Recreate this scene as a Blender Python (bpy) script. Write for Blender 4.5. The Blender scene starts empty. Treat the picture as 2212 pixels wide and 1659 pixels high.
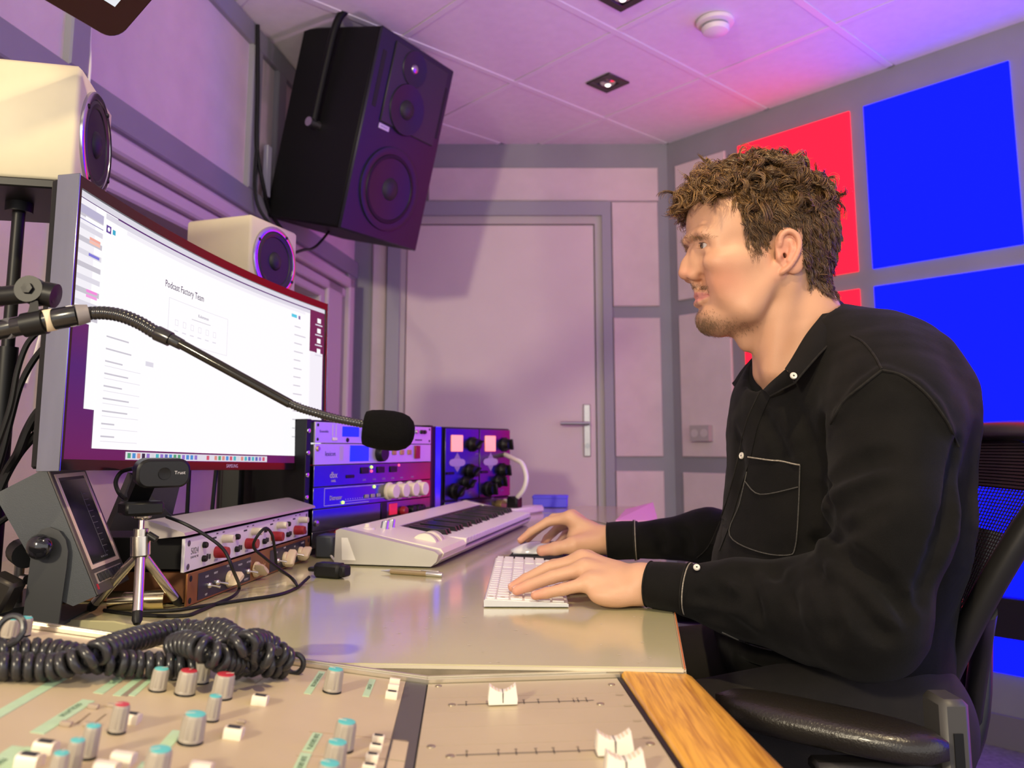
import bpy, bmesh, math, random
import numpy as np
from mathutils import Vector as V, Matrix as MX, Euler

SC = bpy.context.scene
COL = SC.collection
R = math.radians
# ---------------------------------------------------------------- camera
IW, IH, F = 2212., 1659., 1740.
PX, PY, TH, CZ = 1106., 740., R(7.45), .965
cam = bpy.data.objects.new('camera', bpy.data.cameras.new('camera'))
COL.objects.link(cam)
cam.location = (0, 0, CZ)
cam.rotation_euler = (R(90) + TH, 0, 0)
cam.data.sensor_width = 36
cam.data.lens = 36 * F / IW
cam.data.shift_y = (PY - IH / 2) / IW
cam.data.clip_start = .02
cam.data.dof.use_dof = True
cam.data.dof.focus_distance = 1.06
cam.data.dof.aperture_fstop = cam.data.lens / 4.2      # 4.2 mm aperture
SC.camera = cam
# ---------------------------------------------------------------- world, lights, exposure
SC.view_settings.view_transform = 'Standard'
SC.view_settings.look = 'None'
SC.view_settings.gamma = 1
SC.view_settings.use_curve_mapping = False
SC.view_settings.exposure = 0.85
wd = bpy.data.worlds.new('world')
SC.world = wd
wd.use_nodes = True
wd.node_tree.nodes['Background'].inputs[0].default_value = (.47, .45, .45, 1)
wd.node_tree.nodes['Background'].inputs[1].default_value = 1.75

def lamp(name, kind, loc, energy, color, size=.1, target=None, spot=None, blend=.5):
    l = bpy.data.lights.new(name, kind)
    l.energy = energy
    l.color = color
    if kind == 'AREA':
        l.shape = 'DISK'
        l.size = size
    else:
        l.shadow_soft_size = size
    if spot:
        l.spot_size = R(spot)
        l.spot_blend = blend
    o = bpy.data.objects.new(name, l)
    COL.objects.link(o)
    o.location = loc
    if target is not None:
        o.rotation_euler = (V(target) - V(loc)).to_track_quat('-Z', 'Y').to_euler()
    return o

# the lamp behind the camera's left shoulder that throws the hanging speaker's shadow on the door
lamp('standing_lamp_light', 'SPOT', (-1.15, -1.35, 1.80), 112, (1, .86, .60), .10, (.1, 2.4, 1.2), 95, .6)
# ceiling spot over the desk: shadow of the microphone foam falls behind and left of it
lamp('ceiling_spot_light', 'SPOT', (.30, .28, 2.36), 38, (1, .80, .46), .03, (-.05, 1.0, .75), 95, .7)

# added purple fill spot, out of view behind the chair, brightening the ceiling
lamp('added_ceiling_fill', 'SPOT', (1.55, 1.25, .45), 42, (1, .50, .95), .12, (.75, 1.9, 2.42), 84, .8)

# ---------------------------------------------------------------- picking points in space
def ray(px, py):
    a = (px - PX) / F
    v = -(py - PY) / F
    return V((a, math.cos(TH) - v * math.sin(TH), math.sin(TH) + v * math.cos(TH)))
EYE = V((0, 0, CZ))
def P(px, py, d):                      # point at distance d along +Y
    r = ray(px, py)
    return EYE + r * (d / r.y)
def Z(px, py, z):                      # point on a level plane
    r = ray(px, py)
    return EYE + r * ((z - CZ) / r.z)
def HIT(px, py, po, no):
    r = ray(px, py)
    return EYE + r * ((V(po) - EYE).dot(V(no)) / r.dot(V(no)))
DZ = .75                               # desk height
def DK(px, py, h=0):
    return Z(px, py, DZ + h)

# ---------------------------------------------------------------- materials
MATS = {}
def mat(name, col, rough=.5, metal=0, var=.0, vscale=30, bump=0, bscale=200, spec=.5, emit=None, estr=1,
        trans=0, sheen=0, coat=0, sss=0, stretch=None, attr=None, alpha=1):
    if name in MATS:
        return MATS[name]
    m = bpy.data.materials.new(name)
    m.use_nodes = True
    nt = m.node_tree
    b = nt.nodes['Principled BSDF']
    c = (*col, 1)
    b.inputs['Base Color'].default_value = c
    b.inputs['Roughness'].default_value = rough
    b.inputs['Metallic'].default_value = metal
    b.inputs['Specular IOR Level'].default_value = spec
    b.inputs['Transmission Weight'].default_value = trans
    b.inputs['Sheen Weight'].default_value = sheen
    b.inputs['Coat Weight'].default_value = coat
    b.inputs['Coat Roughness'].default_value = .08
    b.inputs['Alpha'].default_value = alpha
    if sss:
        b.inputs['Subsurface Weight'].default_value = sss
        b.inputs['Subsurface Radius'].default_value = (.012, .005, .003)
        b.inputs['Subsurface Scale'].default_value = 1
    if emit is not None:
        b.inputs['Emission Color'].default_value = (*emit, 1)
        b.inputs['Emission Strength'].default_value = estr
    tc = nt.nodes.new('ShaderNodeTexCoord')
    src = tc.outputs['Object']
    if stretch:
        mp = nt.nodes.new('ShaderNodeMapping')
        mp.inputs['Scale'].default_value = stretch
        nt.links.new(src, mp.inputs['Vector'])
        src = mp.outputs[0]
    base = None
    if attr:
        a = nt.nodes.new('ShaderNodeAttribute')
        a.attribute_name = attr
        base = a.outputs['Color']
        nt.links.new(base, b.inputs['Base Color'])
    if var:
        n = nt.nodes.new('ShaderNodeTexNoise')
        n.inputs['Scale'].default_value = vscale
        n.inputs['Detail'].default_value = 5
        nt.links.new(src, n.inputs['Vector'])
        mr = nt.nodes.new('ShaderNodeMapRange')
        mr.inputs['From Min'].default_value = .3
        mr.inputs['From Max'].default_value = .7
        mr.inputs['To Min'].default_value = 1 - var
        mr.inputs['To Max'].default_value = 1 + var
        nt.links.new(n.outputs['Fac'], mr.inputs['Value'])
        mx = nt.nodes.new('ShaderNodeMix')
        mx.data_type = 'RGBA'
        mx.blend_type = 'MULTIPLY'
        mx.inputs['Factor'].default_value = 1
        mx.inputs[6].default_value = c
        if base:
            nt.links.new(base, mx.inputs[6])
        nt.links.new(mr.outputs[0], mx.inputs[7])
        nt.links.new(mx.outputs[2], b.inputs['Base Color'])
    if bump:
        n2 = nt.nodes.new('ShaderNodeTexNoise')
        n2.inputs['Scale'].default_value = bscale
        n2.inputs['Detail'].default_value = 3
        nt.links.new(src, n2.inputs['Vector'])
        bp = nt.nodes.new('ShaderNodeBump')
        bp.inputs['Strength'].default_value = bump
        bp.inputs['Distance'].default_value = .002
        nt.links.new(n2.outputs['Fac'], bp.inputs['Height'])
        nt.links.new(bp.outputs[0], b.inputs['Normal'])
    MATS[name] = m
    return m

def srgb(r, g, b):
    f = lambda c: (c / 255 / 12.92) if c <= 10 else ((c / 255 + .055) / 1.055) ** 2.4
    return (f(r), f(g), f(b))

# ---------------------------------------------------------------- mesh building
def basis(d, up=(0, 0, 1)):
    d = V(d).normalized()
    u = V(up)
    if abs(d.dot(u.normalized())) > .98:
        u = V((0, 1, 0)) if abs(d.y) < .9 else V((1, 0, 0))
    x = u.cross(d).normalized()
    y = d.cross(x).normalized()
    return x, y, d
def frame(o, x, y, z):
    m = MX.Identity(4)
    for i, a in enumerate((x, y, z)):
        a = V(a)
        m[0][i], m[1][i], m[2][i] = a.x, a.y, a.z
    o = V(o)
    m[0][3], m[1][3], m[2][3] = o.x, o.y, o.z
    return m
def T(x=0, y=0, z=0):
    return MX.Translation((x, y, z))
def RZ(a):
    return MX.Rotation(a, 4, 'Z')

class MB:
    def __init__(s):
        s.v, s.f, s.m = [], [], []
    def add(s, vs, fs, mi=0, M=None):
        o = len(s.v)
        for p in vs:
            p = V(p)
            s.v.append(M @ p if M is not None else p)
        for f in fs:
            s.f.append([i + o for i in f])
            s.m.append(mi)
        return s
    def box(s, c, size, M=None, bev=0, mi=0):
        hx, hy, hz = [a / 2 for a in size]
        c = V(c)
        if bev <= 0:
            vs = [c + V((x * hx, y * hy, z * hz)) for x in (-1, 1) for y in (-1, 1) for z in (-1, 1)]
            return s.add(vs, [(0, 1, 3, 2), (4, 6, 7, 5), (0, 4, 5, 1), (2, 3, 7, 6), (0, 2, 6, 4), (1, 5, 7, 3)], mi, M)
        b = min(bev, hx * .98, hy * .98, hz * .98)
        vs, ix = [], {}
        for x in (-1, 1):
            for y in (-1, 1):
                for z in (-1, 1):
                    for k in range(3):
                        p = [x * (hx - b), y * (hy - b), z * (hz - b)]
                        p[k] = (x, y, z)[k] * (hx, hy, hz)[k]
                        ix[(x, y, z, k)] = len(vs)
                        vs.append(c + V(p))
        fs = []
        for k in range(3):
            a1, a2 = (k + 1) % 3, (k + 2) % 3
            for sg in (-1, 1):
                q = []
                for (p1, p2) in ((-1, -1), (1, -1), (1, 1), (-1, 1)):
                    t = [0, 0, 0]
                    t[k], t[a1], t[a2] = sg, p1, p2
                    q.append(ix[(*t, k)])
                fs.append(q if sg > 0 else q[::-1])
            for p1 in (-1, 1):
                for p2 in (-1, 1):
                    t = [0, 0, 0]
                    t[a1], t[a2] = p1, p2
                    lo, hi = list(t), list(t)
                    lo[k], hi[k] = -1, 1
                    q = [ix[(*lo, a1)], ix[(*hi, a1)], ix[(*hi, a2)], ix[(*lo, a2)]]
                    fs.append(q if p1 * p2 < 0 else q[::-1])
        for x in (-1, 1):
            for y in (-1, 1):
                for z in (-1, 1):
                    q = [ix[(x, y, z, k)] for k in range(3)]
                    fs.append(q if x * y * z > 0 else q[::-1])
        return s.add(vs, fs, mi, M)
    def loft(s, rings, mi=0, cap=True, closed=False):
        n = len(rings[0])
        o = len(s.v)
        for r in rings:
            s.v.extend(V(p) for p in r)
        k = len(rings)
        for i in range(k if closed else k - 1):
            i2 = (i + 1) % k
            for j in range(n):
                j2 = (j + 1) % n
                s.f.append([o + i * n + j, o + i * n + j2, o + i2 * n + j2, o + i2 * n + j])
                s.m.append(mi)
        if cap and not closed:
            s.f.append([o + j for j in range(n)][::-1])
            s.f.append([o + (k - 1) * n + j for j in range(n)])
            s.m += [mi, mi]
        return s
    def cyl(s, p0, p1, r0, r1=None, n=16, mi=0, cap=True):
        r1 = r0 if r1 is None else r1
        p0, p1 = V(p0), V(p1)
        x, y, d = basis(p1 - p0)
        mk = lambda p, r: [p + (x * math.cos(2 * math.pi * i / n) + y * math.sin(2 * math.pi * i / n)) * r for i in range(n)]
        return s.loft([mk(p0, r0), mk(p1, r1)], mi, cap)
    def lathe(s, prof, M=None, n=24, mi=0, cap=True):       # prof: (radius, height) along local z
        rings = []
        for r, h in prof:
            ring = [V((r * math.cos(2 * math.pi * i / n), r * math.sin(2 * math.pi * i / n), h)) for i in range(n)]
            rings.append([M @ p for p in ring] if M is not None else ring)
        return s.loft(rings, mi, cap)
    def tube(s, pts, r, n=8, mi=0, cap=True, closed=False, sx=1.):
        pts = [V(p) for p in pts]
        k = len(pts)
        rr = r if isinstance(r, (list, tuple, np.ndarray)) else [r] * k
        rings = []
        pu = None
        for i, p in enumerate(pts):
            if closed:
                d = pts[(i + 1) % k] - pts[i - 1]
            else:
                d = pts[min(i + 1, k - 1)] - pts[max(i - 1, 0)]
            d = d.normalized() if d.length > 1e-9 else V((0, 0, 1))
            if pu is None:
                x, y, _ = basis(d)
            else:
                x = pu - d * pu.dot(d)
                x = x.normalized() if x.length > 1e-6 else basis(d)[0]
                y = d.cross(x)
            pu = x
            rings.append([p + (x * math.cos(2 * math.pi * j / n) * sx + y * math.sin(2 * math.pi * j / n)) * rr[i] for j in range(n)])
        return s.loft(rings, mi, cap, closed)
    def prism(s, poly, z0, z1, M=None, mi=0, bev=0):
        n = len(poly)
        ar = sum(poly[i][0] * poly[(i + 1) % n][1] - poly[(i + 1) % n][0] * poly[i][1] for i in range(n))
        if ar < 0:
            poly = poly[::-1]
        if bev:
            cx = sum(p[0] for p in poly) / n
            cy = sum(p[1] for p in poly) / n
            def ins(p):
                d = V((cx - p[0], cy - p[1]))
                d = d.normalized() * bev * 1.2
                return (p[0] + d.x, p[1] + d.y)
            inn = [ins(p) for p in poly]
            lv = [(inn, z0), (poly, z0 + bev), (poly, z1 - bev), (inn, z1)]
        else:
            lv = [(poly, z0), (poly, z1)]
        rings = [[(M @ V((x, y, z)) if M is not None else V((x, y, z))) for x, y in q] for q, z in lv]
        return s.loft(rings, mi)
    def sphere(s, c, r, n=16, k=10, M=None, mi=0):
        r = (r, r, r) if not isinstance(r, (tuple, list)) else r
        c = V(c)
        vs = [c + V((0, 0, -r[2]))]
        for i in range(1, k):
            t = -math.pi / 2 + math.pi * i / k
            for j in range(n):
                a = 2 * math.pi * j / n
                vs.append(c + V((r[0] * math.cos(t) * math.cos(a), r[1] * math.cos(t) * math.sin(a), r[2] * math.sin(t))))
        vs.append(c + V((0, 0, r[2])))
        fs = []
        for j in range(n):
            fs.append((0, 1 + (j + 1) % n, 1 + j))
            for i in range(k - 2):
                a, b = 1 + i * n + j, 1 + i * n + (j + 1) % n
                fs.append((a, b, b + n, a + n))
            fs.append((1 + (k - 2) * n + j, 1 + (k - 2) * n + (j + 1) % n, len(vs) - 1))
        return s.add(vs, fs, mi, M)
    def quad(s, a, b, c, d, mi=0):
        return s.add([a, b, c, d], [(0, 1, 2, 3)], mi)
    def grid(s, pts, mi=0, flip=False):                     # rows of points -> quads
        n = len(pts[0])
        o = len(s.v)
        for r in pts:
            s.v.extend(V(p) for p in r)
        for i in range(len(pts) - 1):
            for j in range(n - 1):
                q = [o + i * n + j, o + i * n + j + 1, o + (i + 1) * n + j + 1, o + (i + 1) * n + j]
                s.f.append(q[::-1] if flip else q)
                s.m.append(mi)
        return s

INV = {}
def mesh_of(name, mb, mats, Minv=None, smooth=40):
    me = bpy.data.meshes.new(name)
    vs = [(Minv @ p) for p in mb.v] if Minv is not None else mb.v
    me.from_pydata([tuple(p) for p in vs], [], mb.f)
    for m in (mats if isinstance(mats, (list, tuple)) else [mats]):
        me.materials.append(m)
    if any(mb.m):
        me.polygons.foreach_set('material_index', mb.m)
    if smooth:
        me.polygons.foreach_set('use_smooth', [True] * len(me.polygons))
        me.set_sharp_from_angle(angle=R(smooth))
    me.update()
    return me
def tag(o, label=None, cat=None, group=None, kind=None):
    for k, v in (('label', label), ('category', cat), ('group', group), ('kind', kind)):
        if v:
            o[k] = v
    return o
def thing(name, label, cat, loc=(0, 0, 0), rotz=0, group=None, M=None):
    o = bpy.data.objects.new(name, None)
    o.empty_display_size = .03
    COL.objects.link(o)
    m = M if M is not None else (MX.Translation(loc) @ RZ(rotz))
    o.matrix_world = m
    INV[o] = m.inverted()
    return tag(o, label, cat, group)
def obj(name, mb, mats, parent=None, local=False, smooth=40, label=None):
    Mi = None
    if parent is not None and not local:
        Mi = INV[parent]
    me = mesh_of(name, mb, mats, Mi, smooth)
    o = bpy.data.objects.new(name, me)
    COL.objects.link(o)
    if parent is not None:
        o.parent = parent
        INV[o] = INV[parent]
    else:
        INV[o] = MX.Identity(4)
    if label:
        o['label'] = label
    return o
def inst(name, me, parent, Mw):
    o = bpy.data.objects.new(name, me)
    COL.objects.link(o)
    o.parent = parent
    o.matrix_local = INV[parent] @ Mw if parent is not None else Mw
    INV[o] = Mw.inverted()
    return o
def one(name, mb, mats, label, cat, loc, group=None, smooth=40):   # a thing that is a single mesh, origin at its base
    Mi = MX.Translation(-V(loc))
    me = mesh_of(name, mb, mats, Mi, smooth)
    o = bpy.data.objects.new(name, me)
    COL.objects.link(o)
    o.location = loc
    INV[o] = Mi
    return tag(o, label, cat, group)
def struct(name, mb, mats, smooth=40):
    o = obj(name, mb, mats, None, smooth=smooth)
    o['kind'] = 'structure'
    return o
def text_mb(txt, size, M, mi=0, depth=.0003, sx=1., align='CENTER'):
    c = bpy.data.curves.new('lettering', 'FONT')
    c.body = txt
    c.size = size
    c.align_x = align
    c.align_y = 'CENTER'
    c.extrude = depth
    c.resolution_u = 2
    o = bpy.data.objects.new('lettering', c)
    COL.objects.link(o)
    dg = bpy.context.evaluated_depsgraph_get()
    me = bpy.data.meshes.new_from_object(o.evaluated_get(dg))
    mb = MB()
    mb.add([V((p.co.x * sx, p.co.y, p.co.z)) for p in me.vertices], [list(p.vertices) for p in me.polygons], mi, M)
    bpy.data.objects.remove(o)
    bpy.data.meshes.remove(me)
    bpy.data.curves.remove(c)
    return mb
def merge(*mbs):
    o = MB()
    for b in mbs:
        k = len(o.v)
        o.v += b.v
        o.f += [[i + k for i in f] for f in b.f]
        o.m += b.m
    return o
def spline(pts, n=8, closed=False):                        # Catmull-Rom through points
    pts = [V(p) for p in pts]
    out = []
    k = len(pts)
    for i in range(k if closed else k - 1):
        if closed:
            p0, p1, p2, p3 = pts[i - 1], pts[i], pts[(i + 1) % k], pts[(i + 2) % k]
        else:
            p0, p1, p2, p3 = pts[max(i - 1, 0)], pts[i], pts[i + 1], pts[min(i + 2, k - 1)]
        for j in range(n):
            t = j / n
            out.append(.5 * ((2 * p1) + (p2 - p0) * t + (2 * p0 - 5 * p1 + 4 * p2 - p3) * t * t + (3 * p1 - p0 - 3 * p2 + p3) * t ** 3))
    if not closed:
        out.append(pts[-1])
    return out

# common materials
BLACK = mat('black_plastic', (.006, .006, .0065), .42, spec=.3)
BLACKM = mat('black_matte', (.008, .008, .009), .8)
RUBBER = mat('black_rubber', (.007, .007, .0075), .5, spec=.3)
CHROME = mat('chrome', (.75, .73, .70), .18, 1)
ALU = mat('brushed_aluminium', (.62, .60, .58), .33, 1, var=.06, vscale=60)
STEEL = mat('steel', (.5, .5, .5), .3, 1)
WHITE = mat('white_plastic', (.80, .77, .70), .4)
INK = mat('dark_ink', (.03, .03, .035), .7)
LIGHTINK = mat('pale_ink', (.62, .60, .62), .7)
# ================================================================ the room
CEIL = 2.42
BETA = R(41.8)
CORN = Z(1440, 312, CEIL)                       # corner between door wall and panel wall
BWY = CORN.y
uR = V((math.sin(BETA), -math.cos(BETA), 0))    # along the panel wall towards the camera
nR = V((-math.cos(BETA), -math.sin(BETA), 0))   # into the room
LC = P(762, 700, BWY)
LC.z = 0
AL = R(8)
uL = V((-math.sin(AL), -math.cos(AL), 0))
nL = V((math.cos(AL), -math.sin(AL), 0))
C0 = V((CORN.x, CORN.y, 0))
RW = lambda s, z, d=0: C0 + uR * s + nR * d + V((0, 0, z))
BW = lambda x, z, d=0: V((x, BWY - d, z))
LW = lambda s, z, d=0: LC + uL * s + nL * d + V((0, 0, z))

PANEL = mat('wall_fabric_panel', (.66, .56, .55), .9, var=.05, vscale=9, bump=.25, bscale=500)
BATTEN = mat('grey_wall_batten', (.27, .27, .29), .55, var=.05, vscale=6)
TILE = mat('ceiling_tile_white', (.78, .75, .74), .9, var=.03, vscale=25, bump=.3, bscale=300)
TBAR = mat('ceiling_grid_white', (.80, .78, .77), .45)
CARPET = mat('carpet_grey', (.16, .15, .15), .95, var=.25, vscale=60, bump=.5, bscale=400)
DOORM = mat('door_paint', (.70, .60, .56), .45, var=.03, vscale=4)
FRAMEM = mat('door_frame_paint', (.31, .31, .34), .45)
SILL = mat('window_moulding_paint', (.60, .52, .52), .5)
GLASSD = mat('dark_window_glass', (.02, .018, .02), .08, spec=.6)
BLUEP = mat('blue_light_panel', (.003, .004, .06), .6, emit=(.0014, .0032, 1.0), estr=2.3, spec=0)
REDP = mat('red_light_panel', (.10, .006, .012), .6, emit=(1.0, .0085, .027), estr=1.35, spec=0)

def slab(fn, s0, s1, z0, z1, d0, d1, mb=None, mi=0):
    mb = mb or MB()
    vs = [fn(s, z, d) for s in (s0, s1) for z in (z0, z1) for d in (d0, d1)]
    return mb.add(vs, [(0, 1, 3, 2), (4, 6, 7, 5), (0, 4, 5, 1), (2, 3, 7, 6), (0, 2, 6, 4), (1, 5, 7, 3)], mi)

# floor
fl = MB().box((0, 1.2, -.05), (7, 7, .1))
struct('floor', fl, CARPET)
# ceiling slab, hanging grid and tiles
cl = MB().box((0, 1.2, CEIL + .09), (7, 7, .1))
ceiling = struct('ceiling', cl, TILE)
CG = Z(1330, 70, CEIL)                          # a crossing of the grid seen in the photo
gA, gB = V((math.cos(BETA), math.sin(BETA), 0)), V((-math.sin(BETA), math.cos(BETA), 0))
TS = .535
tile_me = mesh_of('ceiling_tile', MB().box((TS / 2, TS / 2, .01), (TS - .022, TS - .022, .02), bev=.004), TILE)
def inroom(p, m=.25):
    return p.y < BWY + m and (p - C0).dot(nR) > -m and (p - LC).dot(nL) > -m and p.y > -1.4
for i in range(-7, 7):
    for j in range(-8, 6):
        c = CG + gA * TS * (i + .5) + gB * TS * (j + .5)
        if inroom(c):
            inst('ceiling_tile', tile_me, ceiling, frame(CG + gA * TS * i + gB * TS * j + V((0, 0, .002)), gA, gB, (0, 0, 1)))
def clip_run(o, d, lo, hi):
    ts = [t for t in np.arange(lo, hi, .02) if inroom(o + d * t, .0)]
    return (min(ts), max(ts)) if ts else None
for k in range(-8, 8):
    for d, o in ((gA, CG + gB * TS * k), (gB, CG + gA * TS * k)):
        r = clip_run(o, d, -5, 5)
        if r:
            w = .012
            n = V((-d.y, d.x, 0))
            a, b = o + d * r[0], o + d * r[1]
            g = MB()
            g.add([a - n * w, a + n * w, b + n * w, b - n * w, a - n * w + V((0, 0, .03)), a + n * w + V((0, 0, .03)), b + n * w + V((0, 0, .03)), b - n * w + V((0, 0, .03))],
                  [(0, 1, 2, 3), (4, 7, 6, 5), (0, 4, 5, 1), (1, 5, 6, 2), (2, 6, 7, 3), (3, 7, 4, 0)])
            obj('grid_runner', MB().add([p + V((0, 0, -.001 if d is gA else 0)) for p in g.v], g.f), TBAR, ceiling, smooth=0)
# ---- wall with the door
wb = slab(BW, LC.x - .02, CORN.x + .02, 0, CEIL + .1, -.12, 0)
wall_back = struct('wall_back', wb, BATTEN, smooth=0)
def pan(wall, fn, s0, s1, z0, z1, d0, d1, m, name='panel', bev=.004):
    mb = MB()
    c = [(s0, z0), (s1, z0), (s1, z1), (s0, z1)]
    i = [(s0 + bev, z0 + bev), (s1 - bev, z0 + bev), (s1 - bev, z1 - bev), (s0 + bev, z1 - bev)]
    vs = [fn(s, z, d0) for s, z in c] + [fn(s, z, d1 - bev) for s, z in c] + [fn(s, z, d1) for s, z in i]
    fs = [(8, 9, 10, 11), (3, 2, 1, 0)]
    for k in range(4):
        k2 = (k + 1) % 4
        fs += [(k, k2, k2 + 4, k + 4), (k + 4, k2 + 4, k2 + 8, k + 8)]
    mb.add(vs, fs)
    return obj(name, mb, m, wall, smooth=0)
pan(wall_back, BW, -.40, .70, 2.135, 2.30, -.01, .012, PANEL)
for z0, z1 in ((1.625, 2.13), (.925, 1.57), (.10, .86)):
    pan(wall_back, BW, .475, .695, z0, z1, -.01, .012, PANEL)
pan(wall_back, BW, -.658, -.592, .1, 2.3, -.01, .012, PANEL)
# door with frame, leaf, lever handle
d1 = struct('door_1', MB(), DOORM)
f = MB()
for s0, s1, z0, z1 in ((-.585, -.525, 0, 2.058), (.425, .468, 0, 2.058), (-.585, .468, 2.058, 2.125)):
    slab(BW, s0, s1, z0, z1, 0, .035, f)
obj('door_frame', f, FRAMEM, d1, smooth=0)
f = MB()
for s0, s1, z0, z1 in ((-.525, -.50, 0, 2.02), (.392, .425, 0, 2.02), (-.525, .425, 2.02, 2.058)):
    slab(BW, s0, s1, z0, z1, 0, .018, f)
obj('door_rebate', f, mat('door_rebate_paint', (.50, .46, .42), .5), d1, smooth=0)
pan(d1, BW, -.497, .388, .01, 2.016, 0, .012, DOORM, 'door_leaf')
hp = pan(d1, BW, .328, .362, .925, 1.165, .01, .020, ALU, 'handle_plate')
h = MB().cyl(BW(.345, 1.076, .015), BW(.345, 1.076, .06), .009, n=12)
h.cyl(BW(.352, 1.076, .058), BW(.22, 1.076, .058), .0085, n=12)
obj('handle', h, STEEL, d1)
h = MB().cyl(BW(.345, .975, .018), BW(.345, .975, .026), .012, n=14)
obj('lock_cylinder', h, STEEL, d1)
# ---- wall with the glowing panels
wr = slab(RW, -.02, 4.4, 0, CEIL + .1, -.12, 0)
wall_right = struct('wall_right', wr, BATTEN, smooth=0)
ROWS = ((1.645, 2.295), (.925, 1.575), (.232, .855))
for z0, z1 in ROWS:
    pan(wall_right, RW, .05, .325, z0, z1, -.01, .012, PANEL)
for ci, m in enumerate((REDP, BLUEP, BLUEP, REDP, BLUEP, BLUEP)):
    s0 = .392 + ci * .566
    for ri, (z0, z1) in enumerate(ROWS):
        o = pan(wall_right, RW, s0, s0 + .508, z0, z1, -.01, .014, m, 'light_panel', .006)
        o['label'] = 'glowing red fabric panel' if m is REDP else 'glowing blue fabric panel'
slab_b = slab(RW, .0, 4.3, .0, .10, 0, .02)
b = struct('baseboard_right', slab_b, mat('baseboard_grey', (.20, .19, .20), .5), smooth=0)
b = struct('baseboard_back', slab(BW, .475, .70, 0, .10, 0, .02), MATS['baseboard_grey'], smooth=0)
# light switch box
sk = thing('wall_socket', 'small grey double socket box on the panelled wall beside the door', 'socket', RW(.18, 1.0, .012))
p = HIT(1525, 936, C0, nR)
s_, z_ = (p - C0).dot(uR), p.z
obj('box', slab(RW, s_ - .055, s_ + .045, z_ - .035, z_ + .035, .012, .045), mat('socket_grey', (.42, .38, .36), .5), sk, smooth=0)
for k in (-.03, .02):
    mb = MB().cyl(RW(s_ + k, z_, .045), RW(s_ + k, z_, .047), .018, n=16)
    obj('outlet', mb, mat('socket_cream', (.55, .5, .47), .5), sk)
# ---- left wall with the control-room window
WS0, WS1, WZ0, WZ1 = .44, 1.86, .98, 1.60
wl = MB()
for a in ((-.02, WS0, 0, CEIL + .1), (WS1, 5.2, 0, CEIL + .1), (WS0, WS1, 0, WZ0), (WS0, WS1, WZ1, CEIL + .1)):
    slab(LW, *a, -.25, 0, wl)
wall_left = struct('wall_left', wl, PANEL, smooth=0)
for s0, s1, z0, z1 in ((-.0, 5.0, 2.345, 2.418), (-.0, 5.0, 1.755, 1.835), (1.95, 2.015, 1.0, 1.755), (1.95, 2.015, 1.835, 2.345), (.03, .12, .1, 1.755), (.86, .93, 1.835, 2.345), (1.06, 1.13, 1.835, 2.345)):
    pan(wall_left, LW, s0, s1, z0, z1, -.01, .02, BATTEN, 'batten')
w1 = struct('window_1', MB(), SILL)
for n_, (s0, s1, z0, z1, d0, d1_) in enumerate(((WS0 - .30, WS1 + .05, WZ1 + .075, WZ1 + .12, 0, .055), (WS0 - .24, WS1 + .05, WZ1 + .03, WZ1 + .07, 0, .035), (WS0 - .03, WS1, WZ1 - .01, WZ1 + .025, -.1, .02),
        (WS0 - .30, WS0 - .24, WZ0 - .1, WZ1 + .12, 0, .055), (WS0 - .2, WS0 - .03, WZ0 - .1, WZ1 + .07, 0, .035), (WS0 - .03, WS0 + .02, WZ0, WZ1, -.1, .02), (WS0, WS1, WZ0 - .05, WZ0, -.1, .06))):
    pan(w1, LW, s0, s1, z0, z1, d0, d1_, SILL, 'window_moulding', .006)
obj('glass_pane', slab(LW, WS0, WS1, WZ0, WZ1, -.14, -.13), GLASSD, w1, smooth=0)
# ceiling fittings
def ceil_at(px, py):
    return Z(px, py, CEIL)
p = ceil_at(1545, 45)
sd = thing('smoke_detector', 'round white smoke detector on the ceiling tile', 'smoke detector', p)
Mf = frame(p, (1, 0, 0), (0, -1, 0), (0, 0, -1))
obj('base', MB().lathe([(.0, .0), (.062, .0), (.064, .006), (.062, .014), (.05, .018), (.0, .018)], Mf, 36), WHITE, sd)
obj('vent_ring', MB().lathe([(.0, .018), (.044, .018), (.043, .026), (.0, .026)], Mf, 36), mat('vent_grey', (.25, .25, .27), .6), sd)
obj('dome', MB().lathe([(.0, .026), (.047, .026), (.047, .034), (.042, .042), (.02, .049), (0, .05)], Mf, 36), WHITE, sd)
def downlight(px, py, label):
    p = ceil_at(px, py)
    t = thing('ceiling_spotlight', label, 'spotlight', p, group='square ceiling spots')
    Mf = frame(p + V((0, 0, .0)), gA, -gB, (0, 0, -1))
    h = .062
    m = MB()
    for sx, sy, wx, wy in ((0, 1, 2 * h, .03), (0, -1, 2 * h, .03), (1, 0, .03, 2 * h - .06), (-1, 0, .03, 2 * h - .06)):
        m.box((sx * (h - .015), sy * (h - .015), .003), (wx, wy, .008), Mf, bev=.002)
    obj('trim_plate', m, mat('dark_bronze', (.07, .06, .055), .4, .6), t)
    obj('housing', MB().lathe([(.055, .001), (.045, .002)], Mf, 24), BLACKM, t)
    g = MB().lathe([(.0, .012), (.012, .012), (.026, .008), (.033, .002), (.0, .0015)], Mf, 24)
    obj('lamp_reflector', g, CHROME, t)
    g = MB().lathe([(.0, .018), (.009, .016), (.012, .012), (.0, .0118)], Mf, 16)
    obj('bulb', g, mat('bulb_glow', (.8, .8, .8), .3, emit=(1, .92, .8), estr=1.2), t)
downlight(1313, 178, 'dark square recessed ceiling spot above the door wall')
downlight(1345, -8, 'recessed ceiling spot at the top edge of the picture')
downlight(940, -330, 'recessed ceiling spot above the mixing console')
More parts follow.
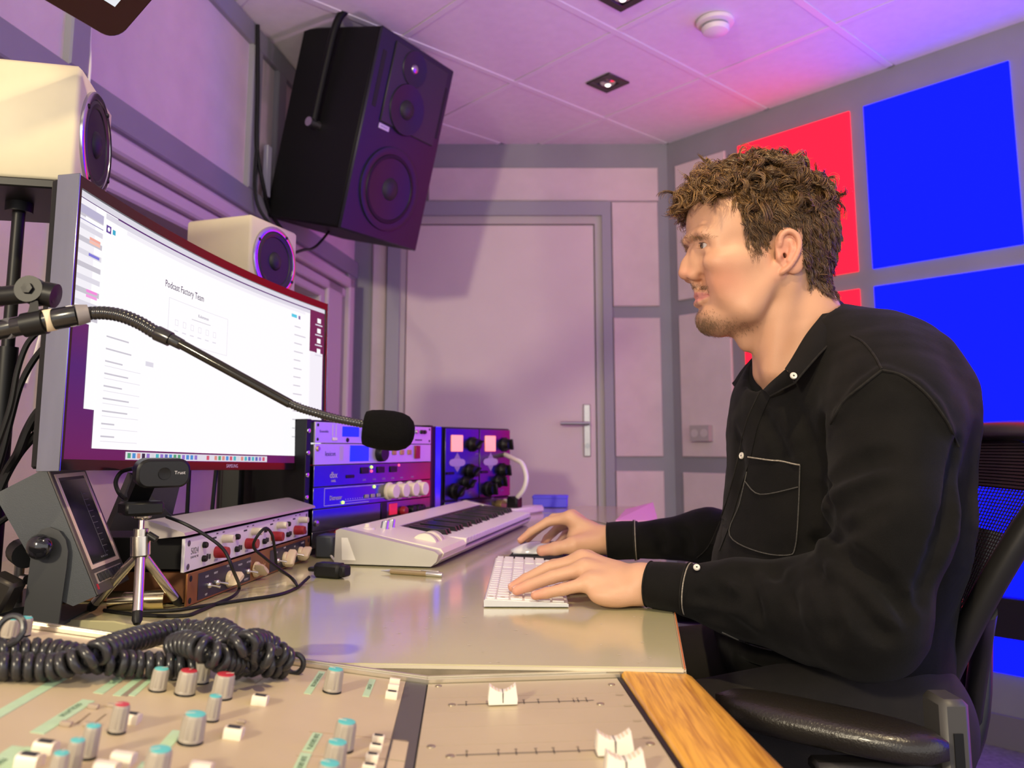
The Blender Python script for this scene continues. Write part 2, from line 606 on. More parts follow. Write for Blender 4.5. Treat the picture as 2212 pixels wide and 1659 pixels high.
# ================================================================ desk
ax, ay = nL.copy(), -uL                          # ax: towards the operator (right), ay: away along the desk
LAMI = mat('desk_laminate', (.47, .44, .25), .16, var=.05, vscale=5, bump=.03, bscale=40, coat=.3)
EDGE = mat('desk_edge', (.23, .19, .13), .5, var=.2, vscale=40)
EDGEW = mat('desk_edge_pale', (.62, .56, .42), .45)
EDGEO = mat('desk_edge_orange', (.50, .14, .03), .5)
xy = lambda p: (p.x, p.y)
k1, k2, k3 = DK(1476, 1443), DK(1455, 1322), DK(1431, 1213)
f1, f2 = DK(1320, 1136), DK(1215, 1109)
pA = [xy(k1), xy(k2), xy(k3), xy(f1), xy(f2), (-.84, 2.88), (-1.02, 1.10), (-.50, 1.045), xy(DK(690, 1432))]
desk = thing('desk', 'long glossy olive beige desk under the monitor, keyboard and outboard gear', 'desk', (0, 1.4, 0))
obj('desktop', MB().prism(pA, DZ - .034, DZ, bev=.0015), [LAMI], desk, smooth=30)
e = MB()
for a, b in ((pA[8], pA[0]), (pA[0], pA[1]), (pA[1], pA[2])):
    a, b = V((*a, 0)), V((*b, 0))
    d = (b - a).normalized()
    n = V((d.y, -d.x, 0))
    for z0, z1, t, mi in ((DZ - .033, DZ - .004, .003, 0), (DZ - .0036, DZ - .0008, .0026, 1)):
        vs = [p + n * q + V((0, 0, z)) for p in (a, b) for q in (.0002, t) for z in (z0, z1)]
        e.add(vs, [(0, 1, 3, 2), (4, 6, 7, 5), (0, 4, 5, 1), (2, 3, 7, 6), (0, 2, 6, 4), (1, 5, 7, 3)], mi)
obj('edge_band', e, [EDGE, EDGEW], desk, smooth=0)
e = MB()
a, b = V((*pA[0], 0)), V((*pA[1], 0))
d = (b - a).normalized()
n = V((d.y, -d.x, 0))
e.add([a + n * .0008 + V((0, 0, DZ + .0004)), a + n * .0022 + V((0, 0, DZ + .0002)), b + n * .0022 + V((0, 0, DZ + .0002)), b + n * .0008 + V((0, 0, DZ + .0004)),
       a + n * .0008 + V((0, 0, DZ - .002)), a + n * .0022 + V((0, 0, DZ - .002)), b + n * .0022 + V((0, 0, DZ - .002)), b + n * .0008 + V((0, 0, DZ - .002))],
      [(0, 1, 2, 3), (0, 4, 5, 1), (1, 5, 6, 2), (2, 6, 7, 3), (3, 7, 4, 0)])
obj('edge_wear', e, EDGEO, desk, smooth=0, label='orange core showing along the worn desk edge')
rnd = random.Random(4)
e = MB()
for i in range(26):
    px, py = rnd.uniform(820, 1445), rnd.uniform(1322, 1436)
    c = DK(px, py, .0003)
    r = rnd.uniform(.0006, .0016)
    q = rnd.uniform(0, 6)
    e.add([c + V((math.cos(q + t) * r * 1.6, math.sin(q + t) * r * .7, 0)) for t in (0, 1.1, 2.2, 3.3, 4.4, 5.4)], [(0, 1, 2, 3, 4, 5)])
o = obj('laminate_chips', e, EDGEW, desk, smooth=0)
o['kind'] = 'stuff'
DARK = mat('dark_cabinet', (.02, .02, .022), .6)
for x, y in ((-.6, 1.3), (-.55, 2.5), (.06, 2.2)):
    obj('pedestal', MB().box((x, y, (DZ - .034) / 2), (.32, .34, DZ - .034), bev=.004), DARK, desk)
# second worktop beyond the seam
pB = [(f1.x + .012, f1.y), xy(DK(1424, 1124)), (.46, 3.05), (-.80, 3.1), (-.825, 2.895), (f2.x + .006, f2.y + .014)]
d2 = thing('side_desk', 'pale far worktop by the door wall holding the blue box', 'desk', (.2, 2.8, 0))
obj('desktop', MB().prism(pB, DZ - .034, DZ, bev=.0015), LAMI, d2, smooth=30)
for x, y in ((.35, 2.75), (-.6, 3.0)):
    obj('leg', MB().cyl((x, y, 0), (x, y, DZ - .034), .025, n=14), STEEL, d2)

# ================================================================ mixing console
CA = R(-3.3)                                     # the console stands turned against the desk
ay = V((math.sin(CA), math.cos(CA), 0))
ax = V((math.cos(CA), -math.sin(CA), 0))
BEIGE = mat('console_panel_paint', (.50, .41, .26), .45, .0, var=.10, vscale=7, bump=.06, bscale=300)
BEIGE2 = mat('fader_panel_paint', (.50, .42, .27), .40, .15, var=.06, vscale=9, bump=.05, bscale=250)
def oak():
    m = mat('oak_armrest', (.52, .24, .06), .38, coat=.15)
    nt = m.node_tree
    b = nt.nodes['Principled BSDF']
    tc = nt.nodes.new('ShaderNodeTexCoord')
    mp = nt.nodes.new('ShaderNodeMapping')
    mp.inputs['Scale'].default_value = (60, 3.0, 20)
    mp.inputs['Rotation'].default_value = (0, 0, -R(-3.3))
    nz = nt.nodes.new('ShaderNodeTexNoise')
    nz.inputs['Scale'].default_value = 3.2
    nz.inputs['Detail'].default_value = 6
    nz.inputs['Distortion'].default_value = 1.4
    cr = nt.nodes.new('ShaderNodeValToRGB')
    cr.color_ramp.elements[0].position = .30
    cr.color_ramp.elements[0].color = (.40, .17, .018, 1)
    cr.color_ramp.elements[1].position = .62
    cr.color_ramp.elements[1].color = (.72, .37, .045, 1)
    nt.links.new(tc.outputs['Object'], mp.inputs[0])
    nt.links.new(mp.outputs[0], nz.inputs['Vector'])
    nt.links.new(nz.outputs['Fac'], cr.inputs[0])
    nt.links.new(cr.outputs[0], b.inputs['Base Color'])
    return m
OAK = oak()
GREYBAND = mat('console_dark_stripe', (.085, .078, .07), .5)
TRIM = mat('console_trim_aluminium', (.72, .66, .52), .28, .85, var=.04)
MINT = mat('mint_label', (.42, .60, .38), .6, var=.05, vscale=80)
T0 = Z(1340, 1464, .742)
T1 = HIT(922, 1477, T0, ay)
T2 = HIT(50, 1356, T0, ay)
eF = (T0 - T1).normalized()
eK = (T1 - T2).normalized()
nF = eF.cross(ay).normalized()
nK = eK.cross(ay).normalized()
FD = lambda px, py, h=0: HIT(px, py, T1 + nF * h, nF)
KD = lambda px, py, h=0: HIT(px, py, T1 + nK * h, nK)
LEN = .66
con = thing('mixing_console', 'large beige mixing console with grey knobs, white faders and oak armrest', 'mixing console', (-.2, .5, 0))
T2x = T1 - eK * 1.0
wR = DK(1490, 1458) - DK(1345, 1462)
WOODW = .072
b = MB()
def ext(pts, t0, t1, mb, mi=0):                      # extrude a cross-section towards the camera
    r0 = [p - ay * t0 for p in pts]
    r1 = [p - ay * t1 for p in pts]
    return mb.loft([r0, r1], mi)
dn = V((0, 0, -1))
ext([T2x - nK * .002, T1 - nK * .002, T0 - nF * .002, T0 + dn * .14, T1 + dn * .14, T2x + dn * .2], .004, LEN, b)
obj('body', b, DARK, con, smooth=0)
for xx in (-.75, .02):
    q = T1 + ax * xx
    obj('leg', MB().box((q.x - .04, q.y - .35, .29), (.06, .45, .58), bev=.004), DARK, con)
# knob panel as one sheet with the dark stripe at its right end
SW = .0205
ext([T2x, T1 - eK * SW, T1 - eK * SW - nK * .003, T2x - nK * .003], .002, LEN, (b := MB()))
obj('knob_panel', b, BEIGE, con, smooth=0)
ext([T1 - eK * (SW - .0004), T1, T1 - nK * .003, T1 - eK * (SW - .0004) - nK * .003], .002, LEN, (b := MB()))
obj('dark_stripe', b, GREYBAND, con, smooth=0)
for ya, yb in ((1604, 1645), (1648, 1700)):
    a, c = KD(890, ya, .0004), KD(884, yb, .0004)
    ta, tb = -(a - T1).dot(ay), -(c - T1).dot(ay)
    ext([T1 - eK * .0185 + nK * .0005, T1 - eK * .0065 + nK * .0005, T1 - eK * .0065 - nK * .0005, T1 - eK * .0185 - nK * .0005], ta, tb, (b := MB()))
    obj('stripe_label', b, BEIGE, con, smooth=0)
# fader modules: separate strips with joints
FW = (T0 - T1).length
cuts = [0.002] + [-(FD(1120, y) - T1).dot(ay) for y in (1503, 1533, 1566, 1605, 1646, 1690)]
cuts += [cuts[-1] + .03 * k for k in range(1, 14)]
for a, c in zip(cuts[:-1], cuts[1:]):
    b = MB()
    ext([T1 + eF * .0015, T0 - eF * .0035, T0 - eF * .0035 - nF * .003, T1 + eF * .0015 - nF * .003], a + .00025, c - .00025, b)
    obj('fader_strip', b, BEIGE2, con, smooth=0)
ext([T0 - eF * .003 + nF * .0006, T0 + eF * .0012 + nF * .0006, T0 + eF * .0012 - nF * .01, T0 - eF * .003 - nF * .01], .001, LEN, (b := MB()))
obj('gap_strip', b, BLACK, con, smooth=0)
# oak armrest
W0, W1 = T0 + eF * .0015 + V((0, 0, .0045)), None
wl_, wr_ = T0 + eF * .002 + V((0, 0, .005)), T0 + ax * WOODW + V((0, 0, .003))
b = MB()
ext([wl_ + dn * .03, wl_ + dn * .003, wl_ + ax * .003, wr_ - ax * .008, wr_ + dn * .004, wr_ + ax * .003 + dn * .012, wr_ + ax * .003 + dn * .04], -.004, LEN, b)
obj('armrest', b, OAK, con, smooth=50, label='orange oak armrest along the operator side')
# silver trim at the far end
b = MB()
for A_, B_, n_ in ((T2x, T1, nK), (T1, T0, nF)):
    for off, w, hh in ((.0, .005, .0035), (.006, .0035, .005)):
        vs = [p + ay * (off + q) + n_ * z for p in (A_, B_) for q in (0, w) for z in (-.012, hh)]
        b.add(vs, [(0, 1, 3, 2), (4, 6, 7, 5), (0, 4, 5, 1), (2, 3, 7, 6), (0, 2, 6, 4), (1, 5, 7, 3)])
obj('trim_rail', b, TRIM, con, smooth=0)
ext([T2x + ay * .035, T1 + ay * .02, T1 + ay * .02 + dn * .02, T2x + ay * .035 + dn * .02], .0, .0095, (b := MB()))
b = MB()
vs = [p + ay * q + V((0, 0, z)) for p, w in ((T2x, .055), (T1, .022), (T0 + ax * .05, .022)) for q in (.0098, w) for z in (-.02, -.003)]
b.add(vs, [(1, 3, 7, 5), (5, 7, 11, 9), (2, 6, 7, 3), (6, 10, 11, 7), (0, 1, 5, 4), (4, 5, 9, 8)])
obj('rear_ledge', b, mat('brown_ledge', (.22, .16, .10), .5, var=.15, vscale=20), con, smooth=0)
# --- knobs
KGREY = mat('knob_grey', (.36, .32, .26), .42)
KTEAL = mat('knob_cap_teal', (.10, .50, .48), .4)
KRED = mat('knob_cap_red', (.48, .035, .055), .4)
KLINE = mat('knob_pointer', (.65, .58, .45), .5)
def knob_mesh(name, n=30):
    prof = [(.0, .0), (.46, .0), (.5, .04), (.5, .10), (.485, .14)]
    mb = MB()
    rings = []
    for r, h in prof:
        rings.append([V((r * math.cos(2 * math.pi * i / n), r * math.sin(2 * math.pi * i / n), h)) for i in range(n)])
    for h, k in ((.15, 1), (.90, .93), (.97, .88)):
        rings.append([V(((.5 if i % 3 else .455) * k * math.cos(2 * math.pi * i / n), (.5 if i % 3 else .455) * k * math.sin(2 * math.pi * i / n), h)) for i in range(n)])
    rings.append([V((.40 * math.cos(2 * math.pi * i / n), .40 * math.sin(2 * math.pi * i / n), 1.0)) for i in range(n)])
    mb.loft(rings)
    return mesh_of(name, mb, KGREY, smooth=35)
km = knob_mesh('knob')
def cap_mesh(m):
    mb = MB().lathe([(.0, .99), (.395, .99), (.39, 1.03), (.2, 1.05), (0, 1.052)], n=24)
    return mesh_of('knob_cap', mb, m, smooth=60)
capm = {'t': cap_mesh(KTEAL), 'r': cap_mesh(KRED)}
skm = mesh_of('knob_skirt', MB().lathe([(.0, -.06), (.52, -.06), (.50, .035), (0, .035)], n=24), BLACK)
ptm = mesh_of('knob_pointer', MB().box((.22, 0, 1.05), (.40, .045, .02)), KLINE)
def at_px(p, w):                                    # metres for w pixels at p
    return w / F * (p - EYE).dot(V((0, math.cos(TH), math.sin(TH))))
KN = [(340, 1491, 36, 46, 't', 60), (372, 1466, 32, 44, 't', 70), (399, 1499, 43, 50, 'r', 80), (431, 1474, 38, 47, 'r', 60), (478, 1507, 45, 50, 'r', 40),
      (456, 1556, 32, 52, 't', 20), (411, 1603, 53, 60, 't', 200), (252, 1582, 37, 60, 'r', 210), (188, 1637, 37, 68, 't', 80), (154, 1666, 37, 66, 't', 95),
      (119, 1692, 38, 64, 't', 90), (333, 1688, 56, 68, 't', 220), (717, 1494, 40, 48, 't', 150), (739, 1620, 48, 60, 't', 160), (719, 1664, 50, 60, 't', 160),
      (702, 1712, 52, 62, 't', 160), (18, 1378, 36, 42, 't', 80), (48, 1372, 32, 38, 't', 70)]
for px, py, w, h, c, a in KN:
    p = KD(px, py)
    wd_, hh = at_px(p, w), at_px(p, h) * .92
    Mw = frame(p + nK * hh * .05, eK, ay, nK) @ RZ(R(a)) @ MX.Diagonal((wd_, wd_, hh, 1))
    o = inst('knob', km, con, Mw)
    for nm, me in (('knob_cap', capm[c]), ('knob_skirt', skm), ('knob_pointer', ptm)):
        q = bpy.data.objects.new(nm, me)
        COL.objects.link(q)
        q.parent = o
# --- push buttons
BTN = mat('button_white', (.78, .70, .56), .35)
def btn_mesh():
    mb = MB()
    prof = [(-.5, .0), (-.5, .72), (-.40, .95), (-.15, 1.0), (.18, .90), (.42, .74), (.5, .6), (.5, 0)]
    r0 = [V((x, -.5, z)) for x, z in prof]
    r1 = [V((x, -.46, z + .0)) for x, z in prof]
    mb.loft([[V((x, s, z)) for x, z in prof] for s in (-.5, .5)])
    return mesh_of('button', mb, BTN, smooth=35)
bm_ = btn_mesh()
bmark = mesh_of('button_mark', MB().add([(-.40, -.36, 1.0), (-.14, -.36, 1.05), (.18, -.36, .96), (.42, -.36, .80), (-.40, .36, 1.0), (-.14, .36, 1.05), (.18, .36, .96), (.42, .36, .80)], [(0, 1, 5, 4), (1, 2, 6, 5), (2, 3, 7, 6)]), INK)
for px, py, w, mk in ((283, 1560, 34, 1), (561, 1520, 32, 1), (504, 1592, 38, 1), (97, 1625, 42, 1), (62, 1655, 46, 1), (265, 1650, 44, 0), (228, 1672, 46, 0), (433, 1672, 44, 0),
                      (852, 1478, 22, 0), (849, 1491, 23, 0), (845, 1507, 25, 1), (816, 1602, 25, 1), (811, 1622, 26, 1), (803, 1643, 27, 1), (796, 1666, 28, 1)):
    p = KD(px, py)
    w_ = at_px(p, w)
    Mw = frame(p, ay * -1, eK, nK) @ RZ(R(-90)) @ MX.Diagonal((w_, w_ * .9, w_ * .62, 1))
    Mw = frame(p, ay, -eK, nK) @ MX.Diagonal((w_ * .95, w_, w_ * .62, 1))
    o = inst('button', bm_, con, Mw)
    if mk:
        q = bpy.data.objects.new('button_mark', bmark)
        COL.objects.link(q)
        q.parent = o
sm_ = mesh_of('small_switch', MB().box((0, 0, .5), (1, 1, 1), bev=.12), mat('switch_taupe', (.40, .32, .24), .5))
for px, py, w in ((201, 1530, 22), (142, 1568, 24), (193, 1570, 24), (240, 1527, 18), (521, 1562, 17)):
    p = KD(px, py)
    w_ = at_px(p, w)
    inst('small_switch', sm_, con, frame(p, eK, ay, nK) @ MX.Diagonal((w_, w_ * .6, w_ * .4, 1)))
# --- mint label strips and print
def strip(x0, y0, x1, y1, w, m=MINT, h=.0004, name='label_strip'):
    a, b_ = KD(x0, y0, h), KD(x1, y1, h)
    d = (b_ - a).normalized()
    n = d.cross(nK).normalized() * w / 2
    mb = MB().add([a - n, a + n, b_ + n, b_ - n, a - n - nK * h, a + n - nK * h, b_ + n - nK * h, b_ - n - nK * h],
                  [(0, 1, 2, 3), (0, 4, 5, 1), (1, 5, 6, 2), (2, 6, 7, 3), (3, 7, 4, 0)])
    return obj(name, mb, m, con, smooth=0)
for a in ((140, 1460, -20, 1552, .0085), (192, 1512, 80, 1583, .0095), (262, 1462, 212, 1497, .0075), (304, 1462, 252, 1502, .006), (328, 1463, 283, 1502, .006), (696, 1450, 664, 1498, .0062), (805, 1467, 790, 1504, .006),
          (386, 1578, 352, 1616, .0085), (322, 1646, 290, 1690, .009), (687, 1583, 664, 1622, .0075), (662, 1626, 632, 1690, .0078), (42, 1612, -15, 1650, .009), (72, 1614, -20, 1685, .009)):
    strip(*a)
strip(318, 1463, 268, 1503, .004, mat('taupe_print', (.26, .21, .15), .6), .0005, 'print_bar')
PRINT = mat('brown_print', (.17, .115, .075), .7)
GREENP = mat('green_print', (.10, .18, .11), .7)
def ktext(t, x0, y0, x1, y1, size, m=GREENP, sx=1.):
    a, b_ = KD(x0, y0, .0007), KD(x1, y1, .0007)
    d = (b_ - a).normalized()
    y = nK.cross(d).normalized()
    o = obj('lettering', text_mb(t, size, frame((a + b_) / 2, d, y, nK), depth=.00005, sx=sx), m, con, smooth=0)
for t, a in (('OSCILLATOR', (165, 1525, 140, 1541)), ('STUDIO MONITOR', (692, 1457, 676, 1480)), ('MONO', (800, 1476, 795, 1491)), ('SUB GROUP A', (684, 1588, 668, 1615)), ('SUB GROUP 2', (658, 1633, 640, 1672)), ('AFL', (250, 1470, 238, 1479)), ('PAN', (8, 1640, -6, 1650))):
    ktext(t, *a, .0052, sx=.95)
e = MB()
rnd = random.Random(8)
for i in range(9):
    px, py = 168 + i * 3.2, 1562 - i * 2.6
    for off in (0, 34):
        c = KD(px + off, py + off * .05, .0003)
        e.add([c + eK * .0008 * sx_ + ay * .0006 * sy for sx_, sy in ((-1, -1), (1, -1), (1, 1), (-1, 1))], [(0, 1, 2, 3)])
o = obj('print_dots', e, PRINT, con, smooth=0)
o['kind'] = 'stuff'
for (x0, y0, x1, y1) in ((172, 1557, 160, 1565), (550, 1478, 602, 1440), (668, 1580, 880, 1600), (640, 1632, 870, 1640)):
    strip(x0, y0, x1, y1, .0005, PRINT if x0 < 500 else mat('panel_seam', (.36, .26, .16), .6), .0002, 'panel_line')
# --- faders
FCAP = mat('fader_cap_white', (.82, .77, .66), .32)
def fader_cap():
    mb = MB()
    n = 14
    top = []
    for i in range(n + 1):
        x = -.5 + i / n
        z = .62 + .38 * (abs(x) / .5) ** 1.7
        xx = x * (1.0 - .10 * 0)
        top.append((xx * .92, z))
    prof = [(-.5, 0), (-.52, .25)] + top + [(.52, .25), (.5, 0)]
    prof = prof[::-1]
    rings = []
    for s, k in ((-.5, .97), (-.44, 1.), (.44, 1.), (.5, .97)):
        rings.append([V((x * k, s * (1.15 - .35 * z), z * k)) for x, z in prof])
    mb.loft(rings)
    return mesh_of('fader_cap', mb, FCAP, smooth=30)
fcm = fader_cap()
rb = MB()
for x in (-.36, -.25, -.14, .14, .25, .36):
    z = .62 + .38 * (abs(x) / .46) ** 1.7
    rb.box((x, 0, z - .02), (.022, .78, .09))
ribm = mesh_of('cap_ridges', rb, mat('fader_ridge', (.62, .50, .30), .5))
lm = MB().box((0, -.5, .32), (.03, .12, .62)).box((0, 0, .60), (.03, .84, .06))
linem = mesh_of('cap_line', lm, INK)
SCALE = mat('fader_scale_ink', (.06, .05, .045), .7)
SLOT = mat('fader_slot', (.10, .09, .08), .6)
def fader(y, x0, x1, marks, cap, carr=.0165, slot=True):
    if slot:
        a, b_ = FD(x0, y, .0003), FD(x1, y, .0003)
        b_ = a + eF * (b_ - a).dot(eF)
        n = ay * .0007
        obj('fader_slot', MB().add([a - n, b_ - n, b_ + n, a + n], [(0, 1, 2, 3)]), SLOT, con, smooth=0)
        mk = MB()
        nums = MB()
        for i, x in enumerate(marks):
            c = FD(x, y, .0004)
            c = a + eF * (c - a).dot(eF) + nF * .0001
            mk.add([c + eF * .00045 * sx_ + ay * .0042 * sy for sx_, sy in ((-1, -1), (1, -1), (1, 1), (-1, 1))], [(0, 1, 2, 3)])
            nums = merge(nums, text_mb(('∞', '50', '40', '30', '20', '10', '5', '0', '10')[i % 9] if i else '60', .0032, frame(c + ay * .0072, -ay, eF, nF), depth=.00003))
        obj('fader_scale', mk, SCALE, con, smooth=0)
        obj('lettering', nums, SCALE, con, smooth=0)
    px, py, w, h = cap
    p = FD(px, py)
    w_, h_ = at_px(p, w), at_px(p, h)
    Mw = frame(p + nF * .0012, eF, ay, nF) @ MX.Diagonal((w_, .0125, h_, 1))
    o = inst('fader_cap', fcm, con, Mw)
    for nm, me in (('cap_ridges', ribm), ('cap_line', linem)):
        q = bpy.data.objects.new(nm, me)
        COL.objects.link(q)
        q.parent = o
    obj('fader_carriage', MB().box((0, 0, 0), (w_ * 1.0, .006, .0024), frame(p + nF * .0008, eF, ay, nF)), mat('carriage_grey', (.13, .13, .135), .5), con)
fader(1522, 988, 1288, (1007, 1064, 1097, 1133, 1165, 1210, 1243, 1253, 1272), (1086, 1520, 62, 38))
fader(1631, 985, 1340, (1008, 1077, 1116, 1160, 1199, 1254, 1293), (1327, 1628, 78, 45))
fader(1681, 985, 1360, (1100, 1180, 1240), (1350, 1674, 84, 48))
scr = mesh_of('screw', MB().lathe([(0, 0), (.0034, 0), (.0032, .0007), (.002, .0011), (0, .0011)], n=16), mat('panel_screw', (.42, .35, .24), .35, .7))
for px, py in ((947, 1482), (1321, 1479), (976, 1523), (1297, 1521), (931, 1613), (1405, 1607), (972, 1634)):
    inst('screw', scr, con, frame(FD(px, py, .0001), eF, ay, nF))
e = MB()
for px, py in ((1338, 1500), (1356, 1524), (1376, 1556), (1398, 1592)):
    c = FD(px, py, .0003)
    e.add([c + eF * .0035 * sx_ + ay * .0022 * sy for sx_, sy in ((-1, -1), (1, -1), (1, 1), (-1, 1))], [(0, 1, 2, 3)])
obj('channel_marks', e, mat('faint_print', (.40, .33, .21), .5), con, smooth=0)

# ================================================================ coiled headphone cable lying on the console
COIL = mat('coiled_cable_black', (.028, .028, .03), .25, var=.1)
def coil(path, Rc, rw, pitch, seg=14, n=7, taper=0):
    pts = spline(path, 10)
    L = [0]
    for a, b_ in zip(pts[:-1], pts[1:]):
        L.append(L[-1] + (b_ - a).length)
    tot = L[-1]
    N = int(tot / pitch * seg)
    out = []
    pu = None
    for i in range(N + 1):
        s = tot * i / N
        k = max(0, min(len(L) - 2, np.searchsorted(L, s) - 1))
        t = (s - L[k]) / max(1e-9, L[k + 1] - L[k])
        c = pts[k].lerp(pts[k + 1], t)
        d = (pts[min(k + 2, len(pts) - 1)] - pts[max(k - 1, 0)]).normalized()
        x = (pu - d * pu.dot(d)).normalized() if pu is not None else basis(d)[0]
        pu = x
        y = d.cross(x)
        a = 2 * math.pi * i / seg
        out.append(c + (x * math.cos(a) + y * math.sin(a)) * Rc)
    return MB().tube(out, rw, n)
cc = thing('coiled_cable', 'black coiled headphone cable tangled across the console', 'cable', KD(300, 1420))
KP = lambda px, py, h: KD(px, py + h * 1740 / .85 * .0, h)
def cp(lst):                                         # (px, py, height of coil centre above the panel)
    return [KD(x, y, h) for x, y, h in lst]
obj('coil', coil(cp([(-60, 1410, .011), (40, 1407, .011), (110, 1409, .012), (175, 1421, .014), (230, 1428, .016), (290, 1434, .012), (350, 1437, .011), (410, 1440, .011), (455, 1437, .012)]), .0076, .0038, .0084), COIL, cc, smooth=60)
obj('coil', coil(cp([(-60, 1437, .011), (50, 1440, .011), (110, 1441, .012), (160, 1430, .018), (210, 1410, .025), (260, 1391, .024), (320, 1374, .02), (380, 1362, .02), (425, 1366, .022), (455, 1382, .025), (480, 1404, .026)]), .0076, .0038, .0086), COIL, cc, smooth=60)
obj('coil', coil(cp([(448, 1360, .030), (478, 1362, .034), (505, 1380, .034), (535, 1394, .034), (560, 1408, .032), (590, 1424, .026)]), .0075, .0038, .0088), COIL, cc, smooth=60)
obj('coil', coil(cp([(376, 1396, .022), (402, 1390, .030), (432, 1398, .034), (462, 1415, .030), (490, 1428, .022), (520, 1432, .016), (550, 1434, .012)]), .0078, .0038, .0086), COIL, cc, smooth=60)
obj('coil', coil(cp([(505, 1400, .036), (535, 1388, .040), (558, 1386, .036), (580, 1396, .030), (600, 1412, .024), (622, 1430, .015)]), .0075, .0038, .0086), COIL, cc, smooth=60)
obj('coil', coil(cp([(470, 1440, .012), (500, 1444, .011), (545, 1424, .020), (575, 1436, .014), (612, 1440, .010)]), .0074, .0037, .0086), COIL, cc, smooth=60)
c = KD(637, 1434, .009)
pts = [c + (eK * math.cos(t) * .0078 + nK * math.sin(t) * .0085) for t in np.linspace(0, 2 * math.pi, 25)[:-1]]
obj('cable_loop', MB().tube(pts, .0026, 8, closed=True), COIL, cc)
c = KD(22, 1362, .028)
pts = [c + (eK * math.cos(t) * .010 + (nK * .9 + ay * .3) * math.sin(t) * .012) for t in np.linspace(0, 2 * math.pi, 25)[:-1]]
obj('cable_loop', MB().tube(pts, .0026, 8, closed=True), COIL, cc)
# ================================================================ outboard gear: a panel frame has x out of the front, y along it, z up
class Unit:
    def __init__(s, t, M):
        s.t, s.M = t, M
    def p(s, y, z, x=0):
        return s.M @ V((x, y, z))
    def fr(s, y, z, x=0):                       # frame whose z axis leaves the front
        return s.M @ frame((x, y, z), (0, 1, 0), (0, 0, 1), (1, 0, 0))
    def box(s, name, y0, y1, z0, z1, x0, x1, m, bev=.0006, parent=None, mb=None):
        mb = (mb or MB()).box(((x0 + x1) / 2, (y0 + y1) / 2, (z0 + z1) / 2), (x1 - x0, y1 - y0, z1 - z0), s.M, bev=bev)
        return obj(name, mb, m, parent or s.t)
    def lathe(s, name, y, z, prof, m, x=0, n=20, parent=None, smooth=40):
        return obj(name, MB().lathe(prof, s.fr(y, z, x), n), m, parent or s.t, smooth=smooth)
    def knob(s, y, z, r, h, m, x=0, name='knob', line=None):
        o = s.lathe(name, y, z, [(0, 0), (r, 0), (r * 1.02, h * .12), (r * .96, h * .8), (r * .86, h), (0, h)], m, x)
        if line:
            obj('pointer', MB().box((r * .5, 0, h + .0002), (r * .8, r * .16, .0006), s.fr(y, z, x) @ RZ(R(70))), line, o)
        return o
    def text(s, txt, y, z, size, m, x=.0004, sx=1., parent=None, align='CENTER'):
        return obj('lettering', text_mb(txt, size, s.fr(y, z, x), depth=.00008, sx=sx, align=align), m, parent or s.t, smooth=0)
    def led(s, y, z, r, m, x=0):
        return s.lathe('indicator_light', y, z, [(0, 0), (r, 0), (r * .8, r * .8), (0, r)], m, x, 10)
U1 = .0445
HOLE = mat('rack_hole', (.01, .01, .01), .9)
GREENL = mat('led_green', (.2, .6, .1), .3, emit=(.45, 1, .12), estr=1.3)
REDL = mat('led_red', (.6, .05, .1), .3, emit=(1, .08, .2), estr=1.0)
BLUEL = mat('led_blue', (.05, .3, .8), .3, emit=(.08, .45, 1), estr=1.6)
def ear_holes(u, w, z0, h=U1, y0=0, x=.0003):
    for y in (y0 + .0085, y0 + w - .0085):
        for z in (z0 + .0075, z0 + h - .0075):
            u.lathe('rack_hole', y, z, [(0, 0), (.0034, 0), (.003, .0003), (0, .0003)], HOLE, x, 14)

# ---- white four-channel preamp on top of a brown valve unit, silver hood above
A5 = R(-5.6)
B5 = DK(402, 1313)
M5 = MX.Translation(B5) @ RZ(A5)
BROWN = mat('bronze_panel', (.30, .125, .04), .38, .55, var=.12, vscale=25)
NAVY = mat('navy_plate', (.018, .018, .03), .45)
CREAM = mat('cream_bakelite', (.72, .60, .38), .35)
bt = thing('valve_processor', 'bronze rack unit with cream pointer knobs lying on the desk', 'rack unit', M=M5)
u = Unit(bt, M5)
u.box('front_panel', 0, .483, .001, U1, -.003, .0, BROWN)
u.box('chassis', .022, .461, .002, U1 - .002, -.22, -.003, mat('bronze_case', (.16, .06, .02), .5, .3))
for a, b_ in ((.03, .205), (.285, .455)):
    u.box('legend_plate', a, b_, .004, U1 - .004, 0, .0007, NAVY, .0003)
for z in (.0075, U1 - .0075):
    for y in (.009, .474):
        u.lathe('rack_hole', y, z, [(0, 0), (.0042, 0), (.0036, .0003), (0, .0003)], HOLE, .0003, 14)
def pointer_knob(u, y, z, ang):
    o = u.lathe('pointer_knob', y, z, [(0, 0), (.0125, 0), (.0125, .003), (.0105, .006), (0, .006)], CREAM, .0007, 20)
    mb = MB()
    prof = [(.019, 0), (.012, .0045), (-.004, .0065), (-.013, .0055), (-.015, 0), (-.013, -.0055), (-.004, -.0065), (.012, -.0045)]
    top = [(x * .8, yy * .45) for x, yy in prof]
    fr = u.fr(y, z, .0055) @ RZ(R(ang))
    mb.loft([[fr @ V((x, yy, 0)) for x, yy in prof], [fr @ V((x, yy, .010)) for x, yy in prof], [fr @ V((x, yy, .014)) for x, yy in top]])
    obj('pointer_blade', mb, CREAM, o)
for y, a in ((.128, 200), (.225, 150), (.352, 55), (.428, 35)):
    pointer_knob(u, y, .018, a)
def toggle(u, y, z, dz=-.008):
    o = u.lathe('toggle_switch', y, z, [(0, 0), (.0045, 0), (.0045, .003), (.003, .005), (0, .005)], CHROME, .0007, 12)
    obj('toggle_lever', MB().tube([u.p(y, z, .004), u.p(y + .003, z + dz * .5, .012), u.p(y + .005, z + dz, .017)], [.0013, .0016, .002], 8), CHROME, o)
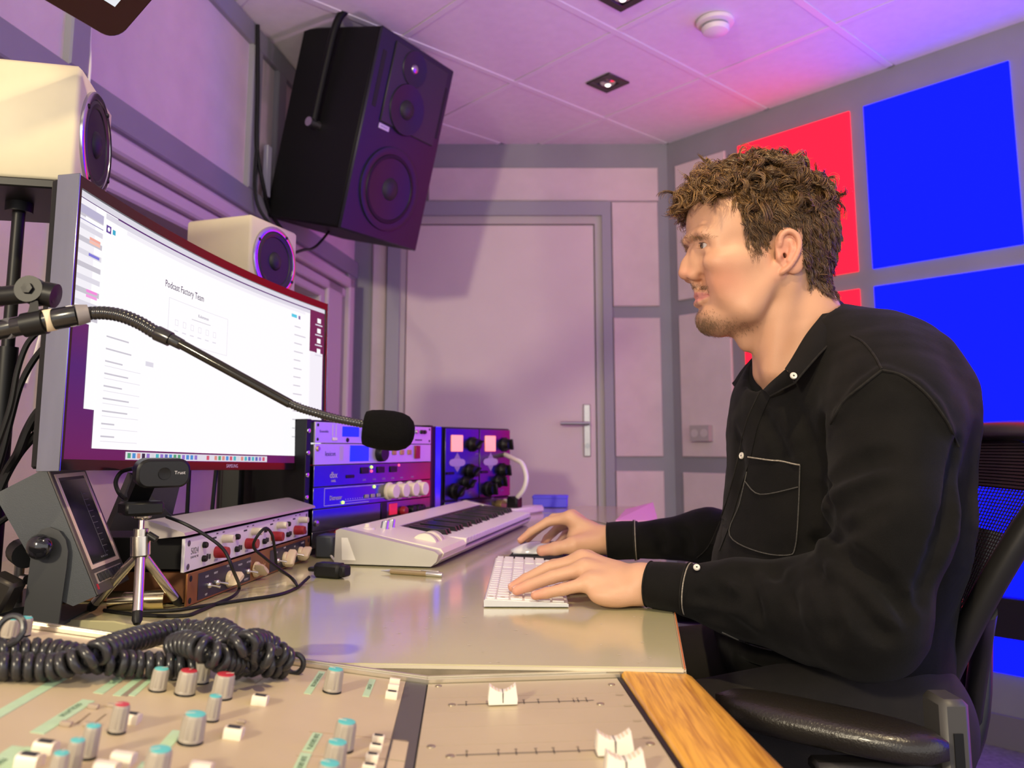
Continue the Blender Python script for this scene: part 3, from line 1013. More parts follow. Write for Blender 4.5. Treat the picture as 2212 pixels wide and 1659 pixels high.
for y in (.06, .085, .192, .315, .400):
    toggle(u, y, .020, -.003)
for t, y, z in (('GAIN', .055, .033), ('INPUT', .083, .034), ('FOCUS', .125, .038), ('THRESH', .165, .034), ('ATTACK', .198, .034), ('OUTPUT', .19, .008), ('OFF', .055, .008), ('RELEASE', .31, .034), ('GAIN', .35, .038), ('OUTPUT', .44, .036), ('MIX', .40, .034)):
    u.text(t, y, z, .0042, LIGHTINK, .0009)
u.text('phœnix', .246, .020, .017, mat('gold_print', (.62, .40, .18), .45), .0004, .8)
M5b = M5 @ T(-.004, -.004, U1 + .002)
SILVERP = mat('silver_white_panel', (.74, .72, .74), .38, .1)
pt = thing('white_preamp', 'white faced four channel preamp with red and cream knobs', 'rack unit', M=M5b)
u = Unit(pt, M5b)
u.box('front_panel', 0, .483, 0, U1 + .001, -.005, .0, SILVERP)
u.box('chassis', .022, .461, .001, U1 - .001, -.24, -.005, BLACK)
for z in (.0065, U1 - .0065):
    for y in (.011, .474):
        u.lathe('rack_hole', y, z, [(0, 0), (.0042, 0), (.0036, .0003), (0, .0003)], mat('rack_hole_grey', (.12, .11, .11), .5, .6), .0003, 14)
u.text('5024', .028, .026, .0125, mat('grey_print', (.16, .15, .17), .6), .0004, .9)
u.text('QUAD MIC PRE', .028, .018, .0042, MATS['grey_print'], .0004, .8)
REDK = mat('red_knob', (.30, .012, .018), .38)
IVK = mat('ivory_knob', (.66, .60, .48), .4)
for k in range(4):
    y0 = .050 + .107 * k
    for z in (.012, .031):
        o = u.lathe('push_button', y0 + .004, z, [(0, 0), (.0045, 0), (.0045, .004), (.0036, .006), (0, .006)], BLACK, 0, 16)
    u.box('display_slot', y0 + .031, y0 + .043, .036, .0385, 0, .0004, INK, 0)
    o = u.knob(y0 + .044, .016, .0085, .019, REDK, name='gain_knob')
    o = u.knob(y0 + .066, .033, .0062, .017, IVK, name='trim_knob')
    u.box('legend', y0 + .038, y0 + .05, .003, .006, 0, .0003, mat('legend_grey', (.35, .34, .40), .6), 0)
    for q, z in ((.014, .010), (.021, .009)):
        u.box('slide_switch', y0 + q, y0 + q + .004, z, z + .007, 0, .0015, INK, .0004)
    for i in range(3):
        u.led(y0 + .071 + i * .006, .016, .0016, BLUEL if (k, i) in ((1, 0), (1, 1), (2, 0), (2, 1), (3, 1), (3, 2), (1, 2)) else mat('led_off', (.1, .1, .15), .3))
    u.text('GAIN', y0 + .066, .0425, .003, INK, .0003)
    u.text('TRIM', y0 + .045, .0425, .003, INK, .0003)
hd = thing('silver_hood', 'sloping silver grey hood resting above the white preamp', 'hood', M=M5b @ T(0, 0, U1))
M_ = M5b
q = MB()
prof = [(.006, .0505), (.004, .0545), (-.048, .0700), (-.056, .0700), (-.056, .0465), (-.03, .0465)]
q.loft([[M_ @ V((x, y, z)) for x, z in prof] for y in (-.012, .508)])
obj('hood_shell', q, mat('silver_grey_paint', (.46, .41, .39), .45, .35, var=.03), hd, smooth=30)
# chrome tube lying on the desk
q = MB().cyl(DK(236, 1298, .0125), DK(356, 1294, .0125), .0125, n=28)
one('metal_tube', q, mat('brass_chrome', (.75, .62, .38), .2, 1), 'shiny brass toned metal tube lying behind the mini tripod', 'tube', DK(310, 1310))
# ---- small power adapters
q = thing('plug_adapter', 'black plug-in power adapter lying beside the valve unit', 'adapter', DK(710, 1245))
Mp = MX.Translation(DK(712, 1248)) @ RZ(R(-24))
obj('case', MB().box((0, 0, .0125), (.052, .028, .024), Mp, bev=.005), RUBBER, q)
obj('plug_nose', MB().box((.030, 0, .0125), (.012, .022, .018), Mp, bev=.003), RUBBER, q)
obj('usb_plug', MB().box((-.034, 0, .012), (.016, .012, .007), Mp, bev=.002), BLACK, q)
q = thing('power_brick', 'blue grey power brick standing behind the black adapter', 'adapter', DK(705, 1195))
Mp = MX.Translation(DK(700, 1206)) @ RZ(R(-8))
obj('case', MB().box((0, .02, .022), (.036, .05, .044), Mp, bev=.004), mat('slate_plastic', (.045, .055, .07), .5), q)
obj('cord', MB().tube(spline([Mp @ V((.0, .045, .03)), Mp @ V((.03, .10, .05)), Mp @ V((.0, .2, .03))], 6), .0022, 6), WHITE, q)
obj('output_lead', MB().tube(spline([Mp @ V((.018, -.01, .006)), DK(726, 1215, .003), DK(718, 1222, .003), DK(690, 1224, .003)], 6), .0022, 6), WHITE, q)
# black cable loops in front of the units
cb = thing('usb_cable', 'thin black usb cable looping in front of the two rack units', 'cable', DK(520, 1300))
UP = lambda px, py, d: P(px, py, d)
obj('cord', MB().tube(spline([UP(360, 1116, 1.11), UP(400, 1132, 1.10), UP(450, 1160, 1.105), UP(485, 1190, 1.11), UP(505, 1235, 1.12), DK(517, 1268, .012), DK(505, 1287, .006), DK(470, 1303, .0025), DK(430, 1320, .0025), DK(395, 1330, .0025), DK(300, 1328, .0025), DK(225, 1318, .0025)], 8), .0024, 8), RUBBER, cb)
obj('cord', MB().tube(spline([DK(668, 1246, .010), DK(655, 1258, .004), DK(640, 1270, .0025), DK(600, 1285, .0025), DK(520, 1297, .0025), DK(440, 1309, .0025), DK(380, 1318, .0025), DK(300, 1322, .0025)], 8), .0024, 8), RUBBER, cb)
obj('cord', MB().tube(spline([DK(642, 1266, .006), DK(632, 1250, .012), UP(600, 1226, 1.27), UP(572, 1205, 1.24), UP(548, 1182, 1.22), UP(556, 1158, 1.21), UP(574, 1141, 1.22), UP(588, 1156, 1.24), UP(594, 1190, 1.27), UP(600, 1226, 1.30), DK(625, 1245, .008), DK(640, 1262, .003)], 8), .0022, 8), RUBBER, cb)

# ---- rack tower
MT = MX.Translation((-.306, 1.878, 0)) @ RZ(R(-23.5))
GLOSS = mat('dark_anodised_front', (.20, .20, .23), .22, 1, var=.04)
GLOSS2 = mat('black_glossy_front', (.14, .14, .16), .26, 1)
SILV = mat('silver_anodised_front', (.62, .60, .66), .42, .55)
SCREENB = mat('blue_lcd', (.01, .015, .25), .2, emit=(.005, .015, .75), estr=1)
zt = 1.0195
W2 = .2413
rk = thing('equipment_rack', 'black open rack frame holding the blue lit processors', 'rack', M=MT @ T(0, 0, DZ))
u = Unit(rk, MT)
for y in (-.262, .246):
    u.box('rack_post', y, y + .016, DZ, zt + .004, -.17, -.006, BLACK, .001)
u.box('rack_base', -.262, .262, DZ, DZ + .012, -.17, -.006, BLACK, .001)
u.box('rack_top', -.262, .262, zt - .002, zt + .004, -.17, -.03, BLACK, .001)
u.box('rack_back', -.25, .25, DZ + .012, zt - .002, -.17, -.16, BLACK, .001)
sc_me = mesh_of('rack_screw', MB().lathe([(0, 0), (.005, 0), (.0045, .002), (.0025, .003), (0, .003)], n=12), CHROME)
for i in range(5):
    inst('rack_screw', sc_me, rk, u.fr(-.256, zt - .02 - U1 * i, -.005))
def runit(i, name, label, m, hz=U1 - .0015):
    z0 = zt - U1 * (i + 1)
    t = thing(name, label, 'rack unit', M=MT @ T(0, 0, z0), group='units in the rack')
    v = Unit(t, MT)
    v.z0 = z0
    v.box('front_panel', -W2, W2, z0, z0 + hz, -.004, 0, m)
    v.box('chassis', -.218, .218, z0 + .001, z0 + hz - .001, -.15, -.004, BLACK)
    return v
v = runit(0, 'audio_interface', 'topmost silver unit of the rack with a blue screen', SILV)
z0 = v.z0
ear_holes(v, 2 * W2, z0, U1, -W2)
v.text('Ensemble', -.212, z0 + .024, .008, mat('violet_print', (.06, .04, .30), .5))
for y in (-.183, -.171):
    v.box('meter_bar', y, y + .0022, z0 + .014, z0 + .04, 0, .0004, LIGHTINK, 0)
v.box('blue_screen', -.148, -.085, z0 + .014, z0 + .036, 0, .0006, SCREENB, .0003)
v.box('power_button', -.183, -.166, z0 + .005, z0 + .012, 0, .002, WHITE, .001)
v.lathe('jack', -.128, z0 + .007, [(0, 0), (.005, 0), (.004, .002), (0, .002)], BLACK, 0, 16)
v.knob(-.05, z0 + .022, .013, .014, BLACK)
for y in (.165, .19, .205):
    v.knob(y, z0 + .03, .005, .006, STEEL if y == .165 else BLACK)
v.box('slot', .16, .195, z0 + .008, z0 + .011, 0, .0004, INK, 0)
v = runit(1, 'reverb_processor', 'silver rack unit with wide blue screen and red power rocker', SILV)
z0 = v.z0
v.lathe('rack_screw', -W2 + .01, z0 + .033, [(0, 0), (.006, 0), (.004, .004), (0, .004)], mat('brass_screw', (.7, .55, .3), .3, 1))
v.text('lexicon', -.188, z0 + .022, .014, MATS['violet_print'], sx=.9)
v.box('level_window', -.155, -.142, z0 + .008, z0 + .038, 0, .0003, mat('lavender_window', (.5, .42, .6), .5), 0)
v.box('blue_screen', -.118, -.045, z0 + .005, z0 + .04, 0, .0012, SCREENB, .001)
v.knob(.0, z0 + .022, .019, .016, BLACK, name='select_wheel')
AMB = mat('amber_button', (.45, .24, .08), .45)
for y in (.055, .09, .125):
    v.box('preset_button', y, y + .016, z0 + .018, z0 + .03, 0, .003, AMB, .001)
v.box('power_rocker', .158, .18, z0 + .008, z0 + .04, 0, .005, mat('red_rocker', (.25, .01, .02), .3), .001)
v = runit(2, 'compressor_unit', 'dark rack unit with white logo and three black keys', GLOSS)
z0 = v.z0
v.text('dbx', -.175, z0 + .022, .018, LIGHTINK)
v.text('160SL', -.175, z0 + .010, .007, LIGHTINK)
for y in (-.075, -.01, .045):
    v.box('black_key', y, y + .03, z0 + .022, z0 + .036, 0, .003, BLACK, .001)
v.box('black_key', -.13, -.10, z0 + .014, z0 + .021, 0, .002, BLACK, .001)
v.led(-.033, z0 + .036, .0034, GREENL)
v.led(-.033, z0 + .027, .0034, REDL)
v.led(.085, z0 + .038, .0030, REDL)
for y in (-.06, -.02, .02, .06, .10, .15):
    v.text('LEVEL', y, z0 + .008, .005, mat('lavender_ink', (.35, .28, .5), .6))
v = runit(3, 'dynamics_unit', 'dark rack unit with four large cream knobs', GLOSS)
z0 = v.z0
v.text('Distressor', -.165, z0 + .019, .0135, LIGHTINK, sx=.75)
for a in ((-.205, .02, .0395, .0405), (-.205, -.204, .004, .0405), (-.205, -.04, .004, .005), (-.15, .03, .0095, .0103)):
    v.box('white_outline', a[0], a[1], z0 + a[2], z0 + a[3], 0, .0003, LIGHTINK, 0)
v.led(-.02, z0 + .036, .0036, GREENL)
v.led(-.14, z0 + .008, .0036, GREENL)
for y in (-.058, -.034, -.01):
    v.box('key', y, y + .015, z0 + .012, z0 + .02, 0, .003, mat('stone_key', (.35, .32, .28), .5), .001)
for i in range(9):
    v.box('tick', -.13 + i * .009, -.1285 + i * .009, z0 + .013, z0 + .015, 0, .0003, LIGHTINK, 0)
KNC = mat('cream_large_knob', (.74, .66, .50), .4)
for i in range(4):
    y = .042 + i * .046
    o = v.lathe('large_knob', y, z0 + .023, [(0, 0), (.0205, 0), (.0205, .004), (.0165, .006), (.0165, .02), (.015, .022), (0, .022)], KNC, 0, 24)
v = runit(4, 'blank_processor', 'dark rack unit with a small red square below the cream knobs', GLOSS)
z0 = v.z0
v.lathe('rack_screw', -W2 + .012, z0 + .016, [(0, 0), (.007, 0), (.0055, .004), (0, .005)], STEEL)
v.box('red_square', .045, .08, z0 + .012, z0 + .038, 0, .002, mat('red_tile', (.5, .02, .04), .4, emit=(.5, .01, .03), estr=.5), .001)
v.box('black_column', .01, .035, z0, z0 + .042, 0, .002, BLACK, .001)
for y in (.105, .145, .17, .19):
    v.knob(y, z0 + .018, .011, .012, BLACK if y > .11 else REDK)
z0 = DZ + .002
t = thing('equaliser_unit', 'lowest dark rack unit with one red and four black knobs', 'rack unit', M=MT @ T(0, 0, z0), group='units in the rack')
v = Unit(t, MT)
v.box('front_panel', -W2, W2, z0 + .012, z0 + .044, -.004, 0, GLOSS2)
v.box('chassis', -.218, .218, z0 + .013, z0 + .043, -.15, -.004, BLACK)
for i, y in enumerate((-.155, -.105, -.06, -.015, .03)):
    v.knob(y, z0 + .029, .015 if i == 0 else .0125, .016, REDK if i == 0 else BLACK)

# ---- case with two preamp modules
K_ = 1.13
MM = MX.Translation((-.0932 * K_, 2.3201 * K_, CZ)) @ RZ(R(-36.5)) @ MX.Diagonal((K_, K_, K_, 1)) @ T(0, 0, -CZ)
ZC = CZ + (DZ + .0005 - CZ) / K_
mt = thing('preamp_case', 'black case with two dark preamp modules and glowing meters', 'preamp', M=MM @ T(0, 0, ZC))
u = Unit(mt, MM)
u.box('case', -.165, .150, ZC, 1.022, -.15, -.006, BLACK, .002)
u.box('rack_ear', -.185, -.162, ZC + .03, 1.022, -.012, -.002, mat('ear_anodised', (.5, .5, .55), .18, 1), .001)
u.box('rack_rail', -.203, -.185, ZC, 1.022, -.15, .0, BLACK, .001)
METER = mat('vu_meter_glow', (.5, .3, .25), .4, emit=(1, .22, .16), estr=.75)
DIA = mat('module_logo', (.36, .26, .42), .5)
for k in range(2):
    y0 = -.147 + k * .149
    m = u.box('module_panel', y0, y0 + .145, .825, 1.018, -.006, 0, GLOSS2, .001)
    u.box('vu_meter', y0 + .022, y0 + .072, .955, 1.0, 0, .003, METER, .002, m)
    obj('logo', MB().add([u.p(y0 + .05 + dy, .925 + dz, .0005) for dy, dz in ((-.022, 0), (0, .027), (.022, 0), (0, -.027))], [(0, 1, 2, 3)]), DIA, m, smooth=0)
    obj('logo_band', MB().add([u.p(y0 + .05 + .034 * math.copysign(abs(math.cos(a)) ** .5, math.cos(a)), .925 + .0105 * math.sin(a), .0008) for a in np.linspace(0, 6.283, 21)[:-1]], [tuple(range(20))]), mat('module_logo_band', (.48, .36, .56), .5), m, smooth=0)
    for y, z, r in ((.115, .975, .021), (.105, .900, .021), (.04, .848, .022), (.086, .868, .019)):
        kn = u.lathe('knob', y0 + y, z, [(0, 0), (r, 0), (r, .006), (r * .8, .010), (r * .72, .024), (0, .025)], BLACK, 0, 22)
        obj('grip', MB().box((0, 0, .028), (r * 1.5, .006, .012), u.fr(y0 + y, z, 0) @ RZ(R(40 + 60 * k)), bev=.002), BLACK, kn)
        u.text('gain', y0 + y + .02, z - .026, .008, DIA, .0006, parent=m)
    u.box('switch_bar', y0 + .005, y0 + .035, .893, .900, 0, .004, BLACK, .001, m)
m = u.box('module_panel', -.147, .147, ZC + .006, .82, -.006, 0, GLOSS2, .001)
for y, z in ((-.06, .785), (.02, .79), (.09, .80)):
    u.knob(y, z, .016, .02, BLACK if y < .05 else mat('brass_knob', (.4, .28, .12), .4, .6))
cw = thing('white_cable', 'thick white cable looping beside the preamp case', 'cable', DK(1115, 1080))
obj('cord', MB().tube(spline([u.p(.15, .955, -.05), P(1112, 992, 2.66), P(1128, 1002, 2.63), P(1137, 1030, 2.61), P(1132, 1055, 2.61), P(1118, 1074, 2.63), P(1108, 1083, 2.68), u.p(.15, .81, -.08)], 8), .0078, 10), WHITE, cw)
# blue box, pale pads and pink folder on the far worktop
b = DK(1147, 1096)
q = thing('blue_box', 'small bright blue box on the far worktop', 'box', DK(1190, 1094))
Mq = MX.Translation(DK(1188, 1097)) @ RZ(R(-6))
obj('box_body', MB().box((0, .03, .0225), (.125, .07, .035), Mq @ T(0, 0, -.004), bev=.003), mat('blue_card', (.10, .08, .9), .45), q)
obj('box_lid', MB().box((0, .03, .042), (.129, .074, .012), Mq @ T(0, 0, -.004), bev=.003), MATS['blue_card'], q)
q = thing('cable_tray', 'low white power strip beside the preamp case', 'power strip', DK(1125, 1110))
Mq = MX.Translation(DK(1118, 1112)) @ RZ(R(-30))
obj('strip_body', MB().box((0, .02, .012), (.06, .22, .024), Mq, bev=.006), WHITE, q)
obj('plug', MB().box((0, -.02, .04), (.04, .04, .04), Mq, bev=.006), BLACK, q)
pf = [DK(1330, 1131, .002), DK(1418, 1130, .002), DK(1410, 1101, .03), DK(1352, 1118, .012)]
q = thing('pink_folder', 'pink card folder on the edge of the far worktop', 'folder', DK(1380, 1128))
FOLD = mat('pink_card', (.78, .36, .60), .6)
lo4 = [DK(1330, 1131, .001), DK(1421, 1131, .001), DK(1418, 1112, .001), DK(1352, 1112, .001)]
obj('lower_cover', MB().loft([lo4, [p + V((0, 0, .004)) for p in lo4]]), FOLD, q, smooth=0)
hi4 = [lo4[0] + V((0, 0, .005)), lo4[1] + V((0, 0, .005)), lo4[2] + V((-.01, 0, .036)), lo4[3] + V((0, 0, .014))]
obj('upper_cover', MB().loft([hi4, [p + V((0, 0, .004)) for p in hi4]]), FOLD, q, smooth=0)

# ================================================================ white music keyboard
MK = MX.Translation(DK(725, 1219)) @ RZ(R(-12.6))
KBW = mat('keyboard_cream', (.78, .72, .60), .38)
KBS = mat('keyboard_silver', (.56, .54, .49), .34, .3)
WKEY = mat('white_key', (.82, .78, .70), .3)
BKEY = mat('black_key', (.012, .012, .014), .3)
mk = thing('music_keyboard', 'white and silver music keyboard on the desk by the mouse', 'keyboard', M=MK)
LK, WK_ = .83, .20
zt_ = lambda x: .064 - .036 * x / WK_
def sec(pts, y0, y1, mb=None, mi=0):
    return (mb or MB()).loft([[MK @ V((x, y, z)) for x, z in pts[::-1]] for y in (y0, y1)], mi)
obj('base', sec([(.0, .002), (WK_ - .012, .002), (WK_ - .004, .006), (WK_ + .004, .014), (WK_, .018), (.008, .050), (.002, .046)], 0.004, LK), KBS, mk, smooth=30)
obj('end_cap', sec([(.002, .003), (WK_ - .01, .003), (WK_, .012), (WK_ + .004, .024), (WK_ - .004, .030), (.012, .0665), (.004, .063)], -.012, .014), KBS, mk, smooth=30)
obj('end_cap', sec([(.002, .003), (WK_ - .01, .003), (WK_, .012), (WK_ + .004, .024), (WK_ - .004, .030), (.012, .0665), (.004, .063)], LK - .01, LK + .012), KBS, mk, smooth=30)
obj('end_inlay', MB().prism([(.018, .010), (.045, .010), (.028, .050), (.016, .050)], .0121, .0130, MK @ frame((0, 0, 0), (1, 0, 0), (0, 0, 1), (0, -1, 0))), WHITE, mk)
KY0 = .165
obj('control_top', sec([(.006, .045), (WK_ + .002, .014), (WK_ + .006, .024), (WK_, .032), (.012, .0655), (.007, .062)], .014, KY0), KBW, mk, smooth=30)
obj('rear_top', sec([(.006, .045), (.060, .035), (.060, .056), (.012, .0655), (.007, .062)], KY0, LK - .01), KBW, mk, smooth=30)
obj('key_slip', sec([(.062, .030), (.075, .028), (.075, .050), (.062, .055)], KY0, LK - .01), BLACK, mk, smooth=30)
nw = 28
kw = (LK - .012 - KY0) / nw
wk = mesh_of('white_key', MB().box((0, 0, 0), (.128, kw - .0009, .012), bev=.0012), WKEY)
bk = mesh_of('black_key', MB().prism([(-.042, 0), (.042, 0), (.036, .011), (-.042, .0125)], -.0052, .0052, frame((0, 0, 0), (1, 0, 0), (0, 0, 1), (0, -1, 0)), bev=.001), BKEY)
tilt = MX.Rotation(R(3.5), 4, 'Y')
for i in range(nw):
    y = KY0 + kw * (i + .5)
    inst('white_key', wk, mk, MK @ T(.142, y, .0335) @ tilt)
    if i % 7 in (0, 1, 3, 4, 5) and i < nw - 1:
        inst('black_key', bk, mk, MK @ T(.118, y + kw / 2, .0400) @ tilt)
u = Unit(mk, MK)
SLV = mat('silver_knob', (.66, .64, .62), .25, .8)
tp = lambda x: MK @ frame((x[0], x[1], zt_(x[0])), (1, 0, 0), (0, 1, 0), (.18, 0, 1))
for x, y in ((.055, .10), (.055, .135)):
    obj('knob', MB().lathe([(0, 0), (.0095, 0), (.0095, .002), (.008, .004), (.0075, .016), (.006, .018), (0, .018)], tp((x, y)), 18), SLV, mk)
obj('joystick', MB().lathe([(0, 0), (.017, 0), (.015, .004), (.006, .006), (.005, .012), (0, .013)], tp((.035, .06)), 18), KBW, mk)
for y in (.075, .112):
    w = MB()
    w.cyl(MK @ V((.150, y - .0105, .026)), MK @ V((.150, y + .0105, .026)), .027, n=36)
    o = obj('wheel', w, KBW, mk, smooth=30)
    w = MB()
    for a in np.linspace(.5, 2.6, 26):
        c = MK @ V((.150 + math.cos(a) * .0271, y, .026 + math.sin(a) * .0271))
        w.box((0, 0, 0), (.0012, .006, .0012), frame(c, MK.to_3x3() @ V((-math.sin(a), 0, math.cos(a))), MK.to_3x3() @ V((0, 1, 0)), MK.to_3x3() @ V((math.cos(a), 0, math.sin(a)))))
    g = obj('wheel_grip', w, mat('grip_grey', (.40, .36, .29), .5), o, smooth=0)
    g['kind'] = 'stuff'
for i in range(4):
    obj('button', MB().box((.085 + .0 * i, .05 + .022 * i, zt_(.085)), (.010, .014, .004), MK, bev=.001), mat('grey_button', (.60, .55, .46), .45), mk)
# pen
a, b = DK(824, 1233, .0042), DK(956, 1242, .0042)
d = (b - a).normalized()
pn = thing('ballpoint_pen', 'beige ballpoint pen with silver tip on the desk', 'pen', DK(890, 1238))
L_ = (b - a).length
fr = frame(a, *basis(d))
TAN = mat('pen_barrel', (.34, .25, .14), .3, .3)
obj('tip', MB().lathe([(0, 0), (.0007, .0), (.001, .004), (.0033, .017), (.004, .019), (0, .019)], fr, 14), SLV, pn)
obj('barrel', MB().lathe([(0, .019), (.0042, .019), (.0043, L_ - .03), (0, L_ - .03)], fr, 14), TAN, pn)
obj('cap', MB().lathe([(0, L_ - .03), (.0042, L_ - .03), (.0040, L_ - .002), (.003, L_), (0, L_)], fr, 14), SLV, pn)
obj('clip', MB().box((0, .0052, L_ - .024), (.003, .0012, .034), fr, bev=.0004), SLV, pn)

# ================================================================ computer keyboard, mouse, mat
MKB = MX.Translation(DK(1045, 1313)) @ RZ(R(-1.0))
kbd = thing('computer_keyboard', 'slim aluminium computer keyboard with white keys under the left hand', 'keyboard', M=MKB)
KALU = mat('keyboard_aluminium', (.70, .70, .70), .35, .7)
KPL = mat('keyboard_top_white', (.80, .78, .74), .4)
sl = MX.Rotation(R(2.6), 4, 'Y')
q = MB()
q.loft([[MKB @ V((x, y, z)) for x, z in ((.115, .0015), (.115, .0052), (0, .0105), (0, .0015))] for y in (0, .42)])
obj('body', q, KALU, kbd, smooth=20)
q = MB().loft([[MKB @ V((x, y, z)) for x, z in ((.1135, .0050), (.1135, .0058), (.0015, .0111), (.0015, .0103))] for y in (.0015, .4185)])
obj('top_plate', q, KPL, kbd, smooth=20)
kz = lambda x: .0112 - .0054 * x / .115
rows = [[1] * 14 + [0, 1, 1, 1, 0, 1, 1, 1, 1], [1] * 13 + [1.5, -.5 + .5, 0, 1, 1, 1, 0, 1, 1, 1, 1], ]
MAINR = ([1.07] * 14, [1] * 13 + [2], [1.5] + [1] * 12 + [1.5], [1.8] + [1] * 11 + [2.2], [2.3] + [1] * 10 + [2.7], [1.5, 1.25, 1.35, 6.8, 1.35, 1.25, 1.5])
keyme = {}
KEYM = mat('key_white', (.84, .82, .78), .38)
def key(x, y, w, l):
    k = (round(w, 4), round(l, 4))
    if k not in keyme:
        keyme[k] = mesh_of('key', MB().box((0, 0, .0010), (w, l, .0022), bev=.0008), KEYM)
    inst('key', keyme[k], kbd, MKB @ T(x, y, kz(x)) @ sl)
pit = .01895
for r, row in enumerate(MAINR):
    h = .0115 if r == 0 else .0163
    x = .0095 if r == 0 else .0255 + (r - 1) * pit
    y = .0045
    sc_ = 15 * pit / sum(row)
    for w in row:
        w *= sc_
        key(x, y + w / 2, h if r else .0115, w - .0027)
        y += w
    y0 = .0045 + 15.25 * pit
    for c in range(3):
        if r in (0, 1, 2) or (r == 5) or (r == 4 and c == 1):
            key(x, y0 + (c + .5) * pit, h, pit - .0027)
    y0 += 3.25 * pit
    for c in range(4):
        if r < 5 or c in (0, 2):
            key(x, y0 + (c + .5) * pit, h, pit - .0027)
leg = MB()
for (x, y) in ((.0095, .014), (.0255, .012), (.0444, .016)):
    leg.lathe([(0, 0), (.0036, 0), (0, .0001)], MKB @ T(x, y, kz(x) + .0022) @ sl, 10)
obj('key_legend', leg, mat('key_legend_tan', (.55, .47, .33), .6), kbd)
mp_ = thing('mouse_mat', 'thin black mouse mat under the right hand', 'mat', DK(1200, 1204))
pm = [DK(1096, 1207), DK(1330, 1222), DK(1300, 1172), DK(1130, 1172)]
obj('pad', MB().prism([xy(p) for p in pm], DZ + .0003, DZ + .003, bev=.001), BLACKM, mp_)
ms = thing('computer_mouse', 'flat white computer mouse under the fingers of the right hand', 'mouse', DK(1150, 1200))
mc = DK(1163, 1199)
mc.z = 0
MM_ = MX.Translation((mc.x, mc.y, DZ + .003)) @ RZ(R(-4))
q = MB()
rings = []
for k in range(13):
    t = -1 + 2 * k / 12
    w = .0285 * math.sqrt(max(0, 1 - abs(t) ** 3.2)) + .0005
    hz = .004 + .0165 * max(0, 1 - abs(t) ** 2.2)
    prof = []
    for j in range(17):
        a = math.pi * j / 16
        prof.append((math.cos(a) * w, .003 + math.sin(a) ** .8 * hz))
    rings.append([MM_ @ V((t * .056, y, z)) for y, z in prof[::-1]])
q.loft(rings)
obj('shell', q, mat('mouse_white', (.85, .84, .82), .15, coat=.5), ms, smooth=60)
obj('sole', MB().box((0, 0, .002), (.10, .05, .003), MM_, bev=.001), mat('mouse_base', (.5, .5, .5), .3, .8), ms)
# ================================================================ curved monitor
def EM(loc, e):
    return MX.Translation(loc) @ Euler([R(a) for a in e], 'XYZ').to_matrix().to_4x4()
MMON = EM((-.4727, 1.365, 1.111), (-1.4, -1.25, -9.0))
mon = thing('curved_monitor', 'wide curved computer monitor showing a white web page', 'monitor', M=MMON @ T(0, 0, -.18))
MW, MH, MR = .812, .364, 2.6
cx = lambda y: -((MW / 2) ** 2 - y * y) / (2 * MR)
GLB = mat('glossy_bezel', (.010, .006, .007), .14, spec=.42)
MSIL = mat('monitor_silver_side', (.30, .33, .38), .26, .9, stretch=(1, 1, .1), var=.12, vscale=40)
ny = 28
ys = [-MW / 2 + MW * i / ny for i in range(ny + 1)]
def mon_slab(z0, z1, x0, x1, y0=None, y1=None):
    yy = ys if y0 is None else [y0 + (y1 - y0) * i / 8 for i in range(9)]
    mb = MB()
    return mb.loft([[MMON @ V((cx(y) + x, y, z)) for x, z in ((x0, z0), (x0, z1), (x1, z1), (x1, z0))] for y in yy])
obj('back_shell', mon_slab(-MH / 2, MH / 2, -.026, -.004), BLACK, mon, smooth=30)
bz = .011
obj('bezel_top', mon_slab(MH / 2 - .015, MH / 2, -.004, .0015), GLB, mon, smooth=30)
obj('bezel_bottom', mon_slab(-MH / 2, -MH / 2 + .013, -.004, .0015), GLB, mon, smooth=30)
obj('bezel_side', mon_slab(-MH / 2 + .013, MH / 2 - .015, -.004, .0015, -MW / 2, -MW / 2 + .006), GLB, mon, smooth=30)
obj('bezel_side', mon_slab(-MH / 2 + .013, MH / 2 - .015, -.004, .0015, MW / 2 - .006, MW / 2), GLB, mon, smooth=30)
for s in (-1, 1):
    obj('side_trim', MB().box((-.013, s * (MW / 2 + .0012), 0), (.031, .0026, MH + .003), MMON, bev=.0008), MSIL, mon)
obj('back_edge', MB().box((-.034, -MW / 2 + .008, 0), (.012, .014, MH - .004), MMON, bev=.003), BLACK, mon)
sw0, sw1, sh0, sh1 = -MW / 2 + .006, MW / 2 - .006, -MH / 2 + .013, MH / 2 - .015
def SCR(u, v, off=0):
    y = sw0 + (sw1 - sw0) * u
    return MMON @ V((cx(y) + off, y, sh0 + (sh1 - sh0) * v))
def rect(u0, v0, u1, v1, off, mb=None, mi=0):
    n = 1 + int(abs(u1 - u0) * 26)
    return (mb or MB()).grid([[SCR(u0 + (u1 - u0) * i / n, v, off) for i in range(n + 1)] for v in (v0, v1)], mi)
def em(name, c, s=1.):
    return mat(name, (.01, .01, .01), .4, emit=srgb(*c), estr=s * .56, spec=.2)
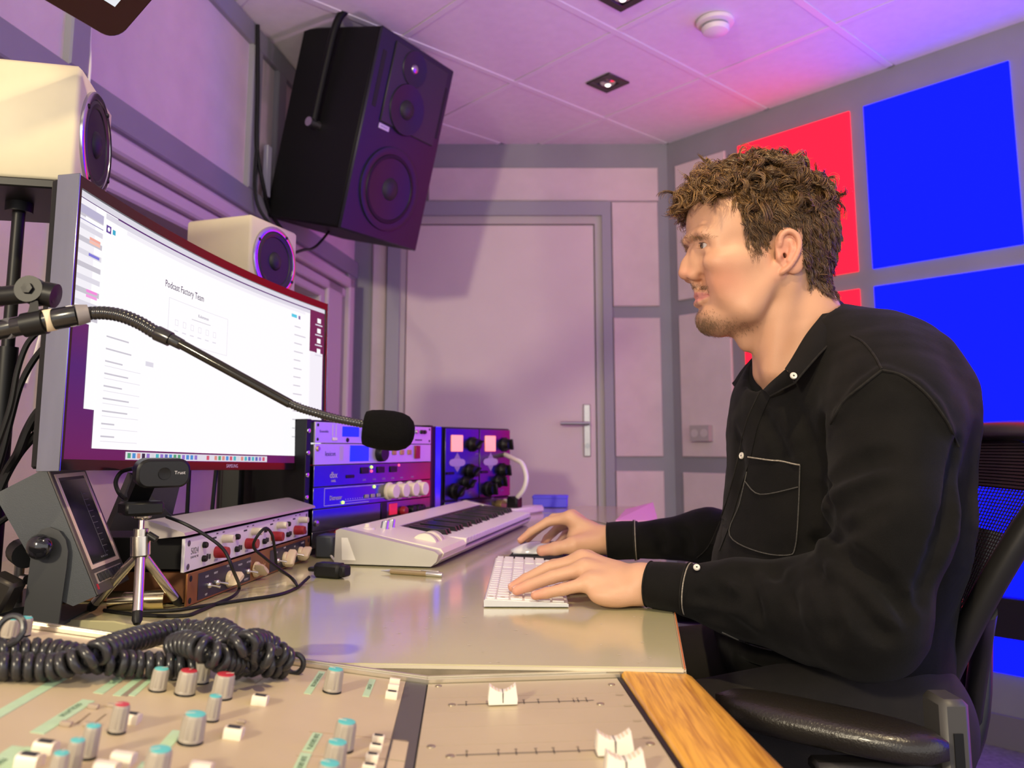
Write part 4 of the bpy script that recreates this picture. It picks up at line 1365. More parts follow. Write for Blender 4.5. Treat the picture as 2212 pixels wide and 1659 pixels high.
def desk_mat():
    m = em('screen_wallpaper', (70, 20, 80))
    nt = m.node_tree
    b = nt.nodes['Principled BSDF']
    tc = nt.nodes.new('ShaderNodeTexCoord')
    sp = nt.nodes.new('ShaderNodeSeparateXYZ')
    mr = nt.nodes.new('ShaderNodeMapRange')
    mr.inputs['From Min'].default_value = 0
    mr.inputs['From Max'].default_value = .36
    cr = nt.nodes.new('ShaderNodeValToRGB')
    cr.color_ramp.elements[0].color = (*srgb(100, 20, 78), 1)
    cr.color_ramp.elements[1].color = (*srgb(52, 24, 110), 1)
    e = cr.color_ramp.elements.new(.75)
    e.color = (*srgb(110, 28, 60), 1)
    e = cr.color_ramp.elements.new(.35)
    e.color = (*srgb(66, 22, 100), 1)
    nt.links.new(tc.outputs['Object'], sp.inputs[0])
    nt.links.new(sp.outputs['Z'], mr.inputs[0])
    nt.links.new(mr.outputs[0], cr.inputs[0])
    nt.links.new(cr.outputs[0], b.inputs['Emission Color'])
    return m
scr = obj('screen', rect(0, 0, 1, 1, -.0025), desk_mat(), mon)
PW = em('page_white', (250, 249, 250), 1.02)
PW2 = em('page_offwhite', (242, 241, 246), .98)
PG = em('page_pale_grey', (222, 221, 230), .95)
PGL = em('page_line_grey', (205, 204, 212), .9)
PD = em('page_text_dark', (60, 50, 80), .9)
def srect(name, u0, v0, u1, v1, off, m):
    return obj(name, rect(u0, v0, u1, v1, off), m, scr)
srect('menu_bar', 0, .975, 1, 1, -.0020, PG)
srect('audio_window', 0, .505, .078, .972, -.0021, PW2)
srect('rear_window', .052, .188, .12, .972, -.00205, PW)
srect('browser_window', .082, .043, .955, .968, -.0019, PW)
srect('tab_bar', .082, .945, .925, .968, -.0017, PG)
srect('address_bar', .15, .926, .90, .943, -.0017, PW2)
srect('right_wallpaper', .925, .705, 1, .975, -.0018, em('screen_maroon', (105, 32, 62)))
srect('right_page', .928, .03, .992, .703, -.0018, PW2)
srect('dock', .186, .004, .735, .036, -.0018, PG)
rnd = random.Random(3)
cols = [em('dock_%d' % i, c, .85) for i, c in enumerate(((60, 190, 200), (225, 225, 230), (230, 150, 130), (70, 170, 120), (90, 110, 190), (40, 40, 60), (220, 90, 110), (150, 120, 210), (60, 150, 220)))]
for i in range(34):
    if i in (16, 17, 19):
        continue
    u0 = .192 + i * .0158
    srect('dock_icon', u0, .010, u0 + .0105, .031, -.0016, cols[rnd.randrange(9)])
for z in range(4):
    v0 = .90 - z * .066
    srect('desktop_icon', .962, v0, .980, v0 + .03, -.0016, PW)
    srect('icon_caption', .952, v0 - .018, .988, v0 - .010, -.0016, PG)
for v0, m in ((.828, em('tag_orange', (240, 170, 150))), (.815, em('tag_orange2', (244, 190, 170))), (.765, em('tag_blue', (120, 120, 210))), (.625, em('tag_pink', (238, 140, 214))), (.606, em('tag_pink2', (240, 160, 220)))):
    srect('calendar_tag', .037, v0, .069, v0 + .011, -.0016, m)
for i in range(9):
    v0 = .52 + i * .048
    srect('list_row', .003, v0, .075, v0 + .020, -.0018, PG if i % 2 else PGL)
srect('toolbar', .003, .915, .075, .948, -.0017, em('toolbar_lilac', (190, 188, 214), .9))
srect('field', .022, .895, .075, .910, -.0016, PW)
srect('field_edge', .003, .89, .075, .893, -.0015, em('field_violet', (120, 115, 170)))
srect('logo', .084, .892, .099, .922, -.0015, em('logo_purple', (92, 72, 150)))
obj('logo_dot', MB().add([SCR(.0915 + .004 * math.cos(a), .907 + .009 * math.sin(a), -.0013) for a in np.linspace(0, 6.28, 13)[:-1]], [tuple(range(12))]), PW, scr)
srect('add_button', .104, .896, .113, .916, -.0015, em('button_cyan', (40, 170, 200)))
srect('publish_button', .832, .886, .858, .906, -.0015, em('button_cyan2', (70, 200, 225)))
srect('menu_icon', .866, .884, .875, .906, -.0015, em('icon_violet', (120, 100, 150)))
for i in range(9):
    v0 = .48 - i * .049
    srect('caption_line', .105 + (i % 2) * .0, v0, .14 + rnd.random() * .05, v0 + .006, -.0016, PGL)
    if i > 1:
        srect('rule', .105, v0 - .017, .22, v0 - .015, -.0016, PG)
for i in range(14):
    v0 = .83 - i * .052
    srect('side_caption', .848, v0, .87 + rnd.random() * .035, v0 + .006, -.0016, PGL)
for a in ((.306, .741, .542, .743), (.306, .549, .542, .551), (.306, .549, .3075, .743), (.5405, .549, .542, .743)):
    srect('block_outline', *a, -.0016, PG)
for i in range(6):
    u0 = .332 + i * .03
    for a in ((0, .03, .012, .032), (0, .004, .012, .006), (0, .004, .0012, .032), (.0108, .004, .012, .032)):
        srect('placeholder_icon', u0 + a[0], .62 + a[1], u0 + a[2], .62 + a[3], -.0016, PG)
    srect('placeholder_caption', u0 - .002, .596, u0 + .013, .601, -.0016, PG)
srect('placeholder_rule', .395, .678, .47, .681, -.0016, PGL)
srect('upload_button', .235, .405, .262, .425, -.0016, PG)
def scr_text(t, u0, v0, size, m, sx=1.):
    c = SCR(u0, v0, -.0012)
    x = (SCR(u0 + .03, v0, -.0012) - SCR(u0 - .03, v0, -.0012)).normalized()
    y = (SCR(u0, v0 + .03) - SCR(u0, v0 - .03)).normalized()
    obj('lettering', text_mb(t, size, frame(c, x, y, x.cross(y)), depth=.00005, sx=sx), m, scr, smooth=0)
scr_text('Podcast Factory Team', .365, .800, .0155, PD, .86)
scr_text('Kolommen', .44, .706, .0075, em('page_text_mid', (150, 146, 165), .9))
y = .06
c = MMON @ V((cx(y) + .0018, y, -MH / 2 + .0062))
obj('lettering', text_mb('SAMSUNG', .0085, MMON @ frame((cx(y) + .0018, y, -MH / 2 + .0065), (y / MR, 1, 0), (0, 0, 1), (1, 0, 0)), depth=.00005), mat('bezel_lettering', (.6, .55, .62), .4), mon, smooth=0)
# stand: neck, braced foot plate
nk = P(502, 1060, 1.66)
obj('stand_post', MB().box((nk.x, nk.y, .90), (.040, .026, .30), bev=.004), BLACK, mon)
obj('stand_base', MB().prism([(nk.x + .05, nk.y - .12), (nk.x + .05, nk.y + .03), (nk.x - .10, nk.y + .03), (nk.x - .10, nk.y - .12)], DZ + .0005, DZ + .012, bev=.002), BLACK, mon)
a = [P(276, 1020, 1.17), P(380, 1040, 1.24), P(363, 1108, 1.24), P(392, 1140, 1.25), P(226, 1140, 1.17)]
nn = (a[1] - a[0]).cross(a[4] - a[0]).normalized() * .012
DPL = mat('dark_slate_plate', (.025, .022, .028), .5)
lp = thing('slate_plate', 'dark slate coloured plate leaning under the monitor behind the webcam', 'plate', DK(310, 1300))
q = MB().loft([[p - nn for p in a], a])
obj('plate', q, DPL, lp, smooth=0)
for k, (x0, y0, x1, y1) in enumerate(((409, 1012, 404, 1112), (467, 1012, 452, 1112))):
    a, b = P(x0, y0, 1.55), P(x1, y1, 1.55)
    one('hanging_lead', MB().cyl(a, V((b.x, b.y, DZ)), .004, n=8), RUBBER, ('black lead hanging under the monitor close to the stand post', 'black lead hanging under the monitor beside the webcam')[1 - k], 'cable', V((b.x, b.y, DZ)))

# ================================================================ cream cube speakers
CRM = mat('cream_speaker_paint', (.62, .56, .39), .55, var=.02, vscale=30)
CONE = mat('speaker_cone', (.012, .012, .014), .55)
RING = mat('speaker_ring', (.55, .55, .60), .22, 1)
def cube_speaker(loc, e, s, label, rimcol):
    M = EM(loc, e)
    t = thing('cube_speaker', label, 'speaker', M=M @ T(0, 0, -s / 2), group='cream cube speakers')
    u = Unit(t, M)
    mb = MB().box((-s / 2, 0, 0), (s, s, s), M, bev=.006)
    obj('cabinet', mb, CRM, t, smooth=50)
    r = s * .45
    u.lathe('speaker_rim', 0, 0, [(r * .84, -.001), (r, -.001), (r, .004), (r * .96, .006), (r * .86, .0055), (r * .84, .002), (r * .84, -.001)], RING, 0, 48)
    u.lathe('surround', 0, 0, [(r * .86, .0005), (r * .84, .004), (r * .78, .006), (r * .70, .004), (r * .68, .0015)], mat('speaker_surround', (.015, .015, .016), .4), 0, 48)
    # the cone is a shallow dish on the baffle: modelled as a ring that steps inward
    u.lathe('cone', 0, 0, [(r * .69, .0022), (r * .55, .0014), (r * .30, .0006), (r * .27, .0006)], CONE, 0, 48)
    u.lathe('dust_cap', 0, 0, [(r * .28, .0004), (r * .26, .004), (r * .18, .009), (0, .011)], CONE, 0, 32)
    for a in (60, 150, 240, 330):
        u.lathe('screw', math.cos(R(a)) * r * .92, math.sin(R(a)) * r * .92, [(0, 0), (.004, 0), (.003, .002), (0, .002)], BLACK, .0055, 12)
    return M
MC1 = cube_speaker((-.6215, 1.151, 1.412), (0, 0, 13), .170, 'cream cube speaker at the upper left edge beside the monitor', None)
MC2 = cube_speaker((-.525, 1.74, 1.373), (0, 0, -19.2), .170, 'cream cube speaker above the monitor under the big black speaker', None)
def spk_stand(M, label):
    base = M @ V((-.085, 0, -.085))
    t = thing('speaker_stand', label, 'speaker stand', (base.x, base.y, DZ))
    Mb = MX.Translation(base) @ RZ(M.to_euler().z)
    obj('top_plate', MB().box((0.0, 0, -.0075), (.19, .19, .013), Mb, bev=.002), BLACK, t)
    return t, base, Mb
t, base, Mb = spk_stand(MC1, 'tall black stand carrying the cream speaker at the left')
tp_ = P(42, 446, 1.12)
obj('pole', MB().cyl((tp_.x, tp_.y, DZ + .01), (tp_.x, tp_.y, base.z - .012), .0085, n=18), BLACK, t)
obj('sleeve', MB().cyl((tp_.x, tp_.y, DZ + .01), (tp_.x, tp_.y, 1.105), .0135, n=18), BLACK, t)
obj('flange', MB().cyl((tp_.x, tp_.y, base.z - .028), (tp_.x, tp_.y, base.z - .013), .018, n=18), BLACK, t)
obj('foot', MB().cyl((tp_.x, tp_.y, DZ), (tp_.x, tp_.y, DZ + .012), .09, n=28), BLACK, t)
t, base, Mb = spk_stand(MC2, 'black stand behind the monitor carrying the second cream speaker')
obj('pole', MB().cyl((base.x - .02, base.y, DZ + .01), (base.x - .02, base.y, base.z - .012), .012, n=18), BLACK, t)
obj('foot', MB().cyl((base.x - .02, base.y, DZ), (base.x - .02, base.y, DZ + .012), .05, n=28), BLACK, t)

# ================================================================ big black hanging loudspeaker
BS = mat('black_speaker_paint', (.0035, .0035, .004), .6, spec=.25)
BSF = mat('black_speaker_baffle', (.02, .02, .03), .42, .3)
MBS = EM((-.3904, 2.7037, 2.0151), (.76, 14.87, -31.64))
bs = thing('hanging_loudspeaker', 'large black three way loudspeaker hanging from the ceiling', 'loudspeaker', M=MBS @ T(0, 0, -.34))
u = Unit(bs, MBS)
obj('cabinet', MB().box((-.195, 0, 0), (.37, .40, .68), MBS, bev=.008), BS, bs)
obj('baffle', MB().box((-.006, 0, 0), (.012, .40, .68), MBS, bev=.004), BSF, bs)
nB = MBS.to_3x3() @ V((1, 0, 0))
def onB(px, py):
    p = MBS.inverted() @ HIT(px, py, MBS.translation, nB)
    return p.y, p.z
def dish(name, px, py, R_, prof, m, n=48):
    y, z = onB(px, py)
    return u.lathe(name, y, z, [(r * R_, h) for r, h in prof], m, 0, n)
y, z = onB(841, 409)
u.lathe('woofer_rim', y, z, [(.118, 0), (.146, 0), (.145, .006), (.135, .008), (.12, .004)], BSF, 0, 56)
u.lathe('woofer_surround', y, z, [(.122, .001), (.118, .007), (.108, .007), (.104, .001)], RUBBER, 0, 56)
u.lathe('woofer_cone', y, z, [(.105, .0015), (.045, .0005), (.04, .0004)], CONE, 0, 56)
u.lathe('dust_cap', y, z, [(.042, .0005), (.036, .008), (.02, .015), (0, .017)], CONE, 0, 32)
# waveguide plate with midrange and tweeter
ym, zm = onB(876, 238)
yt, zt2 = onB(893, 150)
yc = .01
u.box('waveguide_plate', -.125, .165, .045, .32, 0, .006, mat('waveguide_black', (.022, .022, .025), .5), .003)
u.lathe('midrange_horn', ym, zm, [(.088, .0062), (.086, .011), (.074, .010), (.05, .0075), (.034, .0065)], BSF, 0, 40)
u.lathe('midrange_dome', ym, zm, [(.034, .0065), (.03, .013), (.016, .020), (0, .022)], CONE, 0, 32)
u.lathe('tweeter_horn', yt, zt2, [(.062, .0062), (.06, .010), (.05, .009), (.024, .0068)], BSF, 0, 40)
u.lathe('tweeter_dome', yt, zt2, [(.016, .0068), (.013, .011), (0, .014)], STEEL, 0, 24)
for (x0, y0), (x1, y1) in (((832, 108), (807, 229)), ((963, 190), (940, 299))):
    a, b = onB(x0, y0), onB(x1, y1)
    yy = (a[0] + b[0]) / 2
    u.box('port_slot', yy - .009, yy + .009, b[1], a[1], 0, .0012, BLACKM, 0)
y, z = onB(829, 275)
o = u.box('badge', y - .026, y + .026, z - .0085, z + .0085, 0, .002, mat('badge_silver', (.55, .55, .62), .4), .001)
u.text('GENELEC', y, z, .0095, mat('badge_ink', (.1, .1, .2), .5), .0022, parent=o)
# yoke: steel tube pivoting on both sides and arching over the top
nS = MBS.to_3x3() @ V((0, -1, 0))
pv = MBS.inverted() @ HIT(687, 271, MBS @ V((0, -.2, 0)), nS)
yk = []
for l in ((pv.x, -.222, pv.z), (pv.x + .01, -.228, .20), (pv.x + .02, -.228, .34), (pv.x + .03, -.20, .395), (pv.x + .04, -.13, .42), (pv.x + .04, 0, .43), (pv.x + .04, .13, .42), (pv.x + .03, .20, .395), (pv.x + .02, .228, .34), (pv.x, .222, pv.z)):
    yk.append(MBS @ V(l))
yoke = obj('yoke', MB().tube(spline(yk, 6), .0135, 12), mat('yoke_black', (.004, .004, .0045), .5, spec=.2), bs)
for s in (-1, 1):
    obj('pivot_bolt', MB().cyl(MBS @ V((pv.x, s * .2, pv.z)), MBS @ V((pv.x, s * .245, pv.z)), .016, n=16), STEEL if s < 0 else BLACK, bs)
tp_ = MBS @ V((pv.x + .04, 0, .43))
obj('ceiling_mount', MB().cyl(tp_, (tp_.x, tp_.y, CEIL), .02, n=16), BLACK, bs)
# cables by the big speaker
one('speaker_cable', MB().tube(spline([MBS @ V((-.25, 0, -.33)), P(690, 525, 2.65), P(672, 538, 2.5), P(640, 545, 2.2), MC2 @ V((-.17, .05, -.03))], 8), .0045, 8), RUBBER, 'black cable from the big hanging speaker to the cream speaker', 'cable', P(690, 540, 2.55))
one('wall_cable', MB().tube(spline([LW(1.135, 2.41, .03), LW(1.115, 2.2, .03), LW(1.10, 1.98, .03), LW(1.05, 1.86, .035), LW(.98, 1.79, .03), LW(.9, 1.70, .08)], 8), .007, 8), RUBBER, 'black cable running down the upper left wall towards the loudspeaker', 'cable', LW(1.05, 1.8, .03))
one('wall_cable', MB().tube(spline([LW(1.10, 2.0, .03), LW(1.10, 1.8, .034), LW(1.05, 1.70, .08), LW(.95, 1.62, .09)], 8), .0055, 8), RUBBER, 'thinner black cable branching down to the window moulding', 'cable', LW(1.08, 1.8, .03))
one('white_wire', MB().tube(spline([LW(1.93, 2.1, .01), LW(1.945, 1.95, .012), LW(1.95, 1.83, .022), LW(1.97, 1.6, .022), LW(2.01, 1.35, .022), LW(2.06, 1.1, .01)], 8), .003, 6), WHITE, 'thin white wire hanging on the wall beside the left speaker stand', 'cable', LW(1.95, 1.8, .02))
one('conduit', slab(LW, 1.00, 1.03, 1.838, 2.02, .02, .036), mat('conduit_grey', (.45, .46, .52), .5), 'short pale conduit on the left wall below the speaker cable', 'conduit', LW(1.0, 1.84, .02), smooth=0)

# ================================================================ second screen hanging at the top left
Ct = P(250, 90, 1.02)
e1 = (P(96, 0, .93) - Ct).normalized()
g0 = P(330, 0, 1.0) - Ct
lo, hi = .8, 1.6
for _ in range(60):
    md = (lo + hi) / 2
    v_ = (P(328, 0, md) - Ct).dot(e1)
    v2 = (P(328, 0, md + 1e-3) - Ct).dot(e1)
    if (v_ > 0) == (v2 > v_):
        hi = md
    else:
        lo = md
e2 = (P(328, 0, md) - Ct)
e2 = (e2 - e1 * e2.dot(e1)).normalized()
n3 = e1.cross(e2).normalized()
if n3.dot(EYE - Ct) < 0:
    n3 = -n3
tv = thing('ceiling_screen', 'dark red bordered screen hanging at the top left corner', 'screen', Ct)
TVW, TVH, rr = .42, .26, .022
def rrect(w, h, r, n=6):
    out = []
    for cx_, cy_, a0 in ((w - r, h - r, 0), (r, h - r, 90), (r, r, 180), (w - r, r, 270)):
        for i in range(n + 1):
            a = R(a0 + 90 * i / n)
            out.append((cx_ + r * math.cos(a), cy_ + r * math.sin(a)))
    return out
Mt = frame(Ct, e1, e2, n3)
obj('housing', MB().prism(rrect(TVW, TVH, rr), -.035, -.004, Mt), BLACK, tv, smooth=30)
obj('bezel', MB().prism(rrect(TVW, TVH, rr), -.004, .002, Mt, bev=.002), mat('maroon_gloss', (.035, .003, .006), .15, spec=.4), tv, smooth=30)
o = obj('screen', MB().prism([(.032, .042), (TVW - .03, .042), (TVW - .03, TVH - .03), (.032, TVH - .03)], .002, .0025, Mt), em('tv_page', (232, 234, 240)), tv, smooth=0)
obj('painted_reflection', MB().prism([(.052, .042), (TVW - .03, .042), (TVW - .03, TVH - .1), (.075, .12)], .0025, .0028, Mt), em('tv_blue', (14, 20, 130)), o, smooth=0)  # blue reflection on the screen, painted as a glowing patch
q = Mt @ V((TVW * .5, TVH * .5, -.035))
obj('ceiling_pole', MB().cyl(q, (q.x - .02, q.y, CEIL), .015, n=14), BLACK, tv)

# ================================================================ gooseneck microphone on a boom
MD = .80
mic = thing('gooseneck_microphone', 'black gooseneck microphone with foam windscreen reaching across the monitor', 'microphone', P(190, 690, MD))
mp2 = lambda px, py, d=MD: P(px, py, d)
MBODY = mat('mic_black', (.012, .012, .012), .22, coat=.3)
def ribbed(path, r, m, n_per=6, amp=.07, pitch=.0042, name='gooseneck'):
    pts = spline(path, 14)
    Ls = [0]
    for a_, b_ in zip(pts[:-1], pts[1:]):
        Ls.append(Ls[-1] + (b_ - a_).length)
    N = int(Ls[-1] / pitch * 4)
    out, rr_ = [], []
    for i in range(N + 1):
        s = Ls[-1] * i / N
        k = max(0, min(len(Ls) - 2, int(np.searchsorted(Ls, s)) - 1))
        t = (s - Ls[k]) / max(1e-9, Ls[k + 1] - Ls[k])
        out.append(pts[k].lerp(pts[k + 1], t))
        rr_.append(r * (1 + amp * (1, .4, -1, .4)[i % 4]))
    return obj(name, MB().tube(out, rr_, 12), m, mic, smooth=70)
ax_ = (mp2(195, 681) - mp2(0, 718, .79)).normalized()
def mcyl(name, x0, y0, x1, y1, r0, r1, m, d0=.795, d1=.80, n=24):
    return obj(name, MB().lathe([(0, 0), (r0 * .96, 0), (r0, .001), (r1, (P(x1, y1, d1) - P(x0, y0, d0)).length), (0, (P(x1, y1, d1) - P(x0, y0, d0)).length)], frame(P(x0, y0, d0), *basis(P(x1, y1, d1) - P(x0, y0, d0))), n), m, mic)
mcyl('connector', -60, 726, 30, 706, .0095, .0100, MBODY)
mcyl('connector_ring', 12, 711, 24, 708, .0106, .0106, mat('ring_grey', (.10, .10, .11), .4))
mcyl('grip_body', 28, 707, 118, 689, .0098, .0104, MBODY)
mcyl('cream_band', 96, 694, 118, 690, .0112, .0112, mat('masking_tape', (.74, .62, .42), .6))
mcyl('front_body', 116, 690, 168, 680.5, .0108, .0108, MBODY)
mcyl('print_ring', 153, 683, 157, 682.5, .0109, .0109, LIGHTINK)
mcyl('grey_collar', 166, 681, 192, 677, .0108, .0090, mat('collar_grey', (.20, .18, .18), .5))
ribbed([mp2(188, 677), mp2(225, 676), mp2(262, 682), mp2(300, 697), mp2(332, 716), mp2(345, 722)], .0066, MBODY)
mcyl('joint_sleeve', 338, 719, 368, 733, .0078, .0074, MBODY, MD, MD)
mcyl('joint_sleeve', 366, 731, 393, 745, .0060, .0056, MBODY, MD, MD + .002)
mcyl('straight_tube', 388, 742, 626, 872, .0049, .0046, mat('mic_tube_gloss', (.03, .028, .024), .13, .6), MD, .805)
ribbed([P(622, 869.5, .805), P(650, 882, .806), P(690, 894, .808), P(730, 905, .81), P(775, 914, .81), P(800, 919, .81)], .0040, MBODY, amp=.09, pitch=.003)
a, b = P(785, 924, .81), P(896, 936, .815)
fr = frame(a, *basis(b - a))
L_ = (b - a).length
FOAM = mat('foam_black', (.0045, .0042, .004), .95, var=.4, vscale=900, bump=.9, bscale=1500, spec=.1)
pf_ = [(0, .006), (.0085, .004), (.0135, .0), (.0165, .001), (.0185, .006), (.0198, .016), (.0200, L_ * .55), (.0190, L_ * .72), (.0162, L_ * .86), (.0115, L_ * .95), (.006, L_ * .99), (0, L_)]
obj('foam_windscreen', MB().lathe(pf_, fr, 36), FOAM, mic, smooth=80, label='black foam windscreen')
# boom arm and clip
bm2 = thing('boom_arm', 'black boom arm with hinged clip holding the gooseneck microphone', 'stand', P(40, 640, .8))
c0, c1 = P(-120, 652, .80), P(58, 634, .80)
obj('arm_tube', MB().cyl(c0, c1, .0098, n=22), BLACK, bm2)
obj('arm_end', MB().cyl(P(-10, 641, .80), P(2, 640, .80), .0105, n=22), mat('end_ring', (.2, .17, .12), .4), bm2)
hc = P(72, 629, .80)
xh, yh, zh = basis(V((.1, -1, .05)))
obj('hinge', MB().lathe([(0, -.011), (.0135, -.011), (.0135, .011), (0, .011)], frame(hc, xh, yh, zh), 24), BLACK, bm2)
obj('hinge_plate', MB().box((0, 0, 0), (.022, .022, .012), frame(P(95, 634, .80), xh, yh, zh) @ RZ(R(-8)), bev=.003), BLACK, bm2)
obj('hinge_cap', MB().lathe([(0, -.006), (.0125, -.006), (.0125, .006), (0, .007)], frame(P(108, 637, .803), *basis(V((1, .1, -.2)))), 20), BLACK, bm2)
obj('hinge_nut', MB().lathe([(0, .011), (.0058, .011), (.0054, .0145), (0, .0148)], frame(hc, xh, yh, zh), 6), BLACK, bm2, smooth=20)
q = MB()
for k in (-1, 1):
    q.loft([[P(x, y, .797 + k * .006 + dd) for dd in (0, .003)] + [P(x + w, y + 2, .797 + k * .006 + dd) for dd in (.003, 0)] for x, y, w in ((66, 648, 16), (62, 668, 22), (54, 690, 44))])
obj('clip_fork', q, BLACK, bm2)
obj('mic_clip', MB().tube([P(52, 703, .797), P(98, 694, .799)], [.0122, .0128], 22), BLACK, bm2)

# ================================================================ grey level meter on its bracket
MME = EM((-.5536, 1.0775, .8622), (.535, -24.07, 6.69))
GREY = mat('meter_grey_paint', (.055, .062, .07), .55, bump=.15, bscale=900)
FRD = mat('meter_front_brown', (.085, .07, .068), .5)
mt = thing('level_meter', 'grey tilted audio level meter with dark screen on a bracket', 'level meter', DK(100, 1345))
u = Unit(mt, MME)
mw, mh = .11, .17
q = MB()
prof = [(-.001, -mh / 2), (-.001, mh / 2), (-.012, mh / 2), (-.060, mh / 2 - .004), (-.066, mh / 2 - .01), (-.048, -mh / 2 + .02), (-.03, -mh / 2)]
q.loft([[MME @ V((x, y, z)) for x, z in prof] for y in (-mw / 2, mw / 2)])
obj('housing', q, GREY, mt, smooth=25)
u.box('front_plate', -mw / 2, mw / 2, -mh / 2, mh / 2, -.001, .002, FRD, .001)
PALE = mat('meter_frame_pale', (.72, .55, .46), .5)
fr_ = MB()
for a in ((-.047, .047, .0705, .0755), (-.047, .047, -.0530, -.0480), (-.047, -.041, -.0480, .0705), (.041, .047, -.0480, .0705)):
    fr_.box((.0024, (a[0] + a[1]) / 2, (a[2] + a[3]) / 2), (.0012, a[1] - a[0], a[3] - a[2]), MME)
obj('screen_frame', fr_, PALE, mt, smooth=0)
o = u.box('screen', -.040, .040, -.0465, .0665, .0015, .0024, mat('meter_lcd', (.018, .019, .02), .15, spec=.6), 0)
q = MB()
for i in range(11):
    z_ = .045 - i * .0082
    q.box((.0026, .018, z_), (.0002, .016 if i % 2 else .008, .0006), MME)
q.box((.0026, .010, .004), (.0002, .0007, .09), MME)
for i in range(4):
    q.box((.0026, -.005 + i * .006, -.042), (.0002, .004, .002), MME)
o2 = obj('scale_marks', q, mat('meter_scale', (.16, .17, .18), .5), o, smooth=0)
q = u.box('button_bar', -.045, .045, -.0725, -.0585, .002, .0026, mat('button_bar_pale', (.42, .34, .30), .5), 0)
for i in range(8):
    y = -.041 + i * .0110
    u.box('button', y, y + .0082, -.071, -.060, .0026, .005, INK, .0008, q)
u.box('red_mark', -.051, -.046, -.079, -.072, .002, .0024, mat('red_mark', (.5, .02, .03), .5), 0)
nY = MME.to_3x3() @ V((0, -1, 0))
pO = MME @ V((0, -mw / 2 - .0045, 0))
pts = [HIT(x, y, pO, nY) for x, y in ((71, 1185), (78, 1158), (92, 1143), (110, 1138), (130, 1146), (144, 1165), (149, 1190), (146, 1225), (128, 1348), (50, 1348))]
dz_ = min(p.z for p in pts)
obj('bracket', MB().loft([[p + nY * .0 for p in pts], [p + nY * .003 for p in pts]]), mat('bracket_dark_grey', (.03, .032, .035), .5), mt, smooth=20)
kp = HIT(98, 1178, pO, nY)
obj('clamp_knob', MB().lathe([(0, 0), (.006, 0), (.006, .004), (.0135, .006), (.0155, .013), (.0125, .020), (.006, .0235), (0, .024)], frame(kp + nY * .003, *basis(nY)), 28), mat('black_gloss_ball', (.01, .01, .012), .12, coat=.5), mt, smooth=60)
b_ = [HIT(x, y, pO, nY) for x, y in ((50, 1348), (128, 1348))]
yv = -nY * (mw + .012)
obj('bracket_base', MB().loft([[b_[0], b_[1], b_[1] + V((0, 0, -.004)), b_[0] + V((0, 0, -.004))], [b_[0] + yv, b_[1] + yv, b_[1] + yv + V((0, 0, -.004)), b_[0] + yv + V((0, 0, -.004))]]), MATS['bracket_dark_grey'], mt, smooth=0)
zb = min(p.z for p in b_) - .004
if zb > DZ + .002:
    c = (b_[0] + b_[1] + yv) / 2
    pad = thing('foam_pad', 'black foam block under the level meter', 'pad', (c.x, c.y, DZ))
    obj('pad', MB().box((0, 0, 0), (.17, .15, zb - DZ - .0005), MX.Translation((c.x + .03, c.y, (zb + DZ) / 2)) @ RZ(R(8)), bev=.003), mat('navy_foam', (.014, .012, .02), .9), pad)

# ================================================================ webcam on a mini tripod
tr = thing('mini_tripod', 'small silver tripod standing beside the rack units', 'tripod', DK(300, 1330))
TD = 1.062
apex = P(304, 1192, TD)
TAL = mat('tripod_aluminium', (.66, .62, .55), .25, 1)
for px, py, nm in ((296, 1343, 0), (386, 1302, 1), (258, 1262, 2)):
    f_ = DK(px, py, .006)
    if nm == 2:
        f_ = V((-.555, 1.098, DZ + .006))
    d = (f_ - apex).normalized()
    a0 = apex + d * .01
    obj('leg', MB().cyl(a0, f_ - d * .012,   .0060, .0064, n=18), TAL, tr)
    obj('rubber_foot', MB().lathe([(0, -.014), (.0062, -.014), (.0062, -.002), (.004, .003), (0, .004)], frame(f_, *basis(d)), 16), RUBBER, tr)
bx = apex
obj('crown', MB().cyl(apex - V((0, 0, .004)), P(304, 1158, TD), .0122, n=26), TAL, tr)
obj('collar', MB().cyl(P(304, 1160, TD), P(305, 1142, TD), .0090, n=24), TAL, tr)
obj('ball_stem', MB().cyl(P(305, 1142, TD), P(306, 1122, TD), .0036, n=14), CHROME, tr)
obj('head_plate', MB().lathe([(0, 0), (.006, 0), (.0115, .003), (.0118, .005), (0, .005)], frame(P(306, 1123, TD), (1, 0, 0), (0, 1, 0), (0, 0, 1)), 28), TAL, tr)
obj('lock_screw', MB().cyl(P(320, 1155, TD), P(338, 1166, TD), .005, n=12), BLACK, tr)
hp = P(306, 1117, TD)
wc = thing('webcam', 'black webcam mounted on the mini tripod facing the room', 'webcam', hp)
WCM = mat('webcam_black', (.005, .005, .0055), .42, spec=.3)
Mw = MX.Translation(hp) @ RZ(R(-48))
obj('clip_base', MB().box((-.004, 0, .0115), (.036, .048, .017), Mw, bev=.003), WCM, wc)
a = [hp + Mw.to_3x3() @ V(p) for p in ((-.016, 0, .02), (-.022, 0, .03), (.010, 0, .066), (.024, 0, .066), (.02, 0, .052))]
yv = Mw.to_3x3() @ V((0, 1, 0))
obj('folding_arm', MB().loft([[p - yv * .013 for p in a], [p + yv * .013 for p in a]]), WCM, wc, smooth=20)
wb_ = P(349, 1021, TD)
Mc = MX.Translation(wb_) @ RZ(R(-52)) @ MX.Rotation(R(4), 4, 'Y')
mbb = MB().prism(rrect(.066, .037, .014), -.013, .013, Mc @ T(0, -.033, -.0185) @ frame((0, 0, 0), (0, 1, 0), (0, 0, 1), (1, 0, 0)), bev=.003)
obj('camera_body', mbb, WCM, wc, smooth=40)
